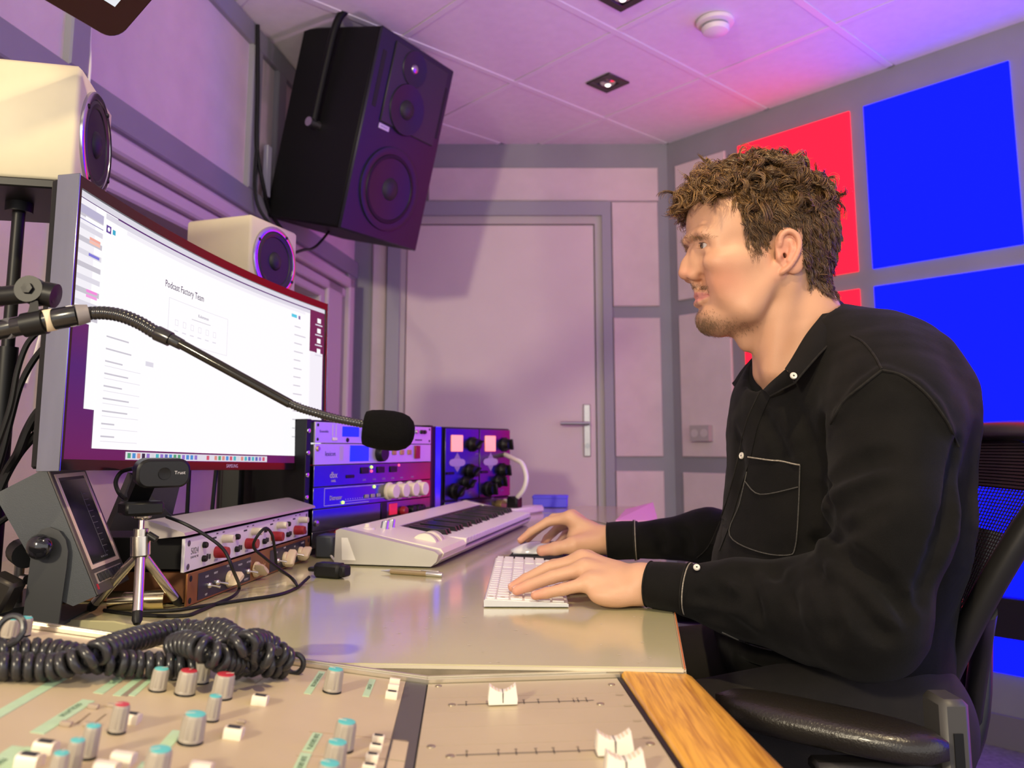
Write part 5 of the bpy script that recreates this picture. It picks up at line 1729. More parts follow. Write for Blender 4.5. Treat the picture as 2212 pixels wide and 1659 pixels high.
mbb = MB().prism(rrect(.060, .031, .012), .0131, .0142, Mc @ T(0, -.030, -.0155) @ frame((0, 0, 0), (0, 1, 0), (0, 0, 1), (1, 0, 0)))
o = obj('front_glass', mbb, mat('webcam_glass', (.006, .006, .007), .25, spec=.4), wc, smooth=30)
obj('lens', MB().lathe([(.008, .0143), (.0075, .0155), (.005, .0150), (0, .0148)], Mc @ frame((0, 0, 0), (0, 1, 0), (0, 0, 1), (1, 0, 0)), 20), BLACK, wc)
obj('lettering', text_mb('Trust', .0062, Mc @ frame((.0146, .019, .001), (0, 1, 0), (0, 0, 1), (1, 0, 0)), depth=.00005), LIGHTINK, wc, smooth=0)
obj('lead', MB().tube(spline([P(288, 1012, 1.09), P(262, 1020, 1.10), P(250, 1042, 1.10), P(258, 1066, 1.10), P(272, 1078, 1.09)], 8), .0028, 8), RUBBER, wc)

# ================================================================ cables and odds at the left edge
for lab, r, pts in (('thick black cable hanging behind the boom arm, nearest the monitor', .0042, [P(110, 735, 1.05), P(75, 775, 1.05), P(45, 830, 1.05), P(25, 900, 1.05), P(5, 980, 1.05), P(-20, 1060, 1.05)]),
                    ('thin black cable hanging in front of the speaker stand', .0036, [P(84, 715, 1.0), P(58, 745, 1.0), P(38, 800, 1.0), P(22, 880, 1.0), P(-5, 960, 1.0), P(-30, 1030, 1.0)]),
                    ('thick black cable curving out from behind the monitor', .0058, [MMON @ V((-.05, -.33, -.10)), P(108, 878, 1.03), P(82, 890, 1.03), P(58, 930, 1.03), P(38, 980, 1.03), P(14, 1020, 1.04), P(-10, 1090, 1.05), P(-30, 1180, 1.05)]),
                    ('lowest black cable reaching the back of the level meter', .0042, [P(30, 1108, 1.10), P(12, 1120, 1.10), P(-12, 1140, 1.10), P(-40, 1180, 1.1)])):
    one('black_cable', MB().tube(spline(pts, 8), r, 8), RUBBER, lab, 'cable', pts[-1])
t = thing('power_lead', 'black lead with moulded plug at the lower back of the monitor', 'cable', P(60, 960, 1.04))
obj('plug', MB().cyl(P(112, 902, 1.05), P(78, 938, 1.04), .0105, .0095, n=18), BLACK, t)
obj('cord', MB().tube(spline([P(80, 936, 1.04), P(62, 955, 1.04), P(38, 985, 1.04), P(10, 1035, 1.04), P(-20, 1110, 1.04)], 8), .0055, 8), RUBBER, t)
t = thing('steel_clamp', 'dark steel clamp with a black knob at the left edge', 'clamp', DK(20, 1330))
obj('arm', MB().box((0, 0, 0), (.035, .03, .04), MX.Translation(P(2, 1280, 1.0)) @ MX.Rotation(R(25), 4, 'Y'), bev=.004), mat('dark_steel', (.04, .035, .03), .4, .5), t)
obj('knob', MB().cyl(P(42, 1190, 1.08), P(56, 1200, 1.05), .016, n=18), BLACK, t)
obj('post', MB().cyl(DK(35, 1320), P(45, 1190, 1.08), .006, n=12), STEEL, t)
obj('bolt', MB().cyl(P(50, 1250, 1.04), P(60, 1252, 1.03), .006, n=10), CHROME, t)
# ================================================================ sculpting by distance fields
class SDF:
    def __init__(s, lo, hi, h):
        s.lo = np.array(lo, np.float32)
        s.h = h
        s.n = np.ceil((np.array(hi) - np.array(lo)) / h).astype(int) + 1
        s.D = np.full(s.n, .05, np.float32)
        s.ax = [(s.lo[i] + h * np.arange(s.n[i])).astype(np.float32) for i in range(3)]
    def win(s, lo, hi):
        a = np.clip(np.floor((np.array(lo) - s.lo) / s.h).astype(int), 0, s.n - 1)
        b = np.clip(np.ceil((np.array(hi) - s.lo) / s.h).astype(int) + 1, 1, s.n)
        sl = tuple(slice(a[i], max(b[i], a[i] + 1)) for i in range(3))
        X = s.ax[0][sl[0]][:, None, None]
        Y = s.ax[1][sl[1]][None, :, None]
        Zz = s.ax[2][sl[2]][None, None, :]
        return sl, X, Y, Zz
    def put(s, sl, d, k, op):
        A = s.D[sl]
        if op == 'add':
            if k > 0:
                hh = np.clip(.5 + .5 * (A - d) / k, 0, 1)
                s.D[sl] = A * (1 - hh) + d * hh - k * hh * (1 - hh)
            else:
                s.D[sl] = np.minimum(A, d)
        else:
            d = -d
            if k > 0:
                hh = np.clip(.5 - .5 * (A - d) / k, 0, 1)
                s.D[sl] = A * (1 - hh) + d * hh + k * hh * (1 - hh)
            else:
                s.D[sl] = np.maximum(A, d)
    def ell(s, c, r, k=.01, Rm=None, op='add'):
        c = np.array(c, np.float32)
        r = np.array(r, np.float32)
        m = float(r.max()) + k + 3 * s.h + (.02 if op == 'add' else 0)
        sl, X, Y, Zz = s.win(c - m, c + m)
        x, y, z = X - c[0], Y - c[1], Zz - c[2]
        if Rm is not None:
            q = np.array(Rm, np.float32)          # columns are the local axes
            x, y, z = (x * q[0, 0] + y * q[1, 0] + z * q[2, 0], x * q[0, 1] + y * q[1, 1] + z * q[2, 1], x * q[0, 2] + y * q[1, 2] + z * q[2, 2])
        k0 = np.sqrt((x / r[0]) ** 2 + (y / r[1]) ** 2 + (z / r[2]) ** 2)
        k1 = np.sqrt((x / r[0] ** 2) ** 2 + (y / r[1] ** 2) ** 2 + (z / r[2] ** 2) ** 2) + 1e-6
        s.put(sl, k0 * (k0 - 1) / k1, k, op)
    def cap(s, a, b, r0, r1=None, k=.01, op='add', flat=None):
        r1 = r0 if r1 is None else r1
        a, b = np.array(a, np.float32), np.array(b, np.float32)
        m = max(r0, r1) + k + 3 * s.h + (.02 if op == 'add' else 0)
        sl, X, Y, Zz = s.win(np.minimum(a, b) - m, np.maximum(a, b) + m)
        d = b - a
        L2 = float(d @ d) + 1e-12
        t = np.clip(((X - a[0]) * d[0] + (Y - a[1]) * d[1] + (Zz - a[2]) * d[2]) / L2, 0, 1)
        dd = np.sqrt((X - a[0] - t * d[0]) ** 2 + (Y - a[1] - t * d[1]) ** 2 + (Zz - a[2] - t * d[2]) ** 2)
        s.put(sl, dd - (r0 + (r1 - r0) * t), k, op)
    def chain(s, pts, rs, k=.01, op='add'):
        for i in range(len(pts) - 1):
            s.cap(pts[i], pts[i + 1], rs[i], rs[i + 1], k, op)
    def at(s, p):
        q = (np.array(p, np.float32) - s.lo) / s.h
        i = np.floor(q).astype(int)
        if (i < 0).any() or (i >= s.n - 1).any():
            return .05
        f = q - i
        c = s.D[i[0]:i[0] + 2, i[1]:i[1] + 2, i[2]:i[2] + 2]
        c = c[0] * (1 - f[0]) + c[1] * f[0]
        c = c[0] * (1 - f[1]) + c[1] * f[1]
        return float(c[0] * (1 - f[2]) + c[1] * f[2])
    def grad(s, p):
        e = s.h
        g = V([s.at(V(p) + V(d) * e) - s.at(V(p) - V(d) * e) for d in ((1, 0, 0), (0, 1, 0), (0, 0, 1))])
        return g.normalized() if g.length > 0 else V((0, -1, 0))
    def shoot(s, px, py, d0=.6, d1=2.2):         # first surface met along the view line
        t = d0
        r = ray(px, py)
        r = r / r.y
        prev = s.at(EYE + r * t)
        while t < d1:
            st = .004
            v = s.at(EYE + r * (t + st))
            if v < 0 <= prev:
                q = prev / (prev - v)
                return EYE + r * (t + st * q)
            prev = v
            t += st
        return None
    def mesh(s, smooth=1):
        D = s.D
        nx, ny, nz = D.shape
        sg = D < 0
        cor = [(i, j, k) for i in (0, 1) for j in (0, 1) for k in (0, 1)]
        S = lambda A, c: A[c[0]:nx - 1 + c[0], c[1]:ny - 1 + c[1], c[2]:nz - 1 + c[2]]
        cnt = np.zeros((nx - 1, ny - 1, nz - 1), np.int8)
        for c in cor:
            cnt += S(sg, c)
        cells = np.argwhere((cnt > 0) & (cnt < 8))
        idx = np.full((nx - 1, ny - 1, nz - 1), -1, np.int32)
        idx[tuple(cells.T)] = np.arange(len(cells))
        acc = np.zeros((len(cells), 3), np.float32)
        num = np.zeros((len(cells), 1), np.float32)
        for a in cor:
            for ax_ in range(3):
                if a[ax_]:
                    continue
                b = list(a)
                b[ax_] = 1
                va = D[tuple((cells + a).T)]
                vb = D[tuple((cells + b).T)]
                m = (va < 0) != (vb < 0)
                t = np.where(m, va / np.where(m, va - vb, 1), 0)
                p = np.tile(np.array(a, np.float32), (len(cells), 1))
                p[:, ax_] += t
                acc += p * m[:, None]
                num += m[:, None]
        vs = s.lo + s.h * (cells + acc / np.maximum(num, 1))
        faces = []
        for ax_ in range(3):
            o1, o2 = (ax_ + 1) % 3, (ax_ + 2) % 3
            n = [nx, ny, nz]
            lo = [0, 0, 0]
            hi = list(n)
            hi[ax_] -= 1
            lo[o1] = lo[o2] = 1
            hi[o1] -= 1
            hi[o2] -= 1
            sl0 = tuple(slice(lo[i], hi[i]) for i in range(3))
            sl1 = tuple(slice(lo[i] + (i == ax_), hi[i] + (i == ax_)) for i in range(3))
            A, B = sg[sl0], sg[sl1]
            for flip in (False, True):
                e = np.argwhere((A & ~B) if not flip else (~A & B))
                if not len(e):
                    continue
                e = e + np.array(lo)
                q = []
                for d1, d2 in ((-1, -1), (0, -1), (0, 0), (-1, 0)):
                    c = e.copy()
                    c[:, o1] += d1
                    c[:, o2] += d2
                    q.append(idx[tuple(c.T)])
                f = np.stack(q, 1)
                faces.append(f[:, ::-1] if flip else f)
        F_ = np.concatenate(faces)
        for _ in range(smooth):
            a = np.zeros_like(vs)
            w = np.zeros((len(vs), 1), np.float32)
            for i, j in ((0, 1), (1, 2), (2, 3), (3, 0)):
                np.add.at(a, F_[:, i], vs[F_[:, j]])
                np.add.at(w, F_[:, i], 1)
                np.add.at(a, F_[:, j], vs[F_[:, i]])
                np.add.at(w, F_[:, j], 1)
            vs = .5 * vs + .5 * a / np.maximum(w, 1)
        return vs.astype(np.float64), F_
def np_mesh(name, vs, fs, mats, Minv=None, cols=None, smooth=True, mi=None):
    vs = np.asarray(vs, np.float64)
    if Minv is not None:
        A = np.array(Minv)
        vs = vs @ A[:3, :3].T + A[:3, 3]
    me = bpy.data.meshes.new(name)
    k = fs.shape[1]
    me.vertices.add(len(vs))
    me.vertices.foreach_set('co', vs.ravel())
    me.loops.add(fs.size)
    me.loops.foreach_set('vertex_index', fs.ravel().astype(np.int32))
    me.polygons.add(len(fs))
    me.polygons.foreach_set('loop_start', np.arange(0, fs.size, k, dtype=np.int32))
    me.polygons.foreach_set('loop_total', np.full(len(fs), k, np.int32))
    me.polygons.foreach_set('use_smooth', np.full(len(fs), smooth))
    for m in (mats if isinstance(mats, (list, tuple)) else [mats]):
        me.materials.append(m)
    if mi is not None:
        me.polygons.foreach_set('material_index', mi.astype(np.int32))
    if cols is not None:
        a = me.color_attributes.new('col', 'FLOAT_COLOR', 'POINT')
        c = np.ones((len(vs), 4), np.float32)
        c[:, :3] = cols
        a.data.foreach_set('color', c.ravel())
    me.update()
    me.validate()
    return me
def np_obj(name, vs, fs, mats, parent, **k):
    me = np_mesh(name, vs, fs, mats, INV[parent] if parent else None, **k)
    o = bpy.data.objects.new(name, me)
    COL.objects.link(o)
    if parent:
        o.parent = parent
        INV[o] = INV[parent]
    return o
def np_noise(p, seed=0, freq=1.):                   # cheap smooth value noise from sums of sines
    r = np.random.RandomState(seed)
    out = 0
    for i in range(6):
        d = r.normal(size=3) * freq * (1 + .5 * i)
        out = out + np.sin(p @ d + r.uniform(0, 6.28)) / (1 + .5 * i)
    return out / 3.
# ================================================================ the man
man = thing('person', 'man in a black denim shirt seated in profile typing and using the mouse', 'person', (.50, 1.2, 0))
HD = 1.2                                             # distance of the head's middle plane
SCL = .00069
HO = P(1690, 560, HD)
yawh = R(1)
hf = V((-math.cos(yawh), -math.sin(yawh), 0))
hs = V((0, 0, 1)).cross(hf)
def H(px, py, lat=0):                                # head point seen at a picture spot, lat metres off the middle plane (towards the camera if > 0)
    p = HIT(px, py, HO + hs * abs(lat), hs)
    return p - hs * (2 * abs(lat)) if lat < 0 else p
HR = np.array([[hf.x, hs.x, 0], [hf.y, hs.y, 0], [0, 0, 1]])
def HRt(ang):                                        # head axes tilted nose-up by ang degrees
    c, s_ = math.cos(R(ang)), math.sin(R(ang))
    a = V((hf.x * c, hf.y * c, s_))
    b_ = V((-hf.x * s_, -hf.y * s_, c))
    return np.array([[a.x, hs.x, b_.x], [a.y, hs.y, b_.y], [a.z, hs.z, b_.z]])
lo = V((HO.x - .19, HO.y - .105, HO.z - .22))
hi = V((HO.x + .12, HO.y + .105, HO.z + .17))
G = SDF(lo, hi, .00135)
G.ell(H(1652, 468), (.100, .071, .086), .02, HR)                  # cranium
G.ell(H(1700, 520), (.068, .066, .068), .03, HR)                  # occiput
G.ell(H(1556, 488), (.050, .056, .060), .03, HR)                  # forehead
for s in (-1, 1):
    G.ell(H(1592, 505, s * .036), (.035, .024, .035), .03, HR)    # temple
G.ell(H(1580, 590), (.043, .047, .060), .03, HR)                  # mid face
G.ell(H(1602, 612), (.052, .050, .050), .03, HR)                  # cheek mass
G.ell(H(1566, 660), (.033, .032, .028), .02, HR)                  # mandible front
G.ell(H(1531, 686), (.0150, .019, .0160), .012, HR)               # chin
for s in (-1, 1):
    G.cap(H(1545, 688, s * .016), H(1618, 666, s * .043), .0125, .013, .022)     # jaw line
    G.cap(H(1618, 671, s * .044), H(1666, 600, s * .056), .013, .013, .028)      # ramus
    G.ell(H(1556, 566, s * .046), (.024, .013, .013), .022, HR)                  # cheek bone
    G.cap(H(1560, 568, s * .046), H(1640, 556, s * .056), .009, .008, .03)       # cheek arch
    G.ell(H(1566, 612, s * .031), (.016, .014, .022), .024, HR)                  # cheek
    G.cap(H(1488, 513, s * .010), H(1520, 507, s * .040), .0050, .0050, .014)    # brow ridge
    G.cap(H(1520, 507, s * .040), H(1550, 520, s * .048), .0050, .005, .02)
G.cap(H(1562, 690), H(1612, 682), .024, .032, .025)               # under the chin
G.cap(H(1706, 605), H(1738, 700), .050, .052, .035)               # neck
G.cap(H(1738, 700), H(1760, 860), .052, .070, .02)
G.cap(H(1655, 700), H(1695, 800), .030, .036, .03)                # throat
G.ell(H(1610, 738), (.009, .011, .013), .02, HR)
for s in (-1, 1):
    G.cap(H(1708, 600, s * .050), H(1668, 800, s * .022), .011, .011, .022)      # neck muscle
# eye sockets, balls with lids
EYEC = [H(1531, 531, s * .0300) for s in (-1, 1)]
for i, s in enumerate((-1, 1)):
    G.ell(H(1509, 530, s * .030), (.011, .0150, .0095), .014, HR, op='sub')
    G.ell(EYEC[i], (.0136, .0136, .0136), .004)
    G.cap(H(1509, 521, s * .018), H(1526, 519, s * .040), .0038, .0034, .005)    # upper lid fold
    G.cap(H(1526, 519, s * .040), H(1548, 526, s * .046), .0034, .0030, .006)
    G.cap(H(1512, 541, s * .018), H(1529, 543, s * .041), .0034, .0032, .008)    # lower lid
    G.ell(H(1510, 531.5, s * .0325), (.0118, .0145, .0047), .0015, HRt(0), op='sub')  # opening
# nose
G.cap(H(1493, 545), H(1484, 570), .0060, .0072, .012)
G.cap(H(1484, 570), H(1478.5, 590), .0072, .0086, .008)
G.ell(H(1494, 587), (.015, .0115, .012), .010, HR)
for s in (-1, 1):
    G.ell(H(1502, 594, s * .0120), (.0112, .0062, .0080), .007, HRt(-8))
    G.ell(H(1490, 606, s * .0064), (.0058, .0024, .0034), .002, HRt(10), op='sub')   # nostril
    G.cap(H(1515, 586, s * .0185), H(1516, 604, s * .019), .0016, .0016, .005, op='sub')
    G.cap(H(1516, 596, s * .021), H(1542, 632, s * .033), .0016, .0018, .012, op='sub')   # smile fold
    G.ell(H(1552, 602, s * .034), (.012, .008, .010), .014, HR)
    G.ell(H(1512, 560, s * .015), (.014, .010, .020), .014, HR)
G.cap(H(1501, 611), H(1507, 626), .0044, .006, .010)              # philtrum
# lips
for s in (-1, 1):
    G.chain([H(1509, 633.5, 0), H(1514, 634, s * .010), H(1524, 634.5, s * .019), H(1535, 635, s * .0255)], [.0056, .0052, .0040, .0018], .003)
    G.chain([H(1511, 654, 0), H(1515, 652, s * .010), H(1524, 646, s * .018), H(1535, 639, s * .0250)], [.0066, .0060, .0044, .0018], .004)
    G.chain([H(1494, 645.5, 0), H(1501, 644, s * .010), H(1516, 641, s * .0205), H(1535, 636, s * .0280)], [.0026, .0025, .0023, .0016], .0012, 'sub')
    G.ell(H(1538, 637, s * .0275), (.0045, .0045, .0045), .008, HR, op='sub')
    G.ell(H(1592, 618, s * .040), (.026, .012, .026), .03, HR)
G.ell(H(1503, 669), (.006, .014, .0040), .008, HR, op='sub')
# ears
for s in (-1, 1):
    G.ell(H(1706, 544, s * .070), (.0205, .0070, .0335), .004, HRt(-14))
    G.ell(H(1683, 582, s * .064), (.0090, .0050, .0125), .006, HRt(-14))          # lobe
    G.ell(H(1702, 548, s * .0795), (.0120, .0075, .0225), .004, HRt(-14), op='sub')
    rim = [H(1684, 530, s * .073), H(1688, 509, s * .076), H(1704, 499, s * .078), H(1721, 508, s * .079), H(1727, 528, s * .079), H(1720, 553, s * .078), H(1705, 576, s * .075), H(1688, 589, s * .070)]
    G.chain(spline(rim, 3), [.0034] * (7 * 3 + 1), .003)
    ah = [H(1709, 522, s * .0750), H(1712, 540, s * .0750), H(1703, 562, s * .074)]
    G.chain(ah, [.0030, .0032, .003], .004)
    G.ell(H(1684, 556, s * .070), (.0045, .0045, .006), .004)
    G.ell(H(1692, 554, s * .067), (.004, .006, .005), .002, op='sub')
vsH, fsH = G.mesh(1)
# ---- skin colour: lips, ears, cheeks, stubble shade and scalp under the hair
rel = vsH - np.array(HO)
ql = rel @ np.array(hs)
_near = vsH + np.array(hs)[None, :] * (np.abs(ql) - ql)[:, None]          # mirrored to the near side
_rel = _near - np.array(EYE)
_fw = _rel @ np.array([0, math.cos(TH), math.sin(TH)])
qx = PX + F * _rel[:, 0] / _fw
qy = PY - F * (_rel @ np.array([0, -math.sin(TH), math.cos(TH)])) / _fw
base = np.tile(np.array([.53, .285, .175]), (len(vsH), 1))
def blend(mask, col):
    global base
    m = np.clip(mask, 0, 1)[:, None]
    base = base * (1 - m) + np.array(col) * m
g2 = lambda x, y, sx, sy: np.exp(-((qx - x) / sx) ** 2 - ((qy - y) / sy) ** 2)
blend(.6 * g2(1560, 605, 50, 40), (.56, .215, .135))
blend(.5 * g2(1478, 592, 16, 16), (.62, .26, .18))
blend(.5 * g2(1703, 545, 40, 60) * (np.abs(ql) > .066), (.62, .22, .16))
_t = np.clip((qx - 1494) / 41, 0, 1)
lip = np.clip((14 - 10 * _t ** 1.3 - np.abs(qy - (644.5 - 8.5 * _t))) / 3, 0, 1) * (qx < 1537) * (np.abs(ql) < .030)
blend(.8 * lip, (.52, .18, .16))
beard = g2(1520, 700, 36, 26) + .5 * g2(1560, 705, 60, 22) + .45 * g2(1500, 621, 22, 8)
blend(.45 * np.clip(beard, 0, 1), (.22, .12, .07))
nz_ = np_noise(vsH, 3, 60.)
base *= (1 + .05 * nz_)[:, None]
HAIRLINE = [(1430, 436), (1490, 432), (1520, 424), (1548, 414), (1575, 412), (1594, 422), (1600, 446), (1596, 470), (1608, 492), (1618, 516), (1630, 540), (1642, 532), (1657, 520), (1682, 509), (1706, 497), (1731, 520), (1737, 570), (1744, 606), (1763, 618), (1786, 628), (1900, 640)]
HAIRLINE.sort()
hlx = np.array([p[0] for p in HAIRLINE], float)
hly = np.array([p[1] for p in HAIRLINE], float)
def hair_mask(x, y):
    return np.interp(x, hlx, hly) - y                 # >0: above the hairline
hm = hair_mask(qx, qy)
hm = np.where((np.abs(ql) > .064) & (qx > 1678) & (qx < 1733) & (qy > 492), -10, hm)
blend(np.clip(hm / 10 + .2, 0, 1) * (qy < 640), (.040, .020, .009))
blend(.8 * np.exp(-((qx - 1690) / 5.) ** 2 - ((qy - 556) / 6.) ** 2) * (np.abs(ql) > .06), (.25, .08, .05))
colH = base.copy()
SKIN = mat('skin', (.6, .34, .22), .46, attr='col', sss=.06, bump=.12, bscale=900, spec=.4)
# ---- hands
def finger(S, pts, r):
    S.chain(pts, r, .003)
LH = SDF(P(1090, 1330, 1.10) - V((0, .03, .0)), P(1470, 1180, 1.30) + V((0, 0, .0)), .0013)
LH = SDF((-.02, 1.07, .748), (.30, 1.29, .86), .0013)
W_ = P(1402, 1262, 1.132)
fin = [[(1268, 1209, 1.212), (1196, 1222, 1.222), (1150, 1246, 1.222), (1124, 1263, 1.215)],
       [(1258, 1209, 1.188), (1184, 1228, 1.192), (1136, 1252, 1.188), (1108, 1268, 1.182)],
       [(1262, 1229, 1.160), (1192, 1247, 1.160), (1142, 1265, 1.156), (1116, 1275, 1.152)],
       [(1276, 1258, 1.136), (1218, 1273, 1.132), (1180, 1281, 1.129), (1156, 1286, 1.127)]]
rad = [(.0108, .0092, .0082, .0070), (.0112, .0095, .0084, .0072), (.0108, .0090, .0080, .0070), (.0098, .0080, .0072, .0062)]
NAILS = []
def hand(S, W_, fin, rad, thumb, thr, palm_r, elbow, wr):
    mcp = []
    for pts, r in zip(fin, rad):
        p3 = [P(*q) for q in pts]
        finger(S, p3, r)
        mcp.append(p3[0])
        NAILS.append((p3[-2], p3[-1], r[-1]))
    for p in mcp:
        a = W_.lerp(p, .18)
        S.cap(a, p, palm_r * 1.12, palm_r, .012)
    for a, b_ in zip(mcp[:-1], mcp[1:]):
        S.cap(a.lerp(W_, .15) - V((0, 0, .004)), b_.lerp(W_, .15) - V((0, 0, .004)), palm_r * .86, None, .010)
        S.cap(a.lerp(W_, .5) - V((0, 0, .004)), b_.lerp(W_, .5) - V((0, 0, .004)), palm_r * .95, None, .010)
    t3 = [P(*q) for q in thumb]
    S.chain(t3, thr, .006)
    NAILS.append((t3[-2], t3[-1], thr[-1]))
    S.cap(t3[0], t3[1], thr[0] * 1.1, thr[1], .012)
    S.cap(W_, elbow, wr, wr * 1.12, .012)
    S.cap(W_ + V((-.012, 0, 0)), W_ + V((.0, 0, 0)), wr, wr, .01)
hand(LH, W_, fin, rad, [(1370, 1262, 1.175), (1300, 1262, 1.238), (1242, 1268, 1.240), (1205, 1274, 1.235)], (.016, .0125, .0105, .0085), .0128, P(1560, 1275, 1.10), .0235)
LH.ell(P(1330, 1287, 1.122), (.036, .017, .0155), .012)
LH.ell(P(1385, 1262, 1.135), (.028, .027, .0245), .012)
vsL, fsL = LH.mesh(2)
RH = SDF((-.0, 1.50, .748), (.40, 1.76, .90), .0014)
W2_ = P(1312, 1168, 1.585)
fin2 = [[(1232, 1119, 1.600), (1184, 1127, 1.612), (1147, 1149, 1.610), (1125, 1167, 1.602)],
        [(1236, 1117, 1.625), (1196, 1120, 1.642), (1160, 1144, 1.642), (1140, 1164, 1.635)],
        [(1244, 1124, 1.650), (1206, 1140, 1.672), (1182, 1163, 1.672), (1172, 1178, 1.665)],
        [(1252, 1134, 1.672), (1222, 1154, 1.692), (1206, 1174, 1.692), (1198, 1186, 1.686)]]
hand(RH, W2_, fin2, rad, [(1288, 1172, 1.572), (1240, 1178, 1.556), (1200, 1185, 1.556), (1170, 1190, 1.560)], (.018, .0140, .0118, .0098), .0135, P(1480, 1165, 1.56), .0245)
RH.ell(P(1262, 1160, 1.60), (.034, .030, .020), .015)
vsR, fsR = RH.mesh(2)
def hand_col(vs, tips):
    c = np.tile(np.array([.60, .345, .215]), (len(vs), 1))
    for a, b_, r in tips:
        d = np.linalg.norm(vs - np.array(b_), axis=1)
        m = (.55 * np.exp(-(d / .016) ** 2))[:, None]
        c = c * (1 - m) + np.array([.64, .25, .18]) * m
    n = np_noise(vs, 5, 70.)
    return c * (1 + .05 * n)[:, None]
colL, colR = hand_col(vsL, NAILS[:5]), hand_col(vsR, NAILS[5:])
# ---- inner body joining head and hands (inside the clothes)
IB = SDF((.02, .90, .50), (.74, 1.72, 1.10), .009)
IB.ell(P(1800, 950, 1.22), (.11, .15, .16), .03)
IB.ell(P(1800, 1200, 1.24), (.10, .13, .17), .05)
IB.cap(H(1740, 700), P(1790, 860, 1.22), .05, .07, .04)
IB.chain([P(1930, 900, 1.06), P(1862, 1325, 1.0), P(1560, 1275, 1.10), P(1440, 1268, 1.125)], [.05, .04, .03, .0245], .03)
IB.chain([P(1760, 880, 1.38), P(1640, 1170, 1.53), P(1480, 1165, 1.56), P(1380, 1166, 1.575)], [.045, .035, .028, .0245], .03)
IB.cap(P(1800, 930, 1.22), P(1930, 900, 1.06), .07, .05, .04)
IB.cap(P(1800, 930, 1.22), P(1760, 880, 1.38), .07, .05, .04)
vsB, fsB = IB.mesh(2)
n1, n2, n3_ = len(vsH), len(vsH) + len(vsL), len(vsH) + len(vsL) + len(vsR)
np_obj('body', np.concatenate([vsH, vsL, vsR, vsB]), np.concatenate([fsH, fsL + n1, fsR + n2, fsB + n3_]), SKIN, man,
       cols=np.concatenate([colH, colL, colR, np.tile([.6, .34, .22], (len(vsB), 1))]))
# nails
NAILM = mat('nail', (.66, .38, .29), .3, coat=.3)
for a, b_, r in NAILS:
    d = (b_ - a).normalized()
    up = V((0, 0, 1))
    if r > .0098 and b_.y > 1.5:
        up = V((-.1, -.8, .55))
    elif r == .0085:
        up = V((0, .6, .7))
    x = d
    z = (up - d * up.dot(d)).normalized()
    y = z.cross(x)
    rows = []
    for i in range(5):
        t = i / 4
        rows.append([b_ + x * (-.35 * r + t * 1.05 * r) + y * math.sin(q) * r * .86 * (1 - .25 * (2 * t - 1) ** 2) + z * (math.cos(q) * r * (1.02 - .25 * max(0, t - .45))) for q in np.linspace(-.75, .75, 7)])
    obj('nail', MB().grid(rows, flip=False), NAILM, man, smooth=80)
# ---- eyes
IRIS = mat('iris', (.10, .06, .03), .15, coat=.8)
EYEW = mat('eye_white', (.50, .44, .41), .2, coat=.6)
for i, s in enumerate((-1, 1)):
    gd = (hf * 1.0 + hs * (.10 * s)).normalized()
    e = obj('eyeball', MB().lathe([(0, -.0122)] + [(math.sin(a) * .0122, -math.cos(a) * .0122) for a in np.linspace(.25, 2.62, 14)] + [(0, math.cos(2.62) * -.0122)], frame(EYEC[i], *basis(gd)), 28), EYEW, man, smooth=80)
    obj('iris', MB().lathe([(0, .0123)] + [(.0058, .0113), (.0061, .0107)], frame(EYEC[i], *basis(gd)), 24, cap=False), IRIS, e, smooth=80)
    obj('pupil', MB().lathe([(0, .01245), (.0026, .0123)], frame(EYEC[i], *basis(gd)), 18, cap=False), BLACK, e, smooth=80)
# ================================================================ hair, brows, stubble as fine strands
rs = np.random.RandomState(11)
def strands_mesh(name, C, r, cols, m):
    # C: (n strands, s points, 3); r: (n, s) radius; cols: (n,3)
    n, s, _ = C.shape
    Tn = np.gradient(C, axis=1)
    Tn /= np.linalg.norm(Tn, axis=2, keepdims=True) + 1e-9
    ref = np.array([.31, -.72, .62])
    A = np.cross(Tn, ref)
    A /= np.linalg.norm(A, axis=2, keepdims=True) + 1e-9
    B = np.cross(Tn, A)
    k = 3
    ring = [C + (A * math.cos(2 * math.pi * j / k) + B * math.sin(2 * math.pi * j / k)) * r[:, :, None] for j in range(k)]
    vs = np.stack(ring, 2).reshape(-1, 3)
    i = np.arange(n)[:, None, None] * s * k
    a = np.arange(s - 1)[None, :, None] * k
    j = np.arange(k)[None, None, :]
    j2 = (j + 1) % k
    q = np.stack([i + a + j, i + a + j2, i + a + k + j2, i + a + k + j], -1).reshape(-1, 4)
    cc_ = np.repeat(cols, s * k, axis=0)
    return np_obj(name, vs, q, m, man, cols=cc_)
HAIR = mat('hair_brown', (.1, .05, .02), .36, attr='col', spec=.6, sheen=.0)
nrm = np.zeros_like(vsH)
fa = np.cross(vsH[fsH[:, 1]] - vsH[fsH[:, 0]], vsH[fsH[:, 2]] - vsH[fsH[:, 0]])
for k_ in range(4):
    np.add.at(nrm, fsH[:, k_], fa)
nrm /= np.linalg.norm(nrm, axis=1, keepdims=True) + 1e-12
hfv, hsv = np.array(hf), np.array(hs)
up_ = np.array([0, 0, 1.])
ok = np.where((hm > 1) & (qy < 632))[0]
def guides(idx, n, seed):
    r_ = np.random.RandomState(seed)
    return r_.choice(idx, n, replace=False)
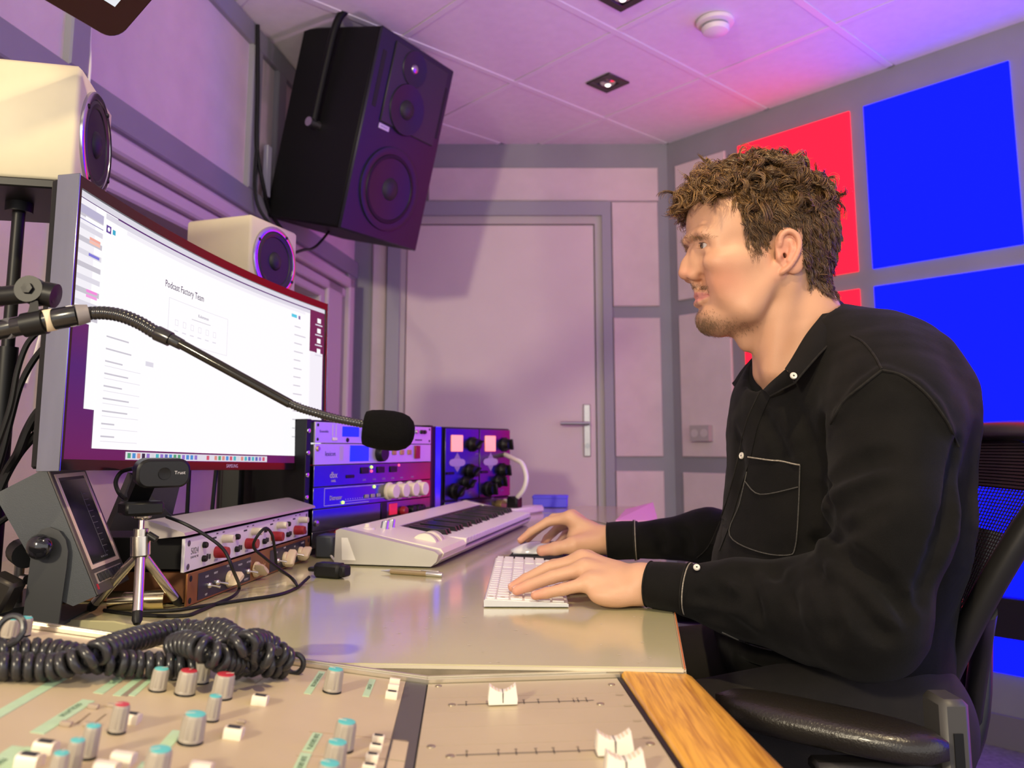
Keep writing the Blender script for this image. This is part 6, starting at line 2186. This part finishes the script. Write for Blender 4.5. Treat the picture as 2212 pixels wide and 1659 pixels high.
def grow(ids, per, S, length, flow, lift, curl_r, curl_n, spread, rad_, col, seed, clump=.6, droop=0.):
    """guides with helical curl; strands of a clump share the curl"""
    r_ = np.random.RandomState(seed)
    n = len(ids)
    t = np.linspace(0, 1, S)
    root, N = vsH[ids], nrm[ids]
    Ln = length(ids, r_)
    fl = flow(ids, r_)
    fl = fl - N * (fl * N).sum(1, keepdims=True) * .9
    fl /= np.linalg.norm(fl, axis=1, keepdims=True) + 1e-9
    lf = lift(ids, r_)
    sd = np.cross(N, fl)
    ph = r_.uniform(0, 6.28, n)
    cn = curl_n(ids, r_) * np.where(r_.rand(n) < .5, 1, -1)
    cr = curl_r(ids, r_)
    C, Rr, K = [], [], []
    for k in range(per):
        ll = Ln * r_.uniform(.8, 1.1, n)
        off = (sd * r_.normal(size=(n, 1)) + fl * r_.normal(size=(n, 1))) * spread
        php = ph + r_.normal(size=n) * .35
        crp = cr * r_.uniform(.6, 1.25, n)
        # arc: leaves along the normal, bends into the flow
        a = (t ** .7)[None, :, None]
        along = fl[:, None, :] * (ll[:, None, None] * (t[None, :, None] * (1 - .25 * lf[:, None, None])))
        out = N[:, None, :] * (ll[:, None, None] * lf[:, None, None] * np.sin(np.minimum(t * 1.9, 1.57))[None, :, None] * .8)
        hel = (np.sin(php[:, None] + cn[:, None] * 6.28 * t) - np.sin(php)[:, None])[:, :, None] * sd[:, None, :] + (np.cos(php[:, None] + cn[:, None] * 6.28 * t) - np.cos(php)[:, None])[:, :, None] * (N * .8 + fl * .2)[:, None, :]
        hel = hel * crp[:, None, None] * np.minimum(t * 2.2, 1)[None, :, None]
        c = root[:, None, :] + off[:, None, :] * (1 - clump * t[None, :, None]) + along + out + hel
        c[:, :, 2] -= droop * (t ** 2)[None, :] * ll[:, None]
        C.append(c)
        Rr.append(rad_ * (1 - .55 * t[None, :] ** 2) * np.ones((n, 1)))
        K.append(col(ids, r_))
    return np.concatenate(C), np.concatenate(Rr), np.concatenate(K)
x_, y_, l_ = qx, qy, ql
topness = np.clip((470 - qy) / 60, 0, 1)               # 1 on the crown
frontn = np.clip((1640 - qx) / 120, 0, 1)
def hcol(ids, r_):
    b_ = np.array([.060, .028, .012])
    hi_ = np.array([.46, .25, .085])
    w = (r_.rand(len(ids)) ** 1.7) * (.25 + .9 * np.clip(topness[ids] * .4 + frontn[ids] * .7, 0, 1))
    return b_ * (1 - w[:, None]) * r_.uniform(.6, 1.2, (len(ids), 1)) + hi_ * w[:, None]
tops = ok[(qy[ok] < 440)]
sides = ok[(qy[ok] >= 400)]
def flow_top(ids, r_):
    return hfv * (.55 + .5 * frontn[ids])[:, None] + hsv * (np.sign(ql[ids]) * .35 * np.clip(np.abs(ql[ids]) / .05, 0, 1))[:, None] + r_.normal(size=(len(ids), 3)) * .45
def flow_side(ids, r_):
    return -up_ * 1.0 + (-hfv) * .45 + r_.normal(size=(len(ids), 3)) * .28
gt = guides(tops, 430, 2)
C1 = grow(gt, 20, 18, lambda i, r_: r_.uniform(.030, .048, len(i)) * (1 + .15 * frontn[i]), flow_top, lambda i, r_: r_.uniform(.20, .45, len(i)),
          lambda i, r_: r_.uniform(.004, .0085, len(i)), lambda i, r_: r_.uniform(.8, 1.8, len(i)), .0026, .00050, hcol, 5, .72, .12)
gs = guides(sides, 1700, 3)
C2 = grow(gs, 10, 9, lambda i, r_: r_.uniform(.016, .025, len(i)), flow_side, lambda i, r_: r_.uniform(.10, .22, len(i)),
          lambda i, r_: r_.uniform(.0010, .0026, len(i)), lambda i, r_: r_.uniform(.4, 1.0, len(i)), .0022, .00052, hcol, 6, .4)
# curls tumbling over the forehead
fr_idx = ok[(qx[ok] < 1575) & (qy[ok] < 440) & (np.abs(ql[ok]) < .060)]
gf = guides(fr_idx, min(120, len(fr_idx)), 7)
C3 = grow(gf, 20, 22, lambda i, r_: r_.uniform(.030, .046, len(i)), lambda i, r_: hfv * .9 + r_.normal(size=(len(i), 3)) * .45 + up_ * .05, lambda i, r_: r_.uniform(.25, .55, len(i)),
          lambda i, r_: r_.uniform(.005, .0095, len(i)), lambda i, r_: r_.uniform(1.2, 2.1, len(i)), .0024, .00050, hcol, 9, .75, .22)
for nm, c in (('hair', C1), ('side_hair', C2), ('fringe', C3)):
    o = strands_mesh(nm, *c, HAIR)
    o['kind'] = 'stuff'
# brows, moustache, chin stubble
def patch(name, n, fn, length, flow, rad_, col, seed):
    r_ = np.random.RandomState(seed)
    w = fn(qx, qy, ql)
    idx = np.where(w > .02)[0]
    ids = r_.choice(idx, n, p=w[idx] / w[idx].sum())
    t = np.linspace(0, 1, 4)
    fl = flow + r_.normal(size=(n, 3)) * .35
    N = nrm[ids]
    fl = fl - N * (fl * N).sum(1, keepdims=True)
    fl /= np.linalg.norm(fl, axis=1, keepdims=True)
    L = r_.uniform(.6, 1.1, n) * length
    root = vsH[ids] + r_.normal(size=(n, 3)) * .0006
    c = root[:, None, :] + (fl[:, None, :] * t[None, :, None] + N[:, None, :] * (.45 * np.sin(t * 2.2))[None, :, None]) * L[:, None, None]
    o = strands_mesh(name, c, np.ones((n, 4)) * rad_ * (1 - .5 * t)[None, :], np.tile(col, (n, 1)) * r_.uniform(.6, 1.3, (n, 1)), HAIR)
    o['kind'] = 'stuff'
patch('eyebrow', 230, lambda x, y, l: np.exp(-((y - (513 - (x - 1484) * .12 + np.clip(x - 1520, 0, 99) * .28)) / 3.8) ** 2) * np.clip((1558 - x) / 60, 0, 1) ** .7 * (x > 1474) * (x < 1556) * (np.abs(l) < .062) * (np.abs(l) > .006), .006, -hfv * 1.0 + up_ * .15, .00022, [.26, .155, .08], 21)
patch('moustache', 330, lambda x, y, l: np.exp(-((y - (618 + (x - 1494) * .10)) / 5.5) ** 2) * np.clip((1548 - x) / 30, 0, 1) * (x > 1488) * (x < 1546) * (np.abs(l) < .036), .0036, -up_ * 1. - hfv * .5, .00020, [.22, .12, .06], 22)
patch('chin_beard', 1700, lambda x, y, l: (np.exp(-((x - 1520) / 28) ** 2 - ((y - 702) / 20) ** 2) + .30 * np.exp(-((x - 1575) / 45) ** 2 - ((y - 706) / 14) ** 2) + .8 * np.exp(-((x - 1500) / 7) ** 2 - ((y - 672) / 9) ** 2)) * (y > 664) * (np.abs(l) < .050), .0036, -up_ * 1. - hfv * .3, .00019, [.20, .115, .058], 23)
patch('sideburn', 260, lambda x, y, l: np.exp(-((x - 1634) / 12) ** 2 - ((y - 538) / 14) ** 2) * (np.abs(l) > .045), .008, -up_ * 1. + hfv * .25, .00024, [.12, .06, .03], 24)
# lash line
for s in (-1, 1):
    q = [H(1509, 528, s * .0215), H(1514, 525, s * .030), H(1526, 524.5, s * .0385), H(1540, 528, s * .0435), H(1550, 533, s * .0455)]
    q = [p + hf * .0012 + hs * (s * .0008) for p in q]
    obj('eyelashes', MB().tube(spline(q, 4), [.0004 + .0007 * math.sin(math.pi * i / 16) for i in range(17)], 6), mat('lash_dark', (.035, .02, .014), .6), man)
# ================================================================ shirt
DEN = mat('black_denim', (.0036, .0031, .0027), .85, var=.4, vscale=22, bump=.35, bscale=1400, sheen=.03, spec=.18)
DENL = mat('black_denim_worn_edge', (.013, .0115, .010), .85, var=.4, vscale=160, bump=.4, bscale=900, spec=.25)
STITCH = mat('pale_stitch', (.26, .23, .19), .8, var=.5, vscale=500)
STITCHD = mat('dark_stitch', (.05, .047, .043), .8, var=.5, vscale=500)
BUTTON = mat('shirt_button', (.70, .66, .58), .3, coat=.3)
ty = R(20)
tf = V((-math.cos(ty), -math.sin(ty), 0))
tl = V((0, 0, 1)).cross(tf)
TR_ = np.array([[tf.x, tl.x, 0], [tf.y, tl.y, 0], [0, 0, 1]])
S = SDF((.13, .86, .53), (.82, 1.72, 1.22), .0042)
S.ell(P(1800, 930, 1.22), (.142, .180, .165), .05, TR_)
S.ell(P(1868, 880, 1.19), (.112, .170, .14), .05, TR_)
S.ell(P(1800, 1130, 1.23), (.150, .175, .16), .05, TR_)
S.ell(P(1862, 1090, 1.20), (.108, .160, .18), .05, TR_)
S.ell(P(1770, 1280, 1.25), (.155, .175, .13), .05, TR_)
S.ell(P(1790, 1410, 1.24), (.145, .175, .115), .05, TR_)
S.cap(P(1772, 752, 1.20), P(1900, 810, 1.085), .052, .060, .04)
S.cap(P(1772, 752, 1.20), P(1745, 800, 1.36), .052, .060, .04)
S.ell(P(1925, 905, 1.045), (.074, .072, .090), .045)
S.ell(P(1760, 860, 1.40), (.078, .075, .085), .05)
S.chain([P(1932, 910, 1.03), P(1918, 1120, .995), P(1872, 1310, .985)], [.074, .070, .064], .03)
S.ell(P(1864, 1345, .985), (.064, .056, .056), .03)
S.chain([P(1860, 1335, .99), P(1750, 1316, 1.05), P(1600, 1292, 1.085), P(1490, 1276, 1.105)], [.064, .059, .0455, .0345], .03)
S.chain([P(1740, 880, 1.42), P(1650, 1180, 1.53), P(1530, 1158, 1.55), P(1375, 1167, 1.575)], [.070, .056, .046, .034], .03)
# neck opening
S.cap(H(1722, 690), P(1700, 780, 1.2), .062, .066, .01, 'sub')
S.cap(P(1650, 800, 1.20), P(1640, 800, 1.18), .030, .024, .015, 'sub')
# folds: ridges and grooves radiating from the elbow and along the sleeve
def surf(px, py, inset=.0):
    p = S.shoot(px, py)
    if p is None:
        return P(px, py, 1.15)
    return p - S.grad(p) * inset
def fold(pts, r, depth, k=.012, op='sub'):
    q = [surf(x, y) for x, y in pts]
    n = [S.grad(p) for p in q]
    off = (r - depth)
    c = [p + m * (off if op == 'sub' else -off) for p, m in zip(q, n)]
    c = spline(c, 3)
    S.chain(c, [r * (.45 + .55 * math.sin(math.pi * (i + .5) / len(c))) if op == 'sub' else r * (.5 + .5 * math.sin(math.pi * (i + .5) / len(c))) for i in range(len(c))], k, op)
GRV = (([(1778, 1168), (1840, 1215), (1910, 1280), (1960, 1325)], .016, .0095), ([(1795, 1235), (1840, 1290), (1890, 1345), (1915, 1375)], .014, .007),
       ([(1762, 1168), (1830, 1140), (1900, 1100)], .011, .0045), ([(1778, 1120), (1840, 1080), (1915, 1050)], .012, .004), ([(1792, 1040), (1850, 1005), (1930, 985)], .012, .0035),
       ([(1680, 1225), (1710, 1265), (1730, 1320)], .008, .0035), ([(1600, 1230), (1625, 1280), (1640, 1345)], .008, .003), ([(1755, 1215), (1790, 1300), (1800, 1380)], .009, .004),
       ([(1505, 1290), (1550, 1300), (1590, 1296)], .007, .004), ([(1500, 1330), (1560, 1340), (1620, 1372)], .008, .0035), ([(1540, 1248), (1555, 1275), (1560, 1300)], .006, .0025),
       ([(1775, 905), (1780, 1000), (1776, 1100), (1768, 1170)], .012, .010), ([(2070, 960), (2062, 1060), (2035, 1180), (1990, 1300)], .014, .009),
       ([(1640, 880), (1680, 960), (1700, 1000)], .010, .003), ([(1700, 860), (1745, 930), (1762, 1010)], .012, .0035), ([(1590, 930), (1600, 1010), (1585, 1090)], .010, .003),
       ([(1700, 1225), (1640, 1240), (1560, 1235)], .010, .004), ([(1415, 1150), (1430, 1165), (1432, 1190)], .006, .0025), ([(1462, 1140), (1485, 1160), (1488, 1195)], .007, .003), ([(1500, 1420), (1600, 1440), (1700, 1470)], .010, .004))
for pts, r, dp in GRV:
    fold(pts, r, dp * 1.4)
RDG = (([(1800, 1225), (1870, 1275), (1930, 1340)], .009, .003), ([(1775, 1180), (1800, 1165), (1850, 1120)], .009, .003), ([(1700, 1230), (1735, 1290), (1748, 1350)], .008, .0025),
       ([(1905, 800), (1975, 830), (2030, 890), (2055, 940)], .006, .0025), ([(1905, 800), (1850, 845), (1805, 905)], .006, .0025), ([(1640, 1240), (1660, 1290), (1668, 1350)], .007, .002))
for pts, r, dp in RDG:
    fold(pts, r, dp * 1.35, .010, 'add')
# gentle cloth unevenness
pp = np.stack(np.meshgrid(*S.ax, indexing='ij'), -1).reshape(-1, 3).astype(np.float32)
nb = np.abs(S.D.ravel()) < .02
dn_ = np.zeros(len(pp), np.float32)
dn_[nb] = (.0014 * np_noise(pp[nb], 8, 38.) + .0008 * np_noise(pp[nb], 9, 95.)).astype(np.float32)
S.D += dn_.reshape(S.D.shape)
del pp, dn_
vsS, fsS = S.mesh(1)
shirt = np_obj('shirt', vsS, fsS, DEN, man)
shirt['label'] = 'black denim button-up shirt'
# ---- details laid on the cloth
def lay(pts, off=.0012, n=5):
    q = []
    for x, y in [(p.x, p.y) for p in spline([V((x, y, 0)) for x, y in pts], n)]:
        p = S.shoot(x, y)
        if p is not None:
            q.append(p + S.grad(p) * off)
    return q
def seam(pts, r=.0011, m=STITCHD, off=.0004, name='seam'):
    q = lay(pts, off)
    if len(q) > 2:
        obj(name, MB().tube(q, r, 6), m, shirt)
def band(pa, pb, th, m, name, off=.0, n=6, parent=None):
    A, B = lay(pa, off, n), lay(pb, off, n)
    k = min(len(A), len(B))
    rows = []
    ks = 5
    for i in range(k):
        r_ = []
        for j in range(ks + 1):
            t = j / ks
            p = A[i].lerp(B[i], t)
            g = S.grad(p)
            d = S.at(p)
            p = p - g * d + g * (off + th)
            r_.append(p)
        rows.append(r_)
    mb = MB().grid(rows)
    # give it thickness towards the cloth
    back = [[p - S.grad(p) * (th + .001) for p in r_] for r_ in rows]
    mb2 = MB().grid(back, flip=True)
    rim = []
    loop = lambda R_: R_[0] + [r_[-1] for r_ in R_[1:-1]] + R_[-1][::-1] + [r_[0] for r_ in R_[1:-1]][::-1]
    lf, lb = loop(rows), loop(back)
    mb3 = MB()
    for i in range(len(lf)):
        j = (i + 1) % len(lf)
        mb3.quad(lf[i], lf[j], lb[j], lb[i])
    return obj(name, merge(mb, mb2, mb3), m, parent or shirt, smooth=50)
# chest pocket
pk = band([(1619, 988), (1614, 1040), (1598, 1095), (1579, 1152), (1590, 1170), (1640, 1193)], [(1730, 1005), (1728, 1070), (1725, 1130), (1720, 1180), (1714, 1192), (1700, 1201)], .0016, DEN, 'pocket')
pk['label'] = 'chest pocket with pale worn top edge'
seam([(1619, 987), (1670, 995), (1730, 1004)], .0011, STITCH, .0028)
seam([(1730, 1005), (1727, 1090), (1720, 1180), (1703, 1200), (1640, 1192), (1579, 1157), (1600, 1090), (1616, 1020)], .0009, STITCHD, .0024)
seam([(1612, 1040), (1645, 1068), (1726, 1052)], .0009, STITCHD, .0026)
# placket
band([(1648, 842), (1618, 905), (1598, 985), (1580, 1060), (1560, 1120), (1535, 1175)], [(1668, 852), (1640, 915), (1622, 990), (1598, 1068), (1580, 1128), (1556, 1190)], .0016, DEN, 'placket')
seam([(1646, 840), (1616, 905), (1596, 985), (1578, 1060), (1556, 1125), (1530, 1180), (1505, 1205)], .0011, DENL, .0012)
# shoulder and armhole seams, yoke
seam([(1905, 800), (1950, 812), (2000, 850), (2045, 910), (2070, 965)], .0018, DENL, .0006)
seam([(1905, 800), (1860, 835), (1820, 870), (1795, 915)], .0018, DENL, .0006)
seam([(1905, 798), (1890, 770), (1865, 740), (1838, 725)], .0016, DENL, .0006)
seam([(1560, 1365), (1620, 1392), (1668, 1405)], .001, STITCHD, .0006)
def button_at(p, n, r=.0052):
    x, y, z = basis(n)
    o = obj('button', MB().lathe([(0, 0), (r, 0), (r, .0012), (r * .86, .0022), (r * .6, .0017), (0, .0017)], frame(p, x, y, z), 20), BUTTON, shirt)
    for a in (.8, 2.4, 3.9, 5.5):
        pass
    obj('thread', MB().lathe([(0, .0017), (r * .28, .0017), (0, .0026)], frame(p, x, y, z), 8), STITCHD, o)
for px, py in ((1606, 985), (1715, 811)):
    p = S.shoot(px, py)
    if px == 1606:
        g = S.grad(p)
        button_at(p + g * .0026, g)
# ---- collar: two leaves that fold over the neckband
def leaf(top, bot, th, name, nrm_out):
    A, B = spline([P(*q) for q in top], 6), spline([P(*q) for q in bot], 6)
    rows = []
    for i in range(len(A)):
        row = []
        for j in range(6):
            t = j / 5
            p = A[i].lerp(B[i], t) + nrm_out * (.006 * math.sin(math.pi * t))
            row.append(p)
        rows.append(row)
    mb = MB().grid(rows)
    bk = [[p - nrm_out * th for p in r_] for r_ in rows]
    mb2 = MB().grid(bk, flip=True)
    loop = lambda R_: R_[0] + [r_[-1] for r_ in R_[1:-1]] + R_[-1][::-1] + [r_[0] for r_ in R_[1:-1]][::-1]
    lf, lb = loop(rows), loop(bk)
    mb3 = MB()
    for i in range(len(lf)):
        j = (i + 1) % len(lf)
        mb3.quad(lf[i], lf[j], lb[j], lb[i])
    o = obj(name, merge(mb, mb2, mb3), DEN, shirt, smooth=50)
    edge = [r_[-1] for r_ in rows]
    obj('collar_edge', MB().tube(edge, .0014, 6), DENL, o)
    return rows
near = leaf([(1802, 642, 1.255), (1797, 650, 1.19), (1775, 680, 1.142), (1742, 722, 1.118), (1712, 772, 1.106), (1697, 795, 1.104)],
            [(1835, 672, 1.270), (1838, 690, 1.190), (1812, 722, 1.115), (1770, 765, 1.082), (1735, 805, 1.072), (1716, 828, 1.070)], .003, 'collar', V((.10, -.96, .2)))
leaf([(1790, 648, 1.275), (1740, 660, 1.300), (1690, 700, 1.300), (1655, 740, 1.285), (1634, 765, 1.268)],
     [(1815, 680, 1.30), (1750, 700, 1.335), (1680, 740, 1.335), (1615, 795, 1.315), (1583, 828, 1.288)], .003, 'collar', V((-.2, .75, .3)))
leaf([(1634, 765, 1.268), (1637, 785, 1.250), (1640, 805, 1.235), (1643, 828, 1.215), (1646, 845, 1.20)],
     [(1583, 828, 1.288), (1588, 834, 1.275), (1600, 838, 1.262), (1620, 842, 1.24), (1640, 850, 1.215)], .003, 'collar', V((-.6, -.6, .2)))
nb_ = [P(*q) for q in ((1697, 800, 1.112), (1672, 822, 1.125), (1652, 838, 1.150))]
leaf([(1697, 797, 1.106), (1680, 812, 1.118), (1664, 826, 1.135), (1648, 842, 1.16)], [(1716, 828, 1.10), (1700, 836, 1.108), (1684, 845, 1.12), (1664, 856, 1.14)], .003, 'neckband', V((-.3, -.9, .2)))
x = P(1714, 812, 1.068)
button_at(x, V((.0, -.95, .25)), .0048)
x = P(1603, 810, 1.285)
button_at(x, V((-.5, -.8, .2)), .004)
# ---- cuffs
def cuff(p0, p1, r0, r1, squash, label=None):
    x, y, d = basis(p1 - p0)
    rings = []
    L = (p1 - p0).length
    n = 32
    rnd_ = random.Random(5)
    for t, k in ((.10, .86), (0, .90), (-.012, .97), (0, 1.03), (.15, 1.05), (.5, 1.03), (.85, 1.0), (1, .99), (1.04, .93)):
        c = p0.lerp(p1, t)
        r = (r0 + (r1 - r0) * max(0, t)) * k
        rings.append([c + (x * math.cos(2 * math.pi * i / n) + y * math.sin(2 * math.pi * i / n) * squash) * r * (1 + .02 * math.sin(3 * 2 * math.pi * i / n + 5 * t)) for i in range(n)])
    o = obj('cuff', MB().loft(rings, cap=False), DEN, shirt, smooth=70)
    for t, rr_, m in ((.93, 1.035, STITCH), (.88, 1.04, DENL), (.02, 1.05, DENL)):
        c = p0.lerp(p1, t)
        r = (r0 + (r1 - r0) * t) * rr_
        obj('cuff_stitch', MB().tube([c + (x * math.cos(2 * math.pi * i / n) + y * math.sin(2 * math.pi * i / n) * squash) * r * (1 + .02 * math.sin(3 * 2 * math.pi * i / n + 5 * t)) for i in range(n)], .0009, 6, closed=True), m, o)
cuff(P(1400, 1260, 1.130), P(1494, 1275, 1.105), .0310, .0365, .92)
cuff(P(1312, 1168, 1.585), P(1378, 1167, 1.575), .0335, .0365, 1.0)
button_at(P(1505, 1226, 1.080), V((-.1, -.75, .65)), .0046)
# ================================================================ trousers and shoes
TRO = mat('dark_brown_trousers', (.010, .0075, .0055), .85, var=.2, vscale=40, bump=.3, bscale=1200)
Q = SDF((-.22, .92, .0), (.80, 1.62, .76), .0075)
hipL, hipR = V((.50, 1.13, .60)), V((.50, 1.36, .60))
kneeL, kneeR = V((.16, 1.08, .585)), V((.15, 1.40, .585))
for hp_, kn, s in ((hipL, kneeL, -1), (hipR, kneeR, 1)):
    Q.cap(hp_, kn, .098, .068, .03)
    Q.cap(kn, V((.13, kn.y, .13)), .066, .052, .03)
Q.ell((.52, 1.245, .60), (.115, .185, .11), .05)
vq, fq = Q.mesh(2)
np_obj('trousers', vq, fq, TRO, man)
for kn in (kneeL, kneeR):
    sh = SDF((-.16, kn.y - .07, 0), (.22, kn.y + .07, .16), .005)
    sh.ell((-.02, kn.y, .04), (.12, .045, .038), .02)
    sh.ell((.12, kn.y, .05), (.065, .04, .05), .03)
    sh.cap((.13, kn.y, .06), (.13, kn.y, .13), .045, .045, .02)
    vv, ff = sh.mesh(1)
    vv[:, 2] = np.maximum(vv[:, 2], .003)
    np_obj('shoe', vv, ff, BLACK, man)

# ================================================================ office chair
ch = thing('office_chair', 'black mesh-backed office chair the man sits on', 'chair', (.58, 1.27, 0))
CFR = mat('chair_frame_black', (.014, .013, .013), .35, bump=.05)
WEAVE = mat('chair_mesh_dark', (.010, .006, .006), .6, spec=.2)
cyC = 1.30
def CB(u, v):                                        # u -1..1 across, v 0..1 up the backrest
    z = .585 + .405 * v
    w = .112 + .126 * min(1, v / .82)
    if v > .70:
        w *= math.sqrt(max(.0, 1 - ((v - .70) / .40) ** 3.4))
    x = .580 + .165 * v - .018 * math.sin(math.pi * v) + .035 * (1 - u * u) * .9
    return V((x, cyC + u * w, z))
rim = [CB(-1, v) for v in np.linspace(0, .97, 26)] + [CB(u, .985 + .015 * (1 - u * u)) for u in np.linspace(-.75, .75, 11)] + [CB(1, v) for v in np.linspace(.97, 0, 26)]
rim = spline(rim + [CB(u, 0) for u in (.5, 0, -.5)], 2, closed=True)
obj('back_frame', MB().tube(rim, .0175, 12, closed=True), CFR, ch, smooth=70)
wv = MB()
nv, nh = 46, 84
for i in range(1, nv):
    u_ = -1 + 2 * i / nv
    wv.tube([CB(u_ * .98, v) + V((.0, 0, 0)) for v in np.linspace(.01, .985, 16)], .0009, 4, cap=False)
for j in range(1, nh):
    v_ = j / nh
    dense = v_ > .80
    wv.tube([CB(u_, v_ * .985) + V((.0008, 0, 0)) for u_ in np.linspace(-.98, .98, 9)], .0030 if dense else .0009, 4, cap=False)
o = obj('mesh_weave', wv, WEAVE, ch)
o['kind'] = 'stuff'
seat = MB()
rings = []
for z_, k in ((.455, .82), (.46, .95), (.48, 1.0), (.50, .97), (.505, .85)):
    rings.append([V((.40 + .255 * k * math.copysign(abs(math.cos(a)) ** .6, math.cos(a)), 1.27 + .25 * k * math.copysign(abs(math.sin(a)) ** .6, math.sin(a)), z_)) for a in np.linspace(0, 2 * math.pi, 41)[:-1]])
seat.loft(rings)
obj('seat', seat, CFR, ch, smooth=60)
obj('seat_plate', MB().box((.45, 1.27, .43), (.30, .22, .05), bev=.01), CFR, ch)
obj('gas_column', MB().cyl((.45, 1.27, .09), (.45, 1.27, .42), .026, n=20), CFR, ch)
for k in range(5):
    a = k * 2 * math.pi / 5 + .4
    d = V((math.cos(a), math.sin(a), 0))
    c = V((.45, 1.27, 0))
    obj('base_arm', MB().tube([c + V((0, 0, .10)) + d * .02, c + V((0, 0, .095)) + d * .15, c + V((0, 0, .075)) + d * .30], [.026, .022, .016], 10), CFR, ch)
    obj('caster', MB().cyl(c + d * .30 + V((-d.y, d.x, 0)) * .018 + V((0, 0, .030)), c + d * .30 - V((-d.y, d.x, 0)) * .018 + V((0, 0, .030)), .029, n=18), BLACK, ch)
# armrests: rounded pads on posts
LEA = mat('armrest_pad', (.018, .015, .012), .30, bump=.25, bscale=350, coat=.1)
def arm(pa, pb, w, th, side):
    d = (pb - pa).normalized()
    n = V((-d.y, d.x, 0))
    L = (pb - pa).length
    rings = []
    for k in range(15):
        t = k / 14
        e = math.sqrt(max(0, 1 - abs(2 * t - 1) ** 3.5)) * (1 - .12 * t) + .02
        c = pa + d * (L * t)
        ring = []
        for a in np.linspace(0, 2 * math.pi, 25)[:-1]:
            ca, sa = math.cos(a), math.sin(a)
            ring.append(c + n * (w / 2 * e * math.copysign(abs(ca) ** .75, ca)) + V((0, 0, th * (.45 + .55 * e) * .5 * math.copysign(abs(sa) ** .75, sa) - th / 2)))
        rings.append(ring)
    obj('armrest_pad', MB().loft(rings), LEA, ch, smooth=70)
pa, pb = Z(1545, 1478, .680), Z(2048, 1580, .672)
arm(pa, pb, .088, .040, -1)
pa2, pb2 = V((.30, 1.60, .67)), V((.52, 1.62, .67))
arm(pa2, pb2, .088, .04, 1)
GPL = mat('chair_grey_post', (.055, .052, .05), .45)
for pb_, s in ((pb, -1), (pb2, 1)):
    c = V((pb_.x + .0, pb_.y + .03 * -s, 0))
    if s < 0:
        q0, q1 = P(2040, 1500, .93), P(2048, 1720, .93)
        c = V((q0.x, q0.y, 0))
        top = q0.z
    else:
        top = .66
    obj('arm_post', MB().box((c.x, c.y, (top + .40) / 2), (.032, .046, top - .40), bev=.006), GPL, ch)
    obj('arm_slot', MB().box((c.x, c.y - .0235, (top + .43) / 2), (.010, .002, (top - .43) * .75)), BLACK, ch)
    obj('arm_hook', MB().tube(spline([V((c.x, c.y, .42)), V((c.x - .02, c.y + .1 * -s, .415)), V((.52, 1.27 + .09 * s, .425))], 5), .018, 10), CFR, ch)
    obj('arm_bracket', MB().box((c.x - .07, c.y, .622), (.16, .03, .014), bev=.004), CFR, ch)
# rear support of the backrest
a, b_ = CB(0, .35) + V((.045, 0, 0)), V((.66, 1.27, .44))
obj('back_support', MB().tube(spline([CB(0, .62) + V((.055, 0, 0)), a + V((.03, 0, 0)), V((.69, 1.28, .54)), V((.60, 1.27, .44)), V((.48, 1.27, .43))], 6), [.022] * 25, 12), CFR, ch)
for s in (-1, 1):
    obj('back_arm', MB().tube(spline([V((.69, 1.28, .54)), CB(s * .6, .25) + V((.05, 0, 0)), CB(s, .4) + V((.012, 0, 0))], 6), .014, 10), CFR, ch)
# dark low cabinet rail along the panel wall
rl = thing('wall_rail', 'dark rail along the blue panels behind the chair', 'rail', RW(1.6, .355, .05))
obj('rail', slab(RW, .95, 3.2, .355, .482, .016, .06), mat('dark_rail', (.012, .009, .012), .5), rl, smooth=0)
